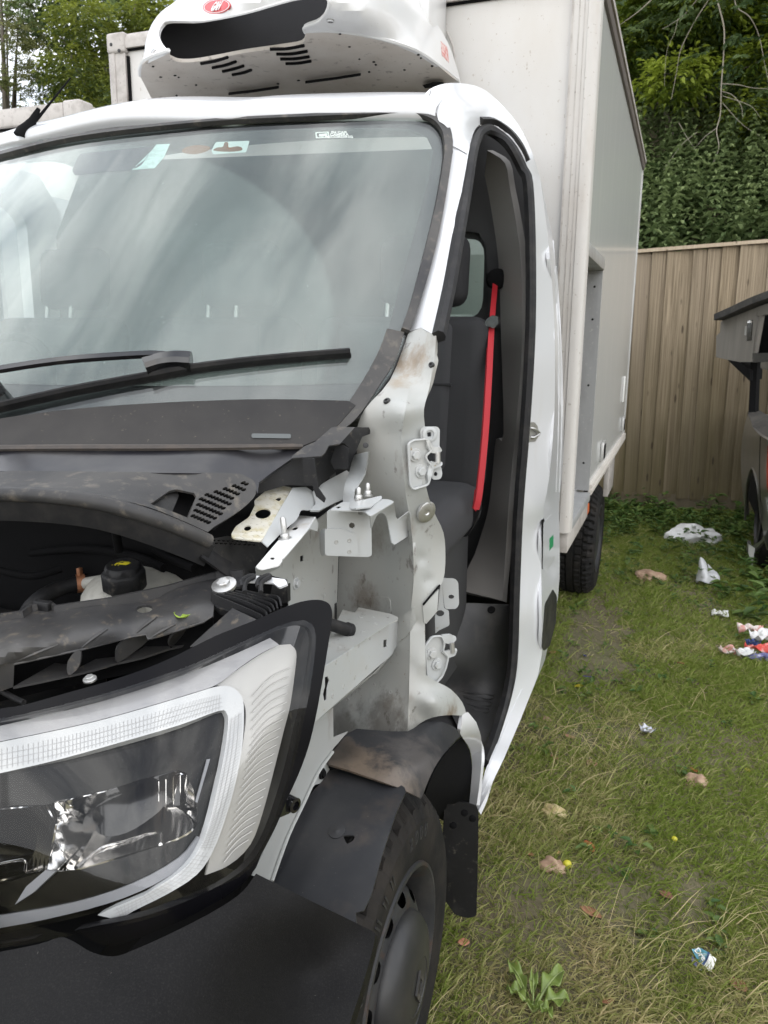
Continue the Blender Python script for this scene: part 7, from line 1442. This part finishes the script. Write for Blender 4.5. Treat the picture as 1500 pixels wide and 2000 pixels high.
# torn packaging at the right edge: separate sheets
RW = pbr('torn_packaging_red', (.62, .30, .26), .5, layers=[((.72, .68, .64), 18, .45, .55, .9, I3)]); WB = pbr('torn_packaging_white', (.68, .68, .67), .45, layers=[((.55, .2, .16), 14, .60, .66, .9, I3)]); BW_ = pbr('torn_packaging_blue', (.05, .08, .25), .4); PW = pbr('torn_packaging_violet', (.16, .16, .33), .45, layers=[((.6, .6, .66), 24, .55, .63, .8, I3)]); SR = pbr('torn_packaging_scarlet', (.65, .08, .06), .45, layers=[((.75, .6, .55), 24, .5, .62, .7, I3)])
for nm, px, py, w, h, mt, lb, rot, lf in (('packaging_sheet', 1428, 1282, .11, .05, RW, 'pink and white torn packaging strip pointing left at the right edge', -.25, .03), ('packaging_sheet', 1452, 1288, .09, .06, WB, 'white crumpled packaging piece in the middle of the torn heap', .1, .035), ('packaging_sheet', 1488, 1262, .12, .09, WB, 'largest pale packaging piece standing at the back of the torn heap', .8, .07),
        ('packaging_sheet', 1462, 1243, .12, .04, RW, 'pink tongue of packaging at the top of the torn heap', .2, .05), ('packaging_sheet', 1470, 1264, .06, .05, BW_, 'dark blue packaging fragment between the pale pieces', .4, .03), ('packaging_sheet', 1482, 1280, .13, .04, SR, 'red packaging strip across the torn heap', .15, .045), ('packaging_sheet', 1486, 1292, .14, .04, PW, 'violet packaging strip along the bottom of the torn heap', .1, .025)):
    scrap(nm, px, py, w, h, mt, lb, 'packaging', rot, .012, lf, 20)
# printed carton scrap
cs = g0(1370, 1888)+Vector((0, 0, .018)); cartn = thing('printed_carton', cs, 'crushed blue and white printed carton on the dry grass', 'carton')
ux = Vector((.86, -.5, .05)).normalized(); uy = Vector((.4, .75, .5)).normalized(); Mx = basis(cs, ux, uy)
CB = pbr('carton_teal', (.10, .30, .38), .35, layers=[((.5, .66, .72), 60, .48, .58, .8, I3)]); CW = pbr('carton_white', (.78, .78, .76), .4); CN_ = pbr('carton_navy', (.06, .10, .22), .35)
def cpl(nm, pts, z, mt, th=.0012):
    bm = bmesh.new(); f = bm.faces.new([bm.verts.new(Mx @ Vector((x, y, z+(.004*math.sin(x*140)+.003*math.cos(y*110))))) for x, y in pts]); r = bmesh.ops.extrude_face_region(bm, geom=[f]); bmesh.ops.translate(bm, vec=Mx.to_3x3() @ Vector((0, 0, -th)), verts=[g for g in r['geom'] if isinstance(g, bmesh.types.BMVert)])
    return bm_obj(nm, bm, mt, cartn, None, 0)
face = cpl('front_face', [(-.030, .006), (-.018, .024), (.006, .022), (.012, .012), (.010, -.014), (-.006, -.010)], 0, CB); cpl('side_face', [(.006, .022), (.026, .020), (.030, -.014), (.012, -.020), (.010, -.014), (.012, .012)], -.002, CW)
cpl('navy_band', [(.004, .023), (.010, .022), (.014, .006), (.012, -.016), (.007, -.013), (.010, .006)], .002, CN_); cpl('torn_flap', [(-.026, -.004), (-.006, -.012), (.008, -.018), (.010, -.030), (-.004, -.030), (-.022, -.016)], -.006, PW)
text_obj('carton_lettering', 'Dre', Mx @ Matrix.Translation((-.007, .006, .006)) @ Matrix.Rotation(R(-22), 4, 'Z'), .020, CW, face, extr=.0004, bold=.0004)
# stones and fruit
YS = pbr('yellow_stone', (.46, .36, .18), .9, layers=[((.62, .53, .33), 30, .45, .65, .7, I3), ((.2, .14, .07), 60, .58, .66, .6, I3)], bump=(60, .8)); PS_ = pbr('pinkish_stone', (.34, .22, .15), .9, layers=[((.5, .38, .27), 25, .45, .65, .7, I3)], bump=(60, .8))
for px, py, r_, mt, lb, sd in ((1082, 1588, .034, YS, 'sandy yellow stone beside the van sill', 1.0), (1078, 1698, .030, PS_, 'brown stone next to the small yellow fruit', 2.0), (1268, 1132, .075, PS_, 'pale pinkish stone in the grass behind the van', 3.0), (1068, 1405, .016, PS_, 'tiny pale pebble near the cab step', 4.0), (1360, 1525, .035, PS_, 'flat greyish stone in the middle of the lawn', 5.0)):
    o = ico('stone', g0(px, py)+Vector((0, 0, r_*.15)), r_, (1.1, .9, .65), .45, 1.5, mt, 4, sd); tag(o, lb, 'stone', 'stones on the grass')
o = ico('fallen_fruit', g0(1107, 1698)+Vector((0, 0, .013)), .0135, (1, 1, .92), .08, 1.5, pbr('yellow_fruit', (.55, .5, .04), .4), 3, 7.0); tag(o, 'small round yellow fruit beside the brown stone', 'fruit')
o = ico('fallen_fruit', g0(1317, 1641)+Vector((0, 0, .010)), .010, (1, 1, .92), .08, 1.5, bpy.data.materials['yellow_fruit'], 3, 8.0); tag(o, 'tiny yellow fruit further right on the lawn', 'fruit')
# fallen leaves
def fall_leaf(px, py, ln, wd_, colr, lb, rot, curl=.3, lift=.006, at=None, tilt=0.0):
    n = 7; V = []; F_ = []
    for i in range(n):
        u = i/(n-1); w = wd_*.5*math.sin(math.pi*min(.98, u*.92+.06))**.8*(1+.16*math.sin(u*19)); z = ln*curl*((u-.5)**2)*1.6
        V += [(-w, u*ln-ln/2, z+w*.55), (0, u*ln-ln/2, z), (w, u*ln-ln/2, z+w*.4)]
    for i in range(n-1):
        b = i*3; F_ += [(b, b+1, b+4, b+3), (b+1, b+2, b+5, b+4)]
    nm = 'leaf_%02x%02x%02x' % tuple(int(c*255) for c in colr)
    mt = bpy.data.materials.get(nm) or pbr(nm, colr, .6, layers=[(tuple(c*.45 for c in colr), 60, .5, .68, .6, I3)])
    o = raw('fallen_leaf', V, F_, mt, smooth=60); o.location = at if at is not None else g0(px, py)+Vector((0, 0, lift)); o.rotation_euler = (tilt+random.uniform(-.2, .2), random.uniform(-.3, .3), rot)
    md = o.modifiers.new('sheet', 'SOLIDIFY'); md.thickness = .0006; tag(o, lb, 'leaf', 'fallen leaves'); return o
for a in ((1150, 1658, .05, .034, (.45, .12, .04), 'orange fallen leaf standing upright left of the lawn centre', .6), (1152, 1790, .06, .042, (.34, .17, .09), 'largest brown fallen leaf in the lower grass', 1.4), (1355, 1503, .034, .028, (.42, .07, .03), 'red fallen leaf on the right of the lawn', .3), (905, 1846, .030, .022, (.50, .22, .13), 'pinkish fallen leaf beside the front tyre', 2.0), (1035, 1675, .03, .016, (.40, .20, .10), 'small tan leaf near the brown stone', 1.0), (1090, 1672, .022, .016, (.55, .33, .14), 'small golden leaf above the brown stone', .2), (1130, 1343, .038, .028, (.55, .45, .03), 'bright yellow leaf near the cab step', 1.8),
          (1328, 1300, .04, .03, (.38, .15, .07), 'rusty leaf lying left of the torn packaging', 1.1), (1083, 1480, .05, .03, (.34, .14, .09), 'reddish leaf beside the white sill', .4), (1155, 1490, .045, .035, (.33, .16, .12), 'dull pink leaf right of the white sill', 2.2), (1460, 1505, .02, .018, (.7, .55, .03), 'tiny bright yellow petal at the right edge', .4), (1110, 1440, .05, .02, (.36, .2, .12), 'narrow brown leaf behind the reddish ones', 1.5), (1440, 1935, .05, .035, (.25, .11, .06), 'dark brown leaf at the lower right corner', .7), (1187, 1960, .04, .02, (.28, .13, .07), 'thin brown leaf beside the dock plant', 2.5), (1300, 1755, .04, .03, (.30, .14, .09), 'curled brown leaf in the dry straw', .9), (1080, 1278, .05, .035, (.36, .15, .08), 'orange-brown leaf beside the black side moulding', .1)):
    fall_leaf(*a)
fall_leaf(1147, 1326, .05, .018, (.10, .10, .45), 'blue plastic sliver on the grass near the cab step', 1.2)['category'] = 'plastic'
fall_leaf(1141, 1283, .03, .02, (.03, .05, .2), 'dark blue plastic scrap beyond the blue sliver', .5)['category'] = 'plastic'
q = SP(*ZB((765, 352))[0])
fall_leaf(0, 0, .034, .013, (.30, .42, .06), 'fresh green leaf lying on the black slam panel of the van', 1.3, .5, at=q+Vector((0, 0, .006)))
# dock plant
dk = thing('dock_plant', g0(1040, 1985), 'broad-leaved dock plant growing at the bottom of the picture', 'plant'); c0 = g0(1040, 1985)
DM = pbr('dock_leaf', (.15, .21, .045), .4, layers=[((.22, .28, .07), 20, .45, .65, .6, I3), ((.3, .22, .08), 70, .66, .7, .6, I3)], bump=(90, .5)); DR = pbr('dock_rib', (.26, .32, .12), .5)
def big_leaf(tipx, tipy, w, up):
    tip = g0(tipx, tipy)+Vector((0, 0, up)); d = tip-c0; L_ = d.length; s = d.cross(Vector((0, 0, 1))).normalized(); n = 11; rows = []
    for i in range(n):
        u = i/(n-1); p = c0.lerp(tip, u)+Vector((0, 0, .022*math.sin(math.pi*u*.9)+.010)); ww = w*(.08 if u < .28 else .08+.92*math.sin(math.pi*((u-.28)/.74)**.8))
        rows.append([p+s*(ww*.5*k)+Vector((0, 0, .012*abs(k)*math.sin(i*1.7+k)+.010*abs(k))) for k in (-1, -.5, 0, .5, 1)])
    o = grid('leaf', rows, DM, dk, sub=2, smooth=60); md = o.modifiers.new('sheet', 'SOLIDIFY'); md.thickness = .0006
    tube('midrib', [r[2]+Vector((0, 0, .002)) for r in rows], [.0028, .002, .0008], DR, o, 5, sub=1)
big_leaf(990, 1900, .030, .010); big_leaf(1100, 1912, .042, .008); big_leaf(1112, 1968, .042, .005); big_leaf(988, 1952, .028, .006); big_leaf(1040, 1930, .022, .02); big_leaf(1078, 2010, .024, .012)
